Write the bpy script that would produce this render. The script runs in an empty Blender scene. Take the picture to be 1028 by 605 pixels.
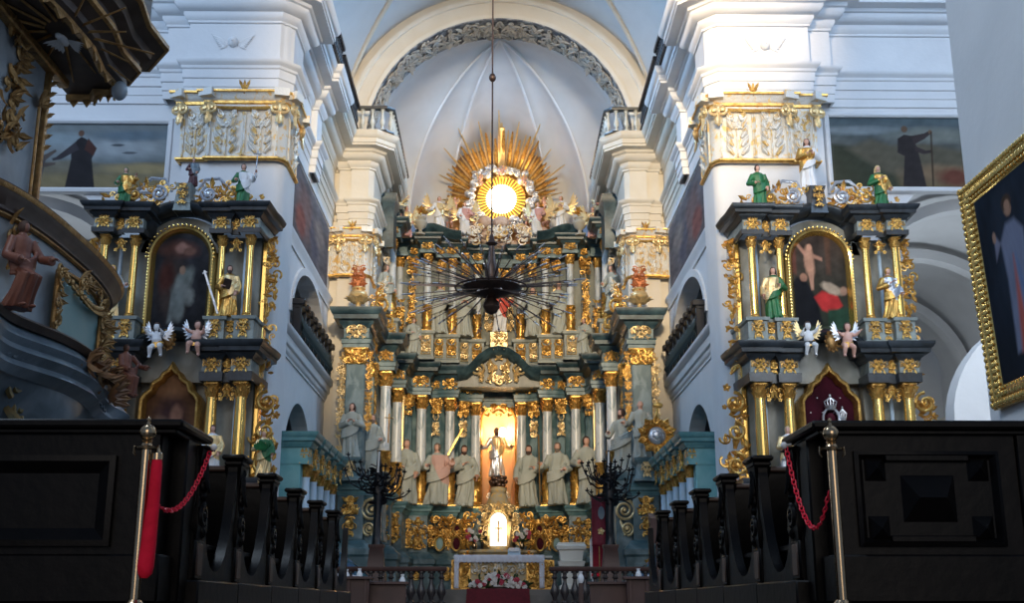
import bpy, bmesh, math, random
import numpy as np
from mathutils import Vector, Matrix, noise as mnoise
PI = math.pi
sc = bpy.context.scene
COL = sc.collection
R = math.radians
# ------------------------------------------------------------------ camera
F_PX = 1140.0
PITCH = math.atan(302.5 / F_PX)
EYE = 0.12
cam_d = bpy.data.cameras.new('camera')
cam_d.sensor_fit = 'HORIZONTAL'; cam_d.sensor_width = 36.0
cam_d.lens = 36.0 * F_PX / 1028.0
cam_d.clip_end = 400
cam = bpy.data.objects.new('camera', cam_d); COL.objects.link(cam)
cam.location = (0, 0, EYE)
cam.rotation_euler = (PI / 2 + PITCH, 0, -math.atan(14.0 * math.cos(PITCH) / F_PX))
sc.camera = cam
sc.view_settings.view_transform = 'Standard'
sc.view_settings.look = 'None'
sc.view_settings.gamma = 1.0
sc.view_settings.use_curve_mapping = False
sc.view_settings.exposure = 0.0

def Zat(py, Y):
    return Y * math.tan(PITCH + math.atan((302.5 - py) / F_PX)) + EYE
def Xat(px, py, Y):
    z = Zat(py, Y) - EYE
    return (px - 500.0) * (Y * math.cos(PITCH) + z * math.sin(PITCH)) / F_PX

# ------------------------------------------------------------------ materials
MATS = {}
def mat(name, col, rough=0.6, metal=0.0, col2=None, scale=6.0, detail=4.0, bump=0.0, bscale=20.0,
        emit=None, estr=0.0, contrast=(0.35, 0.65), kind='noise', stretch=(1, 1, 1), spec=0.5):
    m = bpy.data.materials.new(name); m.use_nodes = True
    nt = m.node_tree; N = nt.nodes; L = nt.links
    b = N['Principled BSDF']
    b.inputs['Roughness'].default_value = rough
    b.inputs['Metallic'].default_value = metal
    b.inputs['Specular IOR Level'].default_value = spec
    c4 = (*col, 1)
    b.inputs['Base Color'].default_value = c4
    tc = N.new('ShaderNodeTexCoord')
    if col2 is not None:
        mp = N.new('ShaderNodeMapping'); mp.inputs['Scale'].default_value = stretch
        L.new(tc.outputs['Object'], mp.inputs['Vector'])
        if kind == 'wave':
            t = N.new('ShaderNodeTexWave'); t.wave_type = 'BANDS'; t.bands_direction = 'DIAGONAL'
            t.inputs['Scale'].default_value = scale; t.inputs['Distortion'].default_value = 14
            t.inputs['Detail'].default_value = detail; t.inputs['Detail Scale'].default_value = 1.6
        else:
            t = N.new('ShaderNodeTexNoise'); t.inputs['Scale'].default_value = scale
            t.inputs['Detail'].default_value = detail
            t.inputs['Distortion'].default_value = 0.6
        L.new(mp.outputs[0], t.inputs['Vector'])
        r = N.new('ShaderNodeValToRGB')
        r.color_ramp.elements[0].position = contrast[0]; r.color_ramp.elements[0].color = c4
        r.color_ramp.elements[1].position = contrast[1]; r.color_ramp.elements[1].color = (*col2, 1)
        L.new(t.outputs['Fac'], r.inputs['Fac']); L.new(r.outputs['Color'], b.inputs['Base Color'])
    if bump:
        n2 = N.new('ShaderNodeTexNoise'); n2.inputs['Scale'].default_value = bscale; n2.inputs['Detail'].default_value = 4
        L.new(tc.outputs['Object'], n2.inputs['Vector'])
        bp = N.new('ShaderNodeBump'); bp.inputs['Strength'].default_value = bump; bp.inputs['Distance'].default_value = 0.03
        L.new(n2.outputs['Fac'], bp.inputs['Height']); L.new(bp.outputs['Normal'], b.inputs['Normal'])
    if emit:
        b.inputs['Emission Color'].default_value = (*emit, 1); b.inputs['Emission Strength'].default_value = estr
    MATS[name] = m
    return m
plaster = mat('white plaster', (.74, .74, .74), .85, col2=(.66, .665, .67), scale=.8, contrast=(.3, .75), bump=.15, bscale=9)
cream = mat('cream plaster', (.70, .65, .56), .85, col2=(.64, .58, .48), scale=.9, contrast=(.3, .75), bump=.15, bscale=9)
vaultm = mat('pale grey vault plaster', (.66, .655, .65), .9, col2=(.58, .575, .57), scale=.7, contrast=(.3, .75), bump=.15, bscale=6)
stucco = mat('grey painted stucco relief', (.40, .39, .37), .85, col2=(.15, .15, .16), scale=3.2, detail=8, contrast=(.42, .56), bump=.8, bscale=9)
gold = mat('carved gilding', (.86, .54, .15), .33, .75, col2=(.46, .22, .05), scale=7, contrast=(.35, .7), bump=.35, bscale=26)
goldp = mat('pale gilding', (.90, .68, .34), .35, .6, col2=(.72, .52, .26), scale=7, contrast=(.3, .7), bump=.3, bscale=26)
goldd = mat('old dark gilding', (.52, .31, .11), .4, .6, col2=(.24, .13, .05), scale=8, contrast=(.3, .7), bump=.4, bscale=26)
goldpol = mat('polished gold leaf', (.90, .62, .20), .16, .85, col2=(.74, .46, .12), scale=3, stretch=(1, 1, .2))
silver = mat('silver leaf', (.72, .74, .78), .3, .7, col2=(.5, .52, .56), scale=7, bump=.4, bscale=20)
tealm = mat('blue green marbled wood', (.065, .13, .15), .42, col2=(.24, .33, .35), scale=1.7, detail=9, contrast=(.44, .68), stretch=(1, 1, .8))
tealdark = mat('dark teal moulding', (.018, .042, .055), .38, col2=(.07, .125, .145), scale=2.5, detail=7, contrast=(.42, .7))
teallight = mat('turquoise painted wood', (.13, .36, .37), .5, col2=(.22, .46, .46), scale=2, detail=6)
whitem = mat('white veined marble', (.62, .66, .68), .3, col2=(.30, .37, .40), scale=3.2, detail=9, contrast=(.54, .66), stretch=(1, 1, .5))
lbluem = mat('pale blue painted shaft', (.46, .62, .78), .45, col2=(.56, .70, .82), scale=2)
greym = mat('grey green marbled wood', (.18, .18, .15), .45, col2=(.32, .32, .28), scale=2.3, detail=8, contrast=(.4, .7), stretch=(1, 1, .6))
panelm = mat('pale grey painted wood', (.30, .33, .30), .5, col2=(.17, .20, .19), scale=2.5, detail=6)
blackm = mat('black marbled wood', (.012, .016, .02), .32, col2=(.035, .045, .055), scale=3, detail=6)
stonem = mat('grey green painted robe', (.46, .48, .43), .65, col2=(.34, .37, .33), scale=3, contrast=(.3, .7))
flesh = mat('painted flesh', (.62, .36, .27), .55)
pink = mat('pale pink flesh', (.74, .45, .35), .55, col2=(.62, .34, .26), scale=4)
pinkrobe = mat('dusty pink robe', (.62, .33, .28), .65, col2=(.5, .26, .22), scale=3)
brownhair = mat('brown hair', (.06, .03, .02), .7)
greyhair = mat('grey brown hair', (.17, .13, .10), .7)
green = mat('emerald green robe', (.02, .17, .05), .45, col2=(.01, .09, .03), scale=4)
maroon = mat('dark maroon robe', (.07, .015, .02), .5)
white = mat('white paint', (.75, .75, .75), .5)
bluegrey = mat('blue grey paint', (.20, .25, .29), .38, col2=(.09, .13, .16), scale=2.5, detail=6)
pulpitp = mat('pale marbled pulpit panel', (.38, .42, .44), .5, col2=(.24, .28, .31), scale=1.6, detail=8)
pulpitt = mat('sea green pulpit panel', (.20, .36, .36), .5, col2=(.30, .43, .40), scale=2.2, detail=8)
pulpitb = mat('brown marbled canopy', (.05, .032, .024), .5, col2=(.10, .07, .055), scale=2.2, detail=7)
rust = mat('red brown painted robe', (.20, .075, .045), .5, col2=(.13, .045, .03), scale=4)
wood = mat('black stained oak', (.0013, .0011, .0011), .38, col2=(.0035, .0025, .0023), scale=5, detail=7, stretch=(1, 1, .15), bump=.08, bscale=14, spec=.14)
woodworn = mat('worn brown oak', (.10, .055, .035), .5, col2=(.05, .028, .02), scale=6, detail=6, stretch=(.2, 1, 1))
redwood = mat('reddish brown wood', (.075, .033, .026), .5, col2=(.045, .02, .017), scale=6, detail=6, stretch=(.3, 1, .3))
iron = mat('black wrought iron', (.012, .012, .015), .4, .3)
spokem = mat('dull metal spoke', (.20, .15, .13), .3, .7)
bronze = mat('dark bronze', (.05, .032, .025), .35, .5, col2=(.10, .06, .045), scale=4)
brass = mat('polished brass', (.46, .33, .20), .17, 1.0)
redvel = mat('red velvet', (.80, .012, .045), .75, col2=(.66, .008, .03), scale=14, spec=.2)
redpl = mat('red plastic chain', (.85, .015, .05), .35)
burg = mat('burgundy velvet', (.075, .008, .018), .8, spec=.2, col2=(.045, .004, .01), scale=5)
clothw = mat('white altar linen', (.72, .74, .84), .8)
candle = mat('candle wax', (.75, .72, .68), .5)
floorm = mat('grey stone floor', (.075, .07, .066), .4, col2=(.05, .048, .045), scale=2)
carpet = mat('red carpet', (.11, .006, .012), .9, col2=(.08, .005, .01), scale=12)
leafm = mat('dark green leaves', (.03, .07, .025), .6)
petalw = mat('white petals', (.72, .70, .68), .6)
petalr = mat('red petals', (.40, .03, .06), .6)
glasslit = mat('daylit window glass', (.9, .9, .9), .3, emit=(1.0, .97, .88), estr=4.0)
glassyel = mat('amber window glass', (.9, .6, .1), .3, emit=(1.0, .62, .10), estr=1.1)
glassblue = mat('daylit clear window', (.8, .9, 1), .3, emit=(.72, .86, 1.0), estr=1.0)
lampglow = mat('lit lamp globe', (1, .9, .7), .3, emit=(1.0, .85, .55), estr=14.0)
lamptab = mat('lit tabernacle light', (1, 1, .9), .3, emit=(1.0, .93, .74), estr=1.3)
niche_m = mat('peach niche plaster', (.62, .40, .24), .7)
bluecloth = mat('blue patterned cloth', (.05, .13, .28), .7, col2=(.02, .10, .10), scale=6)
ambo = mat('pale limestone', (.60, .60, .55), .6)

# ------------------------------------------------------------------ mesh builder
class MB:
    def __init__(s, sx=1):
        s.v = []; s.f = []; s.m = []; s.sx = sx; s.mi = 0
    def add(s, vs, fs, M=None):
        o = len(s.v)
        if M is not None: vs = [M @ Vector(v) for v in vs]
        if s.sx < 0:
            s.v += [(-v[0], v[1], v[2]) for v in vs]
            s.f += [tuple(o + i for i in reversed(f)) for f in fs]
        else:
            s.v += [tuple(v) for v in vs]
            s.f += [tuple(o + i for i in f) for f in fs]
        s.m += [s.mi] * len(fs)
        return s
    def box(s, x0, x1, y0, y1, z0, z1, b=0.0, M=None):
        if x1 < x0: x0, x1 = x1, x0
        if y1 < y0: y0, y1 = y1, y0
        if z1 < z0: z0, z1 = z1, z0
        b = min(b, (x1-x0)*.45, (y1-y0)*.45, (z1-z0)*.45)
        if b <= 0:
            vs = [(x, y, z) for z in (z0, z1) for (x, y) in ((x0, y0), (x1, y0), (x1, y1), (x0, y1))]
            fs = [(3, 2, 1, 0), (4, 5, 6, 7), (0, 1, 5, 4), (1, 2, 6, 5), (2, 3, 7, 6), (3, 0, 4, 7)]
            return s.add(vs, fs, M)
        def ring(i, z): return [(x0+i, y0+b+0, z), (x0+b, y0+i, z), (x1-b, y0+i, z), (x1-i, y0+b, z), (x1-i, y1-b, z), (x1-b, y1-i, z), (x0+b, y1-i, z), (x0+i, y1-b, z)]
        vs = ring(b, z0) + ring(0, z0+b) + ring(0, z1-b) + ring(b, z1)
        # chamfered rings
        fs = [tuple(range(7, -1, -1)), tuple(range(24, 32))]
        for k in range(3):
            for i in range(8):
                j = (i+1) % 8
                fs.append((k*8+i, k*8+j, k*8+8+j, k*8+8+i))
        return s.add(vs, fs, M)
    def rings(s, rings, closed=True, caps=True, M=None):
        n = len(rings[0]); vs = [p for r in rings for p in r]; fs = []
        for k in range(len(rings)-1):
            for i in range(n if closed else n-1):
                j = (i+1) % n
                fs.append((k*n+i, k*n+j, (k+1)*n+j, (k+1)*n+i))
        if caps and closed:
            fs.append(tuple(range(n-1, -1, -1))); fs.append(tuple((len(rings)-1)*n+i for i in range(n)))
        return s.add(vs, fs, M)
    def lathe(s, prof, n=16, c=(0, 0, 0), sq=1.0, M=None, a0=0.0, a1=2*PI, mod=None):
        full = abs(a1-a0-2*PI) < 1e-6
        k = n if full else n+1
        rs = []
        for (r, z) in prof:
            ring = []
            for i in range(k):
                a = a0+(a1-a0)*i/n
                rr = r*(mod(a, z) if mod else 1)
                ring.append((c[0]+rr*math.cos(a), c[1]+rr*math.sin(a)*sq, c[2]+z))
            rs.append(ring)
        return s.rings(rs, closed=full, caps=full, M=M)
    def tube(s, pts, r, n=6, M=None, flat=1.0):
        pts = [Vector(p) for p in pts]
        if not hasattr(r, '__len__'): r = [r]*len(pts)
        rs = []; up = Vector((0, 0, 1)); 
        t0 = (pts[1]-pts[0]).normalized()
        u = t0.cross(up if abs(t0.z) < .95 else Vector((1, 0, 0))).normalized()
        for i, p in enumerate(pts):
            t = (pts[min(i+1, len(pts)-1)]-pts[max(i-1, 0)])
            if t.length < 1e-9: t = t0
            t.normalize()
            u = (u - t*u.dot(t))
            if u.length < 1e-6: u = t.orthogonal()
            u.normalize(); w = t.cross(u)
            rs.append([tuple(p + u*(math.cos(2*PI*k/n)*r[i]) + w*(math.sin(2*PI*k/n)*r[i]*flat)) for k in range(n)])
        return s.rings(rs, M=M)
    def ell(s, c, rx, ry, rz, nu=10, nv=6, M=None, f=None):
        vs = [(c[0], c[1], c[2]-rz)]
        for j in range(1, nv):
            ph = -PI/2+PI*j/nv
            for i in range(nu):
                th = 2*PI*i/nu
                k = f(th, ph) if f else 1
                vs.append((c[0]+rx*k*math.cos(ph)*math.cos(th), c[1]+ry*k*math.cos(ph)*math.sin(th), c[2]+rz*k*math.sin(ph)))
        vs.append((c[0], c[1], c[2]+rz)); fs = []
        for i in range(nu):
            j = (i+1) % nu
            fs.append((0, 1+j, 1+i))
            for k in range(nv-2): fs.append((1+k*nu+i, 1+k*nu+j, 1+(k+1)*nu+j, 1+(k+1)*nu+i))
            fs.append((1+(nv-2)*nu+i, 1+(nv-2)*nu+j, len(vs)-1))
        return s.add(vs, fs, M)
    def grid(s, fn, nu, nv, M=None, cu=False):
        vs = [fn(i/nu, j/nv) for j in range(nv+1) for i in range(nu+1)]
        fs = [(j*(nu+1)+i, j*(nu+1)+i+1, (j+1)*(nu+1)+i+1, (j+1)*(nu+1)+i) for j in range(nv) for i in range(nu)]
        return s.add(vs, fs, M)
    def prism(s, poly, d0, d1, axis='y', M=None):
        """poly of (a,b) extruded along axis from d0 to d1: y -> (a,d,b); x -> (d,a,b); z -> (a,b,d)"""
        def P(a, b, d): return (a, d, b) if axis == 'y' else ((d, a, b) if axis == 'x' else (a, b, d))
        n = len(poly)
        vs = [P(a, b, d0) for a, b in poly]+[P(a, b, d1) for a, b in poly]
        fs = [tuple(range(n)), tuple(range(2*n-1, n-1, -1))]
        fs += [(i, n+i, n+(i+1) % n, (i+1) % n) for i in range(n)]
        return s.add(vs, fs, M)
    def sweep(s, path, prof, closed=False, plane='xy', caps=True, M=None):
        """sweep a profile [(out, h)] along a 2D path; out is to the right of travel.
        plane xy: (x,y) path, h is z.  plane xz: (x,z) path, h is y (towards -y when negative)."""
        n = len(path); rs = []
        for i in range(n):
            p = Vector(path[i])
            a = Vector(path[i-1]) if (i > 0 or closed) else None
            b = Vector(path[(i+1) % n]) if (i < n-1 or closed) else None
            d1 = (p-a).normalized() if a is not None else None
            d2 = (b-p).normalized() if b is not None else None
            if d1 is None: d1 = d2
            if d2 is None: d2 = d1
            n1 = Vector((d1.y, -d1.x)); n2 = Vector((d2.y, -d2.x))
            m = n1+n2
            if m.length < 1e-5: m = n1.copy()
            m.normalize(); k = 1/max(m.dot(n1), .35)
            ring = []
            for (o, h) in prof:
                q = p+m*(o*k)
                ring.append((q.x, q.y, h) if plane == 'xy' else (q.x, h, q.y))
            rs.append(ring)
        if closed: rs.append(rs[0])
        N = len(prof); vs = [q for r_ in rs for q in r_]; fs = []
        for k in range(len(rs)-1):
            for i in range(N-1):
                fs.append((k*N+i, (k+1)*N+i, (k+1)*N+i+1, k*N+i+1))
        if caps and not closed:
            fs.append(tuple(range(N))); fs.append(tuple((len(rs)-1)*N+i for i in reversed(range(N))))
        return s.add(vs, fs, M)
    def merge(s, o, M=None, mi=None):
        off = len(s.v); vs = o.v
        if M is not None: vs = [tuple(M @ Vector(v)) for v in vs]
        s.v += vs; s.f += [tuple(off+i for i in f) for f in o.f]; s.m += (o.m if mi is None else [mi]*len(o.f))
        return s
    def mesh(s, name, mats, smooth=True, off=(0, 0, 0), ang=40):
        me = bpy.data.meshes.new(name)
        vs = s.v if not any(off) else [(a-off[0], b-off[1], c-off[2]) for a, b, c in s.v]
        me.from_pydata(vs, [], s.f)
        if not isinstance(mats, (list, tuple)): mats = [mats]
        for m in mats: me.materials.append(m)
        if len(mats) > 1: me.polygons.foreach_set('material_index', s.m)
        me.update()
        if smooth:
            me.polygons.foreach_set('use_smooth', [True]*len(me.polygons))
            me.set_sharp_from_angle(angle=R(ang))
        return me
    def build(s, name, mats, parent=None, at=None, smooth=True, ang=40, **tags):
        """vertices are in world coordinates; the object's origin is at `at` or its parent's"""
        pw = WL[parent.name] if parent is not None else (0, 0, 0)
        if at is None: at = pw
        me = s.mesh(name, mats, smooth, at, ang)
        return link(name, me, parent, at, **tags)
WL = {}
def link(name, me, parent=None, at=(0, 0, 0), rz=0.0, sc_=(1, 1, 1), rx=0.0, ry=0.0, **tags):
    o = bpy.data.objects.new(name, me); COL.objects.link(o)
    pw = WL[parent.name] if parent is not None else (0, 0, 0)
    if parent is not None: o.parent = parent
    o.location = (at[0]-pw[0], at[1]-pw[1], at[2]-pw[2])
    o.rotation_euler = (rx, ry, rz); o.scale = sc_
    WL[o.name] = tuple(at)
    for k, v in tags.items():
        if v: o[k] = v
    return o
def thing(name, label, cat, at=(0, 0, 0), group=None, rz=0.0, s=1.0, rx=0.0, sv=None):
    """an Empty at the thing's base; when rotated or scaled its parts are given in local coordinates (WL is zero)"""
    o = bpy.data.objects.new(name, None); COL.objects.link(o)
    o.empty_display_size = .1
    o.location = at; o.rotation_euler = (rx, 0, rz); o.scale = sv if sv else (s, s, s)
    o['label'] = label; o['category'] = cat
    if group: o['group'] = group
    WL[o.name] = (0, 0, 0) if (rz or s != 1.0 or rx or sv) else tuple(at)
    return o
def local(o):
    WL[o.name] = (0, 0, 0); return o
def struct(name, mb, m, **k):
    return mb.build(name, m, kind='structure', **k)
def arc(cx, cz, r, a0, a1, n, rz=None):
    rz = r if rz is None else rz
    return [(cx+r*math.cos(a0+(a1-a0)*i/n), cz+rz*math.sin(a0+(a1-a0)*i/n)) for i in range(n+1)]
def area(name, loc, tgt, sx_, sy_, power, col, spread=180):
    d = bpy.data.lights.new(name, 'AREA'); d.shape = 'RECTANGLE'; d.size = sx_; d.size_y = sy_; d.energy = power; d.color = col; d.spread = R(spread)
    o = bpy.data.objects.new(name, d); COL.objects.link(o); o.location = loc
    o.rotation_euler = (Vector(tgt)-Vector(loc)).to_track_quat('-Z', 'Y').to_euler(); return o
def spot(name, loc, tgt, ang, power, col, blend=.3, rad=.3):
    d = bpy.data.lights.new(name, 'SPOT'); d.energy = power; d.color = col; d.spot_size = R(ang); d.spot_blend = blend; d.shadow_soft_size = rad
    o = bpy.data.objects.new(name, d); COL.objects.link(o); o.location = loc
    o.rotation_euler = (Vector(tgt)-Vector(loc)).to_track_quat('-Z', 'Y').to_euler(); return o
def point(name, loc, power, col, rad=.2):
    d = bpy.data.lights.new(name, 'POINT'); d.energy = power; d.color = col; d.shadow_soft_size = rad
    o = bpy.data.objects.new(name, d); COL.objects.link(o); o.location = loc; return o
# ================================================================== THE SETTING
Y1, Y2 = 28.0, 38.7           # front pier face, chancel pier face
XP1, XW, XP2 = 5.66, 6.05, 4.6
ZC0, ZC1 = 11.4, 13.2         # pier capitals
ZE = 16.5                     # top of the entablature
ENT = [(0, 13.2), (.06, 13.2), (.06, 13.42), (.09, 13.44), (.09, 13.66), (.13, 13.68), (.13, 13.92), (.17, 13.95), (.18, 14.02), (.25, 14.08), (.28, 14.12), (.28, 14.18), (.05, 14.2), (.05, 15.30),
       (.10, 15.32), (.10, 15.38), (.16, 15.44), (.2, 15.52), (.2, 15.60), (.28, 15.62), (.36, 15.68), (.42, 15.76), (.42, 15.84), (.48, 15.87), (.5, 15.96), (.78, 15.98), (.78, 16.06), (.82, 16.08), (.82, 16.24), (.86, 16.26), (.90, 16.32), (.95, 16.42), (.95, 16.5), (0, 16.5)]
floor = MB(); floor.box(-22, 22, -4, 60, -.3, 0)
struct('floor', floor, floorm)
fs = MB()
for i, (y, z) in enumerate(((31.0, .16), (31.4, .32), (31.8, .48))): fs.box(-5.9, 5.9, y, 52, z-.16, z)
struct('trim_1', fs, floorm)

def ent_path(sx):
    # plan path with the wall on its left, outward side to the right of travel (mirrored by sx)
    # from the transept wall, round the front pier, along the choir wall, round the chancel pier
    return [(-22, Y1+.55), (-9.0, Y1+.55), (-9.0, Y1+.25), (-8.35, Y1+.25), (-8.35, Y1), (-5.95, Y1), (-5.8, Y1+.15), (-5.66, Y1+.3), (-5.66, Y1+1.6),
            (-6.05, Y1+1.6), (-6.05, 33.6), (-5.85, 33.6), (-5.85, 34.4), (-6.05, 34.4), (-6.05, Y2+.35), (-5.75, Y2+.35), (-5.75, Y2+.12), (-5.3, Y2+.12), (-5.3, Y2), (-4.75, Y2), (-4.6, Y2+.15), (-4.6, 41.2), (-4.75, 41.2), (-4.75, 45.0)]
for side, sx in (('left', 1), ('right', -1)):
    # walls
    w = MB(sx)
    # transept wall with mural recess and arched opening into the aisle chapel, extruded in y
    ya, yb = Y1+.55, Y1+1.3
    cxA, rA, zA = -13.55, 3.45, 8.25
    ol = [(-8.3, 0), (-8.3, 22), (-22, 22), (-22, 0), (cxA-rA, 0)] + arc(cxA, zA, rA, PI, 0, 28) + [(cxA+rA, 0)]
    w.prism(ol, ya, yb, 'y')
    w.box(-8.7, -8.3, ya-.3, yb, 0, 13.3)
    struct('wall_%s_transept' % side, w, plaster)
    w = MB(sx)       # front pier with rounded inner corner
    w.prism([(-8.35, Y1+.02), (-5.95, Y1), (-5.8, Y1+.05), (-5.7, Y1+.15), (-5.66, Y1+.3), (-5.66, Y1+1.6), (-8.35, Y1+1.6)], 0, 22, 'z')
    struct('wall_%s_pier' % side, w, plaster)
    # side wall of the choir with two arched openings, a wall in x
    w = MB(sx)
    def side_wall(y0, y1, z0, z1, yc, ry, zs, rzz, zsill):
        n = 20; top = arc(yc, zs, ry, PI, 0, n, rzz)
        vs = []; fs = []
        # left jamb, right jamb, below sill, above
        w.box(-XW, -XW-.5, y0, yc-ry, z0, z1); w.box(-XW, -XW-.5, yc+ry, y1, z0, z1)
        if zsill > z0: w.box(-XW, -XW-.5, yc-ry, yc+ry, z0, zsill)
        for i in range(n):
            (ya_, za), (yb_, zb) = top[i], top[i+1]
            w.add([(-XW, ya_, za), (-XW, yb_, zb), (-XW, yb_, z1), (-XW, ya_, z1), (-XW-.5, ya_, za), (-XW-.5, yb_, zb), (-XW-.5, yb_, z1), (-XW-.5, ya_, z1)],
                  [(0, 1, 2, 3), (7, 6, 5, 4), (0, 4, 5, 1)])
    side_wall(Y1+1.5, Y2+.4, 0, 6.6, 34.3, 2.5, 3.5, 2.45, 0)
    side_wall(Y1+1.5, Y2+.4, 6.6, 13.3, 35.0, 3.0, 8.3, 1.75, 7.55)
    w.box(-XW, -XW-.5, Y1+1.5, Y2+.4, 13.3, 16.5)
    struct('wall_%s_choir' % side, w, plaster)
    w = MB(sx)       # loggia and chapel behind the openings
    w.box(-9.6, -9.4, Y1+1.3, Y2+1, 0, 13); w.box(-9.6, -XW-.5, Y2+.4, Y2+.7, 0, 13); w.box(-9.6, -XW-.5, Y1+1.3, Y1+1.5, 0, 13)
    w.box(-9.6, -XW-.5, Y1+1.3, Y2+.7, 7.0, 7.2); w.box(-9.6, -XW-.5, Y1+1.3, Y2+.7, 11, 11.2)
    struct('wall_%s_loggia' % side, w, vaultm)
    w = MB(sx)       # sill moulding under the loggia, archivolt and cornice strip over it
    path = [(-XW, Y1+1.7), (-XW, Y2+.3)]
    w.sweep(path, [(0, 6.85), (.04, 6.85), (.04, 6.93), (.08, 6.96), (.10, 7.04), (.10, 7.10), (.16, 7.13), (.18, 7.2), (.18, 7.35), (.24, 7.38), (.3, 7.44), (.32, 7.47), (.32, 7.55), (0, 7.55)])
    w.sweep(path, [(0, 10.15), (.05, 10.15), (.06, 10.35), (.14, 10.45), (.14, 10.55), (0, 10.55)])
    w.sweep(path, [(0, 13.0), (.05, 13.0), (.06, 13.2), (0, 13.2)])
    n = 20
    a1 = arc(35.0, 8.3, 3.0, PI, 0, n, 1.75); a2 = arc(35.0, 8.3, 3.22, PI, 0, n, 1.98)
    for i in range(n):
        w.add([(-XW+d, *p) for d in (0, .07) for p in (a1[i], a1[i+1], a2[i+1], a2[i])], [(4, 5, 6, 7), (0, 1, 5, 4), (3, 7, 6, 2)])
    struct('trim_%d' % (2 if sx > 0 else 3), w, plaster)
    # chancel pier (cream towards the nave)
    w = MB(sx)
    w.prism([(-5.75, Y2+.12), (-5.3, Y2+.12), (-5.3, Y2), (-4.75, Y2), (-4.6, Y2+.15), (-4.6, 41.2), (-6.4, 41.2), (-6.4, Y2+.35), (-5.75, Y2+.35)], 0, 16.4, 'z')
    struct('wall_%s_chancel_pier' % side, w, cream)
    w = MB(sx)
    w.box(-4.75, -5.6, 41.2, 53, 0, 16.4)
    struct('wall_%s_sanctuary' % side, w, vaultm)
    # entablature
    w = MB(sx)
    p = ent_path(sx)
    w.sweep(p[:14], ENT)
    struct('trim_%d' % (4 if sx > 0 else 5), w, plaster)
    w = MB(sx)
    w.sweep(p[13:], ENT)
    struct('trim_%d' % (6 if sx > 0 else 7), w, cream)
# back wall of the sanctuary behind the altarpiece
w = MB(); w.box(-5.6, 5.6, 52.6, 53, 0, 17); struct('wall_back', w, vaultm)
# chancel arch: archivolt wall, mouldings, stucco soffit
RA, ZA = 4.9, 16.55
w = MB()
n = 48
inner = arc(0, ZA, RA, PI, 0, n); outer = arc(0, ZA, 6.9, PI, 0, n)
for i in range(n):
    a, b, c, d = inner[i], inner[i+1], outer[i+1], outer[i]
    w.add([(q[0], y, q[1]) for y in (Y2+.15, 40.3) for q in (a, b, c, d)], [(0, 1, 2, 3), (7, 6, 5, 4)])
w.sweep(inner, [(0, Y2+.15), (0, Y2-.02), (-.10, Y2-.06), (-.16, Y2-.06), (-.18, Y2-.02), (-.62, Y2-.04), (-.64, Y2-.10), (-.72, Y2-.14), (-.80, Y2-.14), (-.83, Y2+.15)], plane='xz', caps=False)
struct('wall_chancel_arch', w, cream)
w = MB()
w.sweep(inner, [(0, Y2), (.03, Y2+.02), (.03, Y2+.1), (0, Y2+.14), (0, 40.16), (.03, 40.2), (.03, 40.28), (0, 40.3)], plane='xz', caps=False)
struct('trim_8', w, stucco)
# (the scrolling relief on the soffit is carved further below)
# choir vault (between front piers and the chancel arch): barrel with raised groin ribs
def vault_r(y, a, base=6.05):
    return base
w = MB(); VR = 6.1
def bv(u, v):
    a = PI*(1-u); y = Y1+1.6+(Y2+.2-Y1-1.6)*v
    # groins: cross vault, radius grows away from the diagonal
    yc = (Y1+1.6+Y2+.2)/2; hh = (Y2-Y1-1.4)/2; dy = abs(y-yc)/hh
    side = abs(math.cos(a))            # 1 at the springing
    lun = max(0.0, side-(0.30+.62*dy))
    r = VR+1.1*min(lun, .4)
    return (r*math.cos(a), y, ZA-.05+r*math.sin(a))
w.grid(bv, 64, 40)
struct('ceiling_choir', w, vaultm, ang=60)
w = MB()
for k in (-1, 1):
    for yy in (1, -1):
        pts = []
        yc = (Y1+1.6+Y2+.2)/2; hh = (Y2-Y1-1.4)/2
        for i in range(25):
            t = i/24; side = .30+.62*t
            if side > .97: break
            a = math.acos(side*k); r = VR-.02
            pts.append((r*math.cos(a), yc+yy*t*hh, ZA-.05+r*math.sin(a)))
        w.tube(pts, .10, 6)
struct('trim_10', w, cream)
# transverse arch in front
w = MB(); o = arc(0, ZA, 5.75, PI, 0, 48)
w.sweep(o, [(0, Y1+1.6), (0, Y1), (-.3, Y1), (-.5, Y1), (-2.6, Y1)], plane='xz', caps=False)
struct('wall_crossing_arch', w, cream)
# apse vault: umbrella vault with creases, seen through the arch
creases = [-90, -53, -29, 29, 53, 90]
def apse(u, v):
    th = R(-90+180*u)                   # angle from +y, negative is left
    # elevation parameter v: 0 crown, 1 springing
    d = math.degrees(th)
    for i in range(5):
        if creases[i] <= d <= creases[i+1]+1e-6:
            q = (d-creases[i])/(creases[i+1]-creases[i]); wd = (creases[i+1]-creases[i]); break
    ph = v*PI/2
    sc1 = math.sin(PI*q)*(wd/60.0)
    k = 1+.30*sc1*math.sin(ph)**1.1
    rx, ry, rz = 4.9, 9.6, 5.35
    x = rx*k*math.sin(th)*math.sin(ph)
    y = 40.9+ry*k*math.cos(th)*math.sin(ph)
    z = 16.4+rz*math.cos(ph)+.55*sc1*math.sin(ph)*math.cos(ph)
    return (x, y, z)
w = MB()
us = []
for i in range(5):
    m_ = max(6, int((creases[i+1]-creases[i])/3))
    us += [(creases[i]+(creases[i+1]-creases[i])*j/m_+90)/180 for j in range(m_)]
us.append(1.0)
w.rings([[apse(u, v/26) for u in us] for v in range(27)], closed=False, caps=False)
w.rings([[(x, y, z) for (x, y, z) in [(4.9*math.cos(PI*i/40), yy, 16.4+5.35*math.sin(PI*i/40)) for i in range(41)]] for yy in (40.1, 40.95)], closed=False, caps=False)
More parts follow.
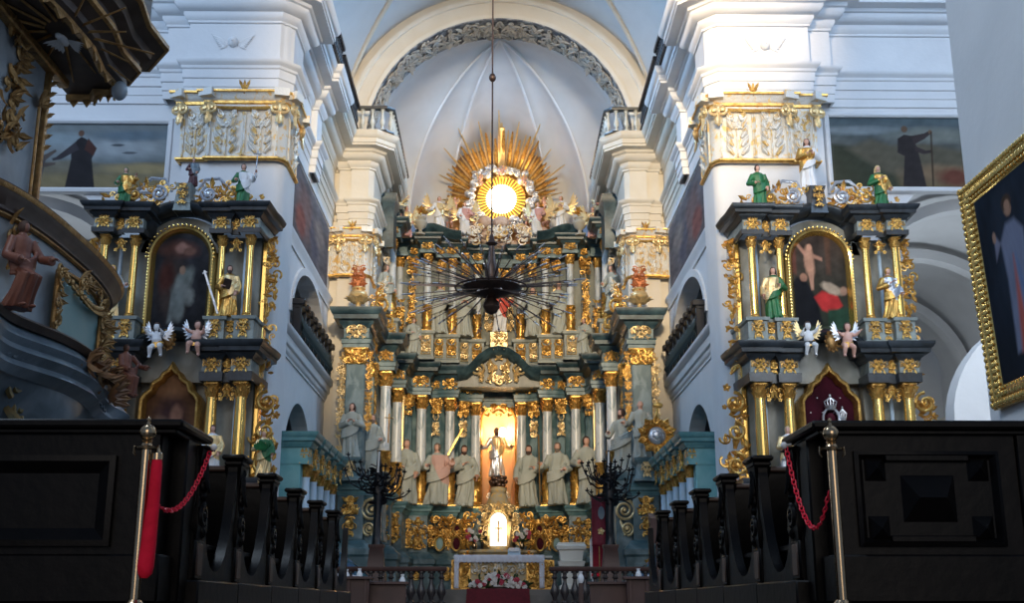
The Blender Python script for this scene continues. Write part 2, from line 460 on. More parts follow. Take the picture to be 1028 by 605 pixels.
struct('ceiling_apse', w, vaultm, ang=25)
w = MB()       # raised arrises along the creases
for cdeg in creases[1:-1]:
    pts = [apse((cdeg+90)/180, v/26) for v in range(0, 27)]
    pts = [(x*.995, y-.02, z-.03) for x, y, z in pts]
    w.tube(pts, .055, 6)
struct('trim_11', w, plaster)
# aisle chapels seen through the transept arches
for side, sx in (('left', 1), ('right', -1)):
    w = MB(sx)
    w.box(-17.6, -17.4, Y1+1.3, 44, 0, 14); w.box(-17.6, -9.6, 43.8, 44, 0, 14)
    def av(u, v):
        a = PI*(1-u); return (-13.55+3.9*math.cos(a), Y1+1.3+14*v, 8.0+3.6*math.sin(a))
    w.grid(av, 24, 8)
    for yy in (30.6, 35.4, 40.4):       # transverse ribs of the aisle vault
        w.sweep([(x, z) for x, z in arc(-13.55, 7.9, 3.75, PI, 0, 24, 3.45)], [(0, yy+.5), (.32, yy+.5), (.32, yy), (0, yy)], plane='xz', caps=False)
        w.box(-17.35, -16.98, yy, yy+.5, 0, 7.95, .0); w.box(-10.15, -9.75, yy, yy+.5, 0, 7.95)
        w.box(-17.35, -16.8, yy-.12, yy+.62, 5.6, 5.8); w.box(-17.35, -16.7, yy-.2, yy+.7, 5.8, 6.05)
    w.box(-9.6, -9.9, Y1+1.3, 44, 0, 9); w.box(-17.0, -17.6, 30.4, 31.2, 0, 8)
    # an arched window reveal in the outer wall
    struct('wall_%s_aisle' % side, w, vaultm)
    w = MB(sx); w.sweep([(-17.38, 31), (-17.38, 44)], [(0, 6.2), (.1, 6.2), (.3, 6.6), (.32, 7.0), (0, 7.0)])
    w.sweep([(-9.92, 44), (-9.92, Y1+1.4)], [(0, 5.4), (.1, 5.4), (.12, 5.9), (.3, 6.2), (.32, 6.5), (0, 6.5)])
    struct('trim_%d' % (12 if sx > 0 else 13), w, cream)
    # nearer: nave pier carrying the pulpit (left) and the framed painting (right), with an arch to the aisle
    w = MB(sx); yb_ = 12.9
    w.box(-XP1, -XP1-1.6, 4.0, yb_, 0, 24)
    struct('wall_%s_nave_pier' % side, w, plaster)
w = MB()          # arched, brightly lit window embrasure in the right aisle
n = 20
w.prism([(9.75, 0), (9.75, 3.9)]+[(13.3+3.55*math.cos(PI-PI/2*i/14), 3.9+2.75*math.sin(PI/2*i/14)) for i in range(1, 15)]+[(15, 6.65), (15, 0)], 24.0, 24.5, 'y')
struct('window_1', w, plaster)
# ================================================================== CARVING LIBRARY
def leaf(mb, base, tip, width, thick=.3, curl=.25, nrm=(0, -1, 0), n=6):
    """an acanthus leaf from base to tip: lobed, ridged, curling outwards at its end"""
    b = Vector(base); t = Vector(tip); nr = Vector(nrm).normalized()
    d = t-b; L_ = d.length; d.normalize(); sd = d.cross(nr)
    if sd.length < 1e-4: sd = d.orthogonal()
    sd.normalize(); up = sd.cross(d).normalized()
    if up.dot(nr) < 0: up = -up
    rs = []
    for i in range(n+1):
        q = i/n; wv = width*(math.sin(PI*min(1, q*.92+.10))**.7)*(.86+.14*(-1)**i)
        lift = curl*L_*q*q*1.1; back = -.25*L_*max(0, q-.8)
        c = b+d*(L_*q+back)+up*lift
        hh = width*thick*(1-q*.5)
        rs.append([tuple(c-sd*wv), tuple(c-sd*wv*.45+up*hh), tuple(c+up*hh*.45), tuple(c+sd*wv*.45+up*hh), tuple(c+sd*wv), tuple(c-up*hh*.3)])
    mb.rings(rs)
def spiral(mb, c, r0, turns, rad, flip=1, a0=0.0, out=(0, -1, 0), n=22, decay=.82, plane=None, k=6):
    """a volute lying in the plane spanned by ux,uz"""
    ux, uz = plane if plane else (Vector((1, 0, 0)), Vector((0, 0, 1)))
    c = Vector(c); o = Vector(out); pts = []; rr = []
    for i in range(n+1):
        t = i/n; a = a0+flip*turns*2*PI*t; r = r0*(1-decay*t)
        pts.append(c+ux*(r*math.cos(a))+uz*(r*math.sin(a))+o*(rad*.8*t)); rr.append(rad*(1-.35*t))
    mb.tube(pts, rr, k); mb.ell(tuple(c+o*rad*.5), rad*1.2, rad*1.2, rad*1.2, 6, 4)
def rosette(mb, c, r, nrm=(0, -1, 0), n=6):
    c = Vector(c); nr = Vector(nrm); u = nr.orthogonal().normalized(); v = nr.cross(u)
    for i in range(n):
        a = 2*PI*i/n; d = u*math.cos(a)+v*math.sin(a)
        leaf(mb, c, c+d*r, r*.42, .4, .2, nr, 3)
    mb.ell(tuple(c+nr*r*.2), r*.28, r*.28, r*.28, 6, 4)
def carving(mb, x0, x1, z0, z1, y, seed=1, size=None, sym=True, density=1.0, fn=None):
    """carved foliage filling a rectangle in the xz plane facing -y; fn(x,z) may limit the outline"""
    r = random.Random(seed); W = x1-x0; H = z1-z0; cx = (x0+x1)/2
    s_ = size or min(W, H)*.32
    N = int(density*W*H/(s_*s_)*1.7)+2
    for i in range(N):
        x = x0+W*(r.random()*(.5 if sym else 1)); z = z0+H*r.random()
        if fn and not fn(x, z): continue
        kind = r.random(); ss = s_*(.6+.7*r.random()); a = r.random()*2*PI; fl = r.choice((-1, 1))
        for sgn in ((1, -1) if sym else (1,)):
            xx = x if sgn > 0 else 2*cx-x
            aa = a if sgn > 0 else PI-a
            yy = y-.02*ss
            if kind < .42: spiral(mb, (xx, yy-ss*.1, z), ss*.52, 1.1, ss*.11, fl*sgn, aa, n=12, k=5)
            elif kind < .9:
                leaf(mb, (xx-ss*.5*math.cos(aa), yy-ss*.05, z-ss*.5*math.sin(aa)), (xx+ss*.6*math.cos(aa), yy-ss*.15, z+ss*.6*math.sin(aa)), ss*.26, .5, .25, n=4)
            else: rosette(mb, (xx, yy-ss*.12, z), ss*.38, n=5)
def cherub_head(mb, c, r):
    mb.ell(c, r, r*.95, r*1.1, 10, 8)
    mb.ell((c[0], c[1]-r*.95, c[2]-r*.05), r*.16, r*.2, r*.2, 6, 4)
def capital_mb(mb, r, h, c=(0, 0, 0), n=8):
    """corinthian capital of radius r, height h, base centre c"""
    x, y, z = c
    mb.lathe([(r*1.12, 0), (r*1.2, h*.03), (r*1.12, h*.06), (r*1.0, h*.08), (r*1.0, h*.5), (r*1.2, h*.82), (r*1.35, h*.86)], 14, c)
    for row, (z0, L_, cw) in enumerate(((.06, .42, .42), (.28, .46, .42))):
        for i in range(n):
            a = 2*PI*(i+.5*row)/n; d = Vector((math.cos(a), math.sin(a), 0))
            b = Vector((x, y, z+h*z0))+d*r*1.0
            leaf(mb, b, b+Vector((0, 0, h*L_))+d*r*.25, r*cw, .4, .30, d, 4)
    for i in range(4):
        a = PI/4+PI/2*i; d = Vector((math.cos(a), math.sin(a), 0))
        p = Vector((x, y, z+h*.80))+d*r*1.42
        spiral(mb, p, h*.15, 1.2, h*.05, 1, 0, tuple(d.cross(Vector((0, 0, 1)))), 12, plane=(d, Vector((0, 0, 1))), k=5)
        mb.tube([Vector((x, y, z+h*.45))+d*r, Vector((x, y, z+h*.75))+d*r*1.1, p+Vector((0, 0, h*.13))], [r*.1, r*.12, r*.1], 5)
        d2 = Vector((math.cos(a+PI/4), math.sin(a+PI/4), 0)); rosette(mb, Vector((x, y, z+h*.9))+d2*r*1.3, r*.28, d2, 5)
    ab = []
    for i in range(4):
        for (da, rr) in ((-.09, 1.92), (.09, 1.92), (.45, 1.5), (PI/4, 1.38), (PI/2-.45, 1.5)):
            a = PI/4+PI/2*i+da; ab.append((x+rr*r*math.cos(a), y+rr*r*math.sin(a)))
    mb.prism(ab, z+h*.87, z+h, 'z')
def prof_cornice(z0, z1, p):
    """classical cornice profile between z0 and z1 projecting p"""
    h = z1-z0
    return [(0, z0), (p*.1, z0), (p*.16, z0+h*.12), (p*.3, z0+h*.2), (p*.36, z0+h*.34), (p*.7, z0+h*.4), (p*.74, z0+h*.62), (p*.86, z0+h*.68), (p*.98, z0+h*.86), (p, z0+h), (0, z1)]
def prof_base(z0, z1, p):
    h = z1-z0
    return [(p, z0), (p, z0+h*.35), (p*.8, z0+h*.5), (p*.85, z0+h*.62), (p*.35, z0+h*.8), (p*.2, z1), (0, z1)]
def flip_path(p):
    return [(-x, y) for x, y in reversed(p)]

# ------------------------------------------------------------------ figures
def remesh(mb, vox, smooth_it=1):
    me = bpy.data.meshes.new('tmp'); me.from_pydata(mb.v, [], mb.f)
    ob = bpy.data.objects.new('tmp', me); COL.objects.link(ob)
    m = ob.modifiers.new('r', 'REMESH'); m.mode = 'VOXEL'; m.voxel_size = vox; m.adaptivity = 0
    if smooth_it:
        s2 = ob.modifiers.new('s', 'SMOOTH'); s2.factor = .5; s2.iterations = smooth_it
    dg = bpy.context.evaluated_depsgraph_get(); ev = ob.evaluated_get(dg); em = ev.to_mesh()
    nv = len(em.vertices); co = np.empty(nv*3, 'f'); em.vertices.foreach_get('co', co); co = co.reshape(-1, 3)
    fs = [tuple(p.vertices) for p in em.polygons]
    ev.to_mesh_clear(); bpy.data.objects.remove(ob); bpy.data.meshes.remove(me)
    o = MB(); o.v = [tuple(map(float, c)) for c in co]; o.f = fs; o.m = [0]*len(fs)
    return o
def lerp(a, b, t): return Vector(a)*(1-t)+Vector(b)*t
def hand(mb, wrist, fwd, palm, s, side=1, curl=.5):
    """palm with four unequal bent fingers and a thumb leaving its side; s is the hand length"""
    w = Vector(wrist); f = Vector(fwd).normalized(); p = Vector(palm); p = (p-f*p.dot(f)).normalized(); sd = f.cross(p)*side
    M = Matrix.Translation(w+f*s*.26) @ Matrix(((sd.x, p.x, f.x, 0), (sd.y, p.y, f.y, 0), (sd.z, p.z, f.z, 0), (0, 0, 0, 1)))
    mb.ell((0, 0, 0), s*.21, s*.10, s*.30, 8, 6, M=M)
    for k, (off, L_) in enumerate(((-.15, .40), (-.05, .47), (.05, .44), (.15, .34))):
        b = w+f*s*.48+sd*(s*off); pts = [b]; d = f.copy()
        for j in range(3):
            d = (d+p*curl*.55).normalized(); pts.append(pts[-1]+d*(s*L_/3))
        mb.tube(pts, [s*.052, s*.05, s*.045, s*.035], 6)
    b = w+f*s*.18-sd*(s*.17); d = (f*.75-sd*.6+p*.15).normalized()
    mb.tube([b, b+d*s*.17, b+(d+f*.3+p*.25).normalized()*s*.32], [s*.06, s*.052, s*.04], 6)
def head(mb, c, h, look=0.0, tilt=0.0):
    """head of height h centred at c facing -y; face relief by displacement, mesh indices flesh"""
    M = Matrix.Translation(Vector(c)) @ Matrix.Rotation(look, 4, 'Z') @ Matrix.Rotation(tilt, 4, 'X')
    def f(th, ph):
        # th: -pi/2 is the front
        a = (th+PI/2+PI) % (2*PI)-PI; k = 1.0
        fr = math.exp(-(a/.9)**2)
        k -= .05*math.exp(-((ph-.12)/.16)**2)*math.exp(-((abs(a)-.42)/.2)**2)     # eye sockets
        k += .05*math.exp(-((ph-.30)/.12)**2)*fr                                    # brow
        k += .17*math.exp(-((ph+.16)/.20)**2)*math.exp(-(a/.13)**2)                # nose
        k += .05*math.exp(-((ph+.52)/.07)**2)*math.exp(-(a/.25)**2)                # lips
        k += .07*math.exp(-((ph+.82)/.16)**2)*math.exp(-(a/.35)**2)                # chin
        return k
    mb.ell((0, 0, 0), h*.36, h*.42, h*.5, 22, 18, M=M, f=f)
    for s in (-1, 1):
        mb.ell((s*h*.36, h*.04, -h*.02), h*.04, h*.08, h*.12, 6, 5, M=M)
        mb.ell((s*h*.13, -h*.37, h*.04), h*.05, h*.03, h*.035, 6, 4, M=M)
    return M
def hair_mb(c, h, look=0, tilt=0, kind='short', beard=False, veil=False):
    M = Matrix.Translation(Vector(c)) @ Matrix.Rotation(look, 4, 'Z') @ Matrix.Rotation(tilt, 4, 'X')
    mb = MB()
    def cap(th, ph):
        a = (th+PI/2+PI) % (2*PI)-PI
        if abs(a) < .85 and ph < .62: return .80
        return 1.10+.05*math.sin(9*th)*math.sin(7*ph)
    mb.ell((0, h*.03, h*.03), h*.38, h*.43, h*.5, 22, 14, M=M, f=cap)
    if kind == 'long':
        for i in range(9):
            a = R(20+140*i/8); x = math.cos(a)*h*.36; y = math.sin(a)*h*.34
            mb.tube([(x, y, h*.1), (x*1.15, y*1.15, -h*.3), (x*1.2+.02*h*math.sin(i*3), y*1.2, -h*.75)], [h*.13, h*.13, h*.05], 6, M=M)
    if beard:
        for i in range(7):
            a = R(-90-60+120*i/6); x = math.cos(a)*h*.27; y = math.sin(a)*h*.34
            mb.tube([(x, y*1.0, -h*.25), (x*.9, y*1.1, -h*.45), (x*.4, y*1.15-.02*h, -h*.72)], [h*.07, h*.10, h*.04], 6, M=M)
    return mb
def robed(h, seed=1, sway=.03, lh=(-.20, -.10, .62), rh=(.20, -.12, .55), le=(-.19, .0, .62), re=(.19, 0, .60),
          sit=False, look=0., tilt=0., cloak=.0, wide=1.0, lean=0.0, foot=True):
    """standing (or sitting) robed figure facing -y, feet at z=0. hand and elbow points are fractions of h.
    returns MB: index 0 robe, 1 flesh, 2 cloak"""
    r = random.Random(seed); mb = MB(); n = 40; NR = 34
    ph = [r.random()*6 for _ in range(6)]
    prof = [(0, .150, .120), (.04, .148, .118), (.25, .128, .105), (.45, .118, .100), (.55, .112, .092), (.63, .102, .080), (.70, .118, .084), (.775, .128, .080), (.81, .105, .066), (.835, .055, .045), (.86, .040, .040)]
    def W_(t):
        for (a, b) in zip(prof, prof[1:]):
            if a[0] <= t <= b[0]:
                q = (t-a[0])/(b[0]-a[0]); return (a[1]+(b[1]-a[1])*q, a[2]+(b[2]-a[2])*q)
        return prof[-1][1:]
    rs = []
    for k in range(NR+1):
        t = .86*k/NR; wx, wy = W_(t); wx *= wide if t < .8 else 1
        cx = sway*math.sin(PI*t/.86)+lean*t; cy = 0
        if sit and t < .48: cy = -.19*(1-abs(t-.36)/.40)*(1 if t < .36 else max(0, (.48-t)/.12))
        amp = .25*max(0, 1-t/.74)**.7+.035
        if t > .8: amp = 0
        ring = []
        for i in range(n):
            a = 2*PI*i/n
            f = 1+amp*(.5*math.sin(7*a+ph[0]+3.2*t*math.sin(ph[1])*3)+.35*math.sin(12*a+ph[2]-4*t)+.3*math.sin(3*a+ph[3]+6*t))
            f += .08*math.sin(18*(t+.22*math.sin(a+ph[4])))*max(0, 1-abs(t-.5)/.35)      # diagonal drapery folds
            ring.append(((cx+wx*f*math.cos(a))*h, (cy+wy*f*math.sin(a))*h, t*h))
        rs.append(ring)
    mb.rings(rs)
    # cloak: a swathe of cloth across the body
    sh = [(-.115+sway*.5+lean*.78, 0, .775), (.115+sway*.5+lean*.78, 0, .775)]
    for (s0, e, hd) in ((sh[0], le, lh), (sh[1], re, rh)):
        S_ = Vector(s0)*h; E = Vector(e)*h; H_ = Vector(hd)*h
        mb.tube([S_+Vector((0, 0, .012*h)), lerp(S_, E, .5), E], [.050*h, .050*h, .048*h], 12)
        mb.tube([E, lerp(E, H_, .5)+Vector((0, 0, -.012*h)), lerp(E, H_, .86)+Vector((0, 0, -.018*h))], [.047*h, .052*h, .058*h], 12)
        mb.ell(tuple(E), .048*h, .048*h, .048*h, 8, 6)
        mb.tube([lerp(E, H_, .7), lerp(E, H_, 1.0)], [.024*h, .019*h], 8)
    if cloak:
        for q in range(5):
            x0 = -.13+.015*q; pts = []
            for j in range(9):
                t = j/8; a = PI*1.12+t*PI*.78
                pts.append(((sway+.155*wide*math.cos(a))*h, (.125*math.sin(a)-.012)*h, (.50-.035*q+.16*t-.05*math.sin(PI*t))*h))
            mb.tube(pts, [.020*h]*9, 6)
    if foot:
        for s in (-1, 1): mb.ell((s*.06*h, -.12*h-(.1*h if sit else 0), .018*h), .03*h, .06*h, .022*h, 8, 5)
    body = remesh(mb, h/96, 1)
    out = MB(); out.v = body.v; out.f = body.f
    hc = ((sway*.2+lean*.92)*h, -.012*h, .925*h)
    neckz = .842*h; tips = [(Vector(lh)*h, Vector(le)*h), (Vector(rh)*h, Vector(re)*h)]
    V = np.array(out.v); M_ = []
    for f in out.f:
        c = V[list(f)].mean(0)
        m = 0
        if c[2] > neckz: m = 1
        else:
            for H_, E in tips:
                if (Vector(c)-H_).length < .042*h: m = 1
        if m == 0 and cloak:
            a = c[0]/h*cloak*1.2+(c[2]/h-.52)+.05*math.sin(c[0]/h*20)
            if (a > 0 and c[2] < .80*h and c[0]*cloak > -.08*h) or (c[1] > .05*h): m = 2
        M_.append(m)
    out.m = M_
    o2 = MB(); o2.mi = 1
    head(o2, hc, .135*h, look, tilt)
    o2.tube([(hc[0], .0, .83*h), (hc[0], -.004*h, .90*h)], .036*h, 10)
    for k, (H_, E) in enumerate(tips):
        hand(o2, tuple(H_), tuple(H_-E), (0.2*(1 if k == 0 else -1), -.3, -.6), .10*h, 1 if k == 0 else -1, .5)
    out.merge(o2)
    out.hc = hc; out.hh = .135*h; out.look = look; out.tilt = tilt
    return out
FIG = {}
def figure(key, mats, hairmat=None, hairkind='short', beard=False, **kw):
    """cached meshes of a figure: body mesh and hair mesh"""
    fk = (key, tuple(m.name for m in mats), hairmat.name if hairmat else None)
    if fk in FIG: return FIG[fk]
    if key not in FIG: FIG[key] = robed(**kw)
    b = FIG[key]
    me = b.mesh('robed_figure', mats, ang=75)
    hm = None
    if hairmat: hm = hair_mb(b.hc, b.hh, b.look, b.tilt, hairkind, beard).mesh('hair', hairmat, ang=75)
    FIG[fk] = (me, hm); return FIG[fk]
def statue(label, at, key, mats, s=1.0, rz=0., group=None, hairmat=None, hairkind='short', beard=False, name='saint_statue', cat='statue', attrs=(), plinth=None, **kw):
    t = thing(name, label, cat, at, group, rz=rz, s=s); local(t)
    me, hm = figure(key, mats, hairmat, hairkind, beard, **kw)
    link('figure', me, t)
    if hm: link('hair', hm, t)
    h = kw.get('h', 1.0)
    for (nm, mb, m) in attrs: mb.build(nm, m, t)
    if plinth:
        p = MB(); p.lathe([(.19*h, -.09*h), (.19*h, -.07*h), (.16*h, -.055*h), (.16*h, -.02*h), (.185*h, 0.0)], 10, (0, 0, 0), .85); p.build('plinth', plinth, t)
    return t
def wing_mb(s=1.0, side=1, spread=.6, up=.5):
    """a feathered wing rooted at the origin"""
    mb = MB()
    for row, (cnt, L_, w) in enumerate(((7, 1.0, .10), (6, .62, .11), (5, .34, .11))):
        for i in range(cnt):
            t = i/(cnt-1); a = R(75-105*t)
            root = Vector((side*s*(.06+.38*(1-t)*.6), s*.02*(3-row)*-1, s*(.30-.34*t)*.6))
            d = Vector((side*math.cos(a)*.85, .12-.05*row, math.sin(a)))
            leaf(mb, root, root+d*s*L_*(.75 if t > .5 else .9)*.62, s*w*.62, .12, .02, (0, -1, 0), 4)
    mb.tube([(0, 0, -.05*s), (side*.16*s, 0, .16*s), (side*.34*s, -.01*s, .30*s)], [.05*s, .055*s, .02*s], 6)
    return mb
PUT = {}
def putto_mb(seed):
    """a small winged child: rounded trunk, bent arms and legs, head"""
    r = random.Random(seed); mb = MB()
    hp = Vector((0, 0, .42)); ch = Vector((r.uniform(-.05, .05), -.02, .66))
    mb.tube([hp, lerp(hp, ch, .5)+Vector((0, -.03, 0)), ch], [.13, .145, .12], 12); mb.ell(tuple(hp), .14, .13, .12, 10, 8)
    mb.ell(tuple(ch), .13, .10, .11, 10, 8)
    ends = []
    for s in (-1, 1):
        kn = hp+Vector((s*.12, -.20-.08*r.random(), -.08-.1*r.random())); an = kn+Vector((s*.02, .06+.1*r.random(), -.24))
        mb.tube([hp+Vector((s*.07, 0, -.02)), kn], [.095, .07], 10); mb.tube([kn, an], [.07, .042], 10); mb.ell(tuple(kn), .07, .07, .07, 8, 6)
        mb.ell((an.x, an.y-.05, an.z-.02), .04, .085, .035, 8, 5)
        el = ch+Vector((s*(.17+.06*r.random()), -.05, -.05+.14*r.random())); wr = el+Vector((s*(-.05+.2*r.random()), -.12, .02+.14*r.random()))
        mb.tube([ch+Vector((s*.10, 0, .05)), el], [.062, .05], 8); mb.tube([el, wr], [.052, .034], 8); ends.append((wr, el))
    mb.tube([ch, ch+Vector((0, -.01, .16))], [.06, .05], 8)
    b = remesh(mb, 1/60, 1); out = MB(); out.merge(b)
    hc = (ch.x, -.04, .90); head(out, hc, .25, r.uniform(-.6, .6), r.uniform(-.3, .2))
    for k, (w, e) in enumerate(ends): hand(out, tuple(w), tuple(w-e), (0, -.3, -.6), .11, 1 if k == 0 else -1, .5)
    # a swathe of cloth across the hips
    dr = MB(); dr.grid(lambda u, v: ((.17+.02*math.sin(9*v*PI))*math.cos(2*PI*u), (.16+.015*math.sin(7*PI*u))*math.sin(2*PI*u), .33+.16*v+.05*math.sin(2*PI*u+1)), 20, 6)
    return out, dr, hc
def putto(label, at, s=.8, seed=1, m=None, wing=None, drape=None, hair=None, rz=0., group=None, rx=0., cat='cherub', name='cherub'):
    m = m or pink; wing = wing or goldp; drape = drape or gold; hair = hair or gold
    k = (seed % 4, m.name, wing.name, drape.name, hair.name)
    if k not in PUT:
        b, d, hc = putto_mb(seed % 4)
        w = MB()
        ws = []
        for sd in (-1, 1):
            q = MB(); q.merge(wing_mb(.62, sd), Matrix.Translation((sd*.07, .08, .68))); ws.append(q.mesh('wing', wing, ang=75))
        PUT[k] = (b.mesh('cherub_body', m, ang=75), d.mesh('drapery', drape, ang=75), ws, hair_mb(hc, .25, 0, 0, 'short').mesh('hair', hair, ang=75))
    bm_, dm, ws, hm = PUT[k]
    t = thing(name, label, cat, at, group, rz=rz, s=s, rx=rx); local(t)
    link('body', bm_, t); link('drapery', dm, t); link('wing', ws[0], t); link('wing', ws[1], t); link('hair', hm, t)
    return t
def vase_mb(mb, c, s=1.0, n=14):
    mb.lathe([(.20*s, 0), (.20*s, .06*s), (.09*s, .12*s), (.07*s, .2*s), (.10*s, .24*s), (.24*s, .36*s), (.30*s, .52*s), (.26*s, .62*s), (.18*s, .68*s), (.24*s, .74*s), (.22*s, .78*s)], n, c)
# ------------------------------------------------------------------ paintings: a painted canvas with its own colours
def vmat(name):
    m = bpy.data.materials.new(name); m.use_nodes = True; nt = m.node_tree; b = nt.nodes['Principled BSDF']
    a = nt.nodes.new('ShaderNodeVertexColor'); a.layer_name = 'paint'
    nt.links.new(a.outputs['Color'], b.inputs['Base Color']); b.inputs['Roughness'].default_value = .7; b.inputs['Specular IOR Level'].default_value = .08
    return m
paintm = vmat('oil paint on canvas'); frescom = vmat('fresco paint'); frescom.node_tree.nodes['Principled BSDF'].inputs['Roughness'].default_value = .9
def canvas(name, origin, ux, uz, W, H, nx, nz, colf, m, parent=None, mask=None, **tags):
    """origin is the lower left corner; ux, uz unit vectors. colf(U,V)-> (N,3) with U,V in 0..1 arrays"""
    ux = Vector(ux).normalized(); uz = Vector(uz).normalized(); o = Vector(origin)
    U, V = np.meshgrid(np.linspace(0, 1, nx+1), np.linspace(0, 1, nz+1))
    U = U.ravel(); V = V.ravel(); C = np.clip(colf(U, V), 0, 1)
    mb = MB(); mb.v = [tuple(o+ux*(W*a)+uz*(H*b)) for a, b in zip(U, V)]
    keep = []
    for j in range(nz):
        for i in range(nx):
            if mask is None or mask((i+.5)/nx, (j+.5)/nz): keep.append((j*(nx+1)+i, j*(nx+1)+i+1, (j+1)*(nx+1)+i+1, (j+1)*(nx+1)+i))
    mb.f = keep; mb.m = [0]*len(keep)
    ob = mb.build(name, m, parent, **tags)
    at = ob.data.color_attributes.new('paint', 'FLOAT_COLOR', 'POINT')
    at.data.foreach_set('color', np.concatenate([C, np.ones((len(C), 1))], 1).astype('f').ravel())
    return ob
def fbm(U, V, f, seed=0):
    out = np.zeros_like(U); rs = np.random.RandomState(seed); amp = 1.
    for o in range(4):
        for _ in range(3):
            a = rs.uniform(0, 2*PI); k = f*(2**o)*rs.uniform(.7, 1.3)
            out += amp*np.sin(k*(U*math.cos(a)+V*math.sin(a))*2*PI+rs.uniform(0, 6)+1.5*out*.3)/3
        amp *= .55
    return out
class Paint:
    def __init__(s, U, V, seed=0): s.U = U; s.V = V; s.C = np.zeros((len(U), 3)); s.seed = seed
    def fill(s, lo, hi): s.C = np.outer(1-s.V, lo)+np.outer(s.V, hi); return s
    def noise(s, amt, f=2):
        s.C = s.C*(1+amt*fbm(s.U, s.V, f, s.seed))[:, None]; return s
    def blob(s, cx, cy, rx, ry, col, soft=.3, rot=0., wob=.12, op=1.):
        dx = s.U-cx; dy = s.V-cy; c, q = math.cos(rot), math.sin(rot)
        d = np.sqrt(((dx*c+dy*q)/rx)**2+((-dx*q+dy*c)/ry)**2)+wob*fbm(s.U, s.V, 4, s.seed+int(cx*99))
        a = np.clip((1-d)/soft+.5, 0, 1)*op
        a = a[:, None]; s.C = s.C*(1-a)+np.array(col)*a; return s
    def poly(s, pts, col, soft=.008, op=1.):
        # convex or simple polygon with a soft edge
        n = len(pts); ins = np.zeros(len(s.U), bool); dm = np.full(len(s.U), 9.)
        for i in range(n):
            x0, y0 = pts[i]; x1, y1 = pts[(i+1) % n]
            cond = ((y0 > s.V) != (y1 > s.V))
            with np.errstate(divide='ignore', invalid='ignore'):
                xi = (x1-x0)*(s.V-y0)/((y1-y0) if y1 != y0 else 1e-9)+x0
            ins ^= cond & (s.U < xi)
            dx, dy = x1-x0, y1-y0; t = np.clip(((s.U-x0)*dx+(s.V-y0)*dy)/(dx*dx+dy*dy+1e-9), 0, 1)
            dm = np.minimum(dm, np.hypot(s.U-x0-t*dx, s.V-y0-t*dy))
        a = np.where(ins, .5+dm/soft, .5-dm/soft).clip(0, 1)[:, None]*op
        s.C = s.C*(1-a)+np.array(col)*a; return s
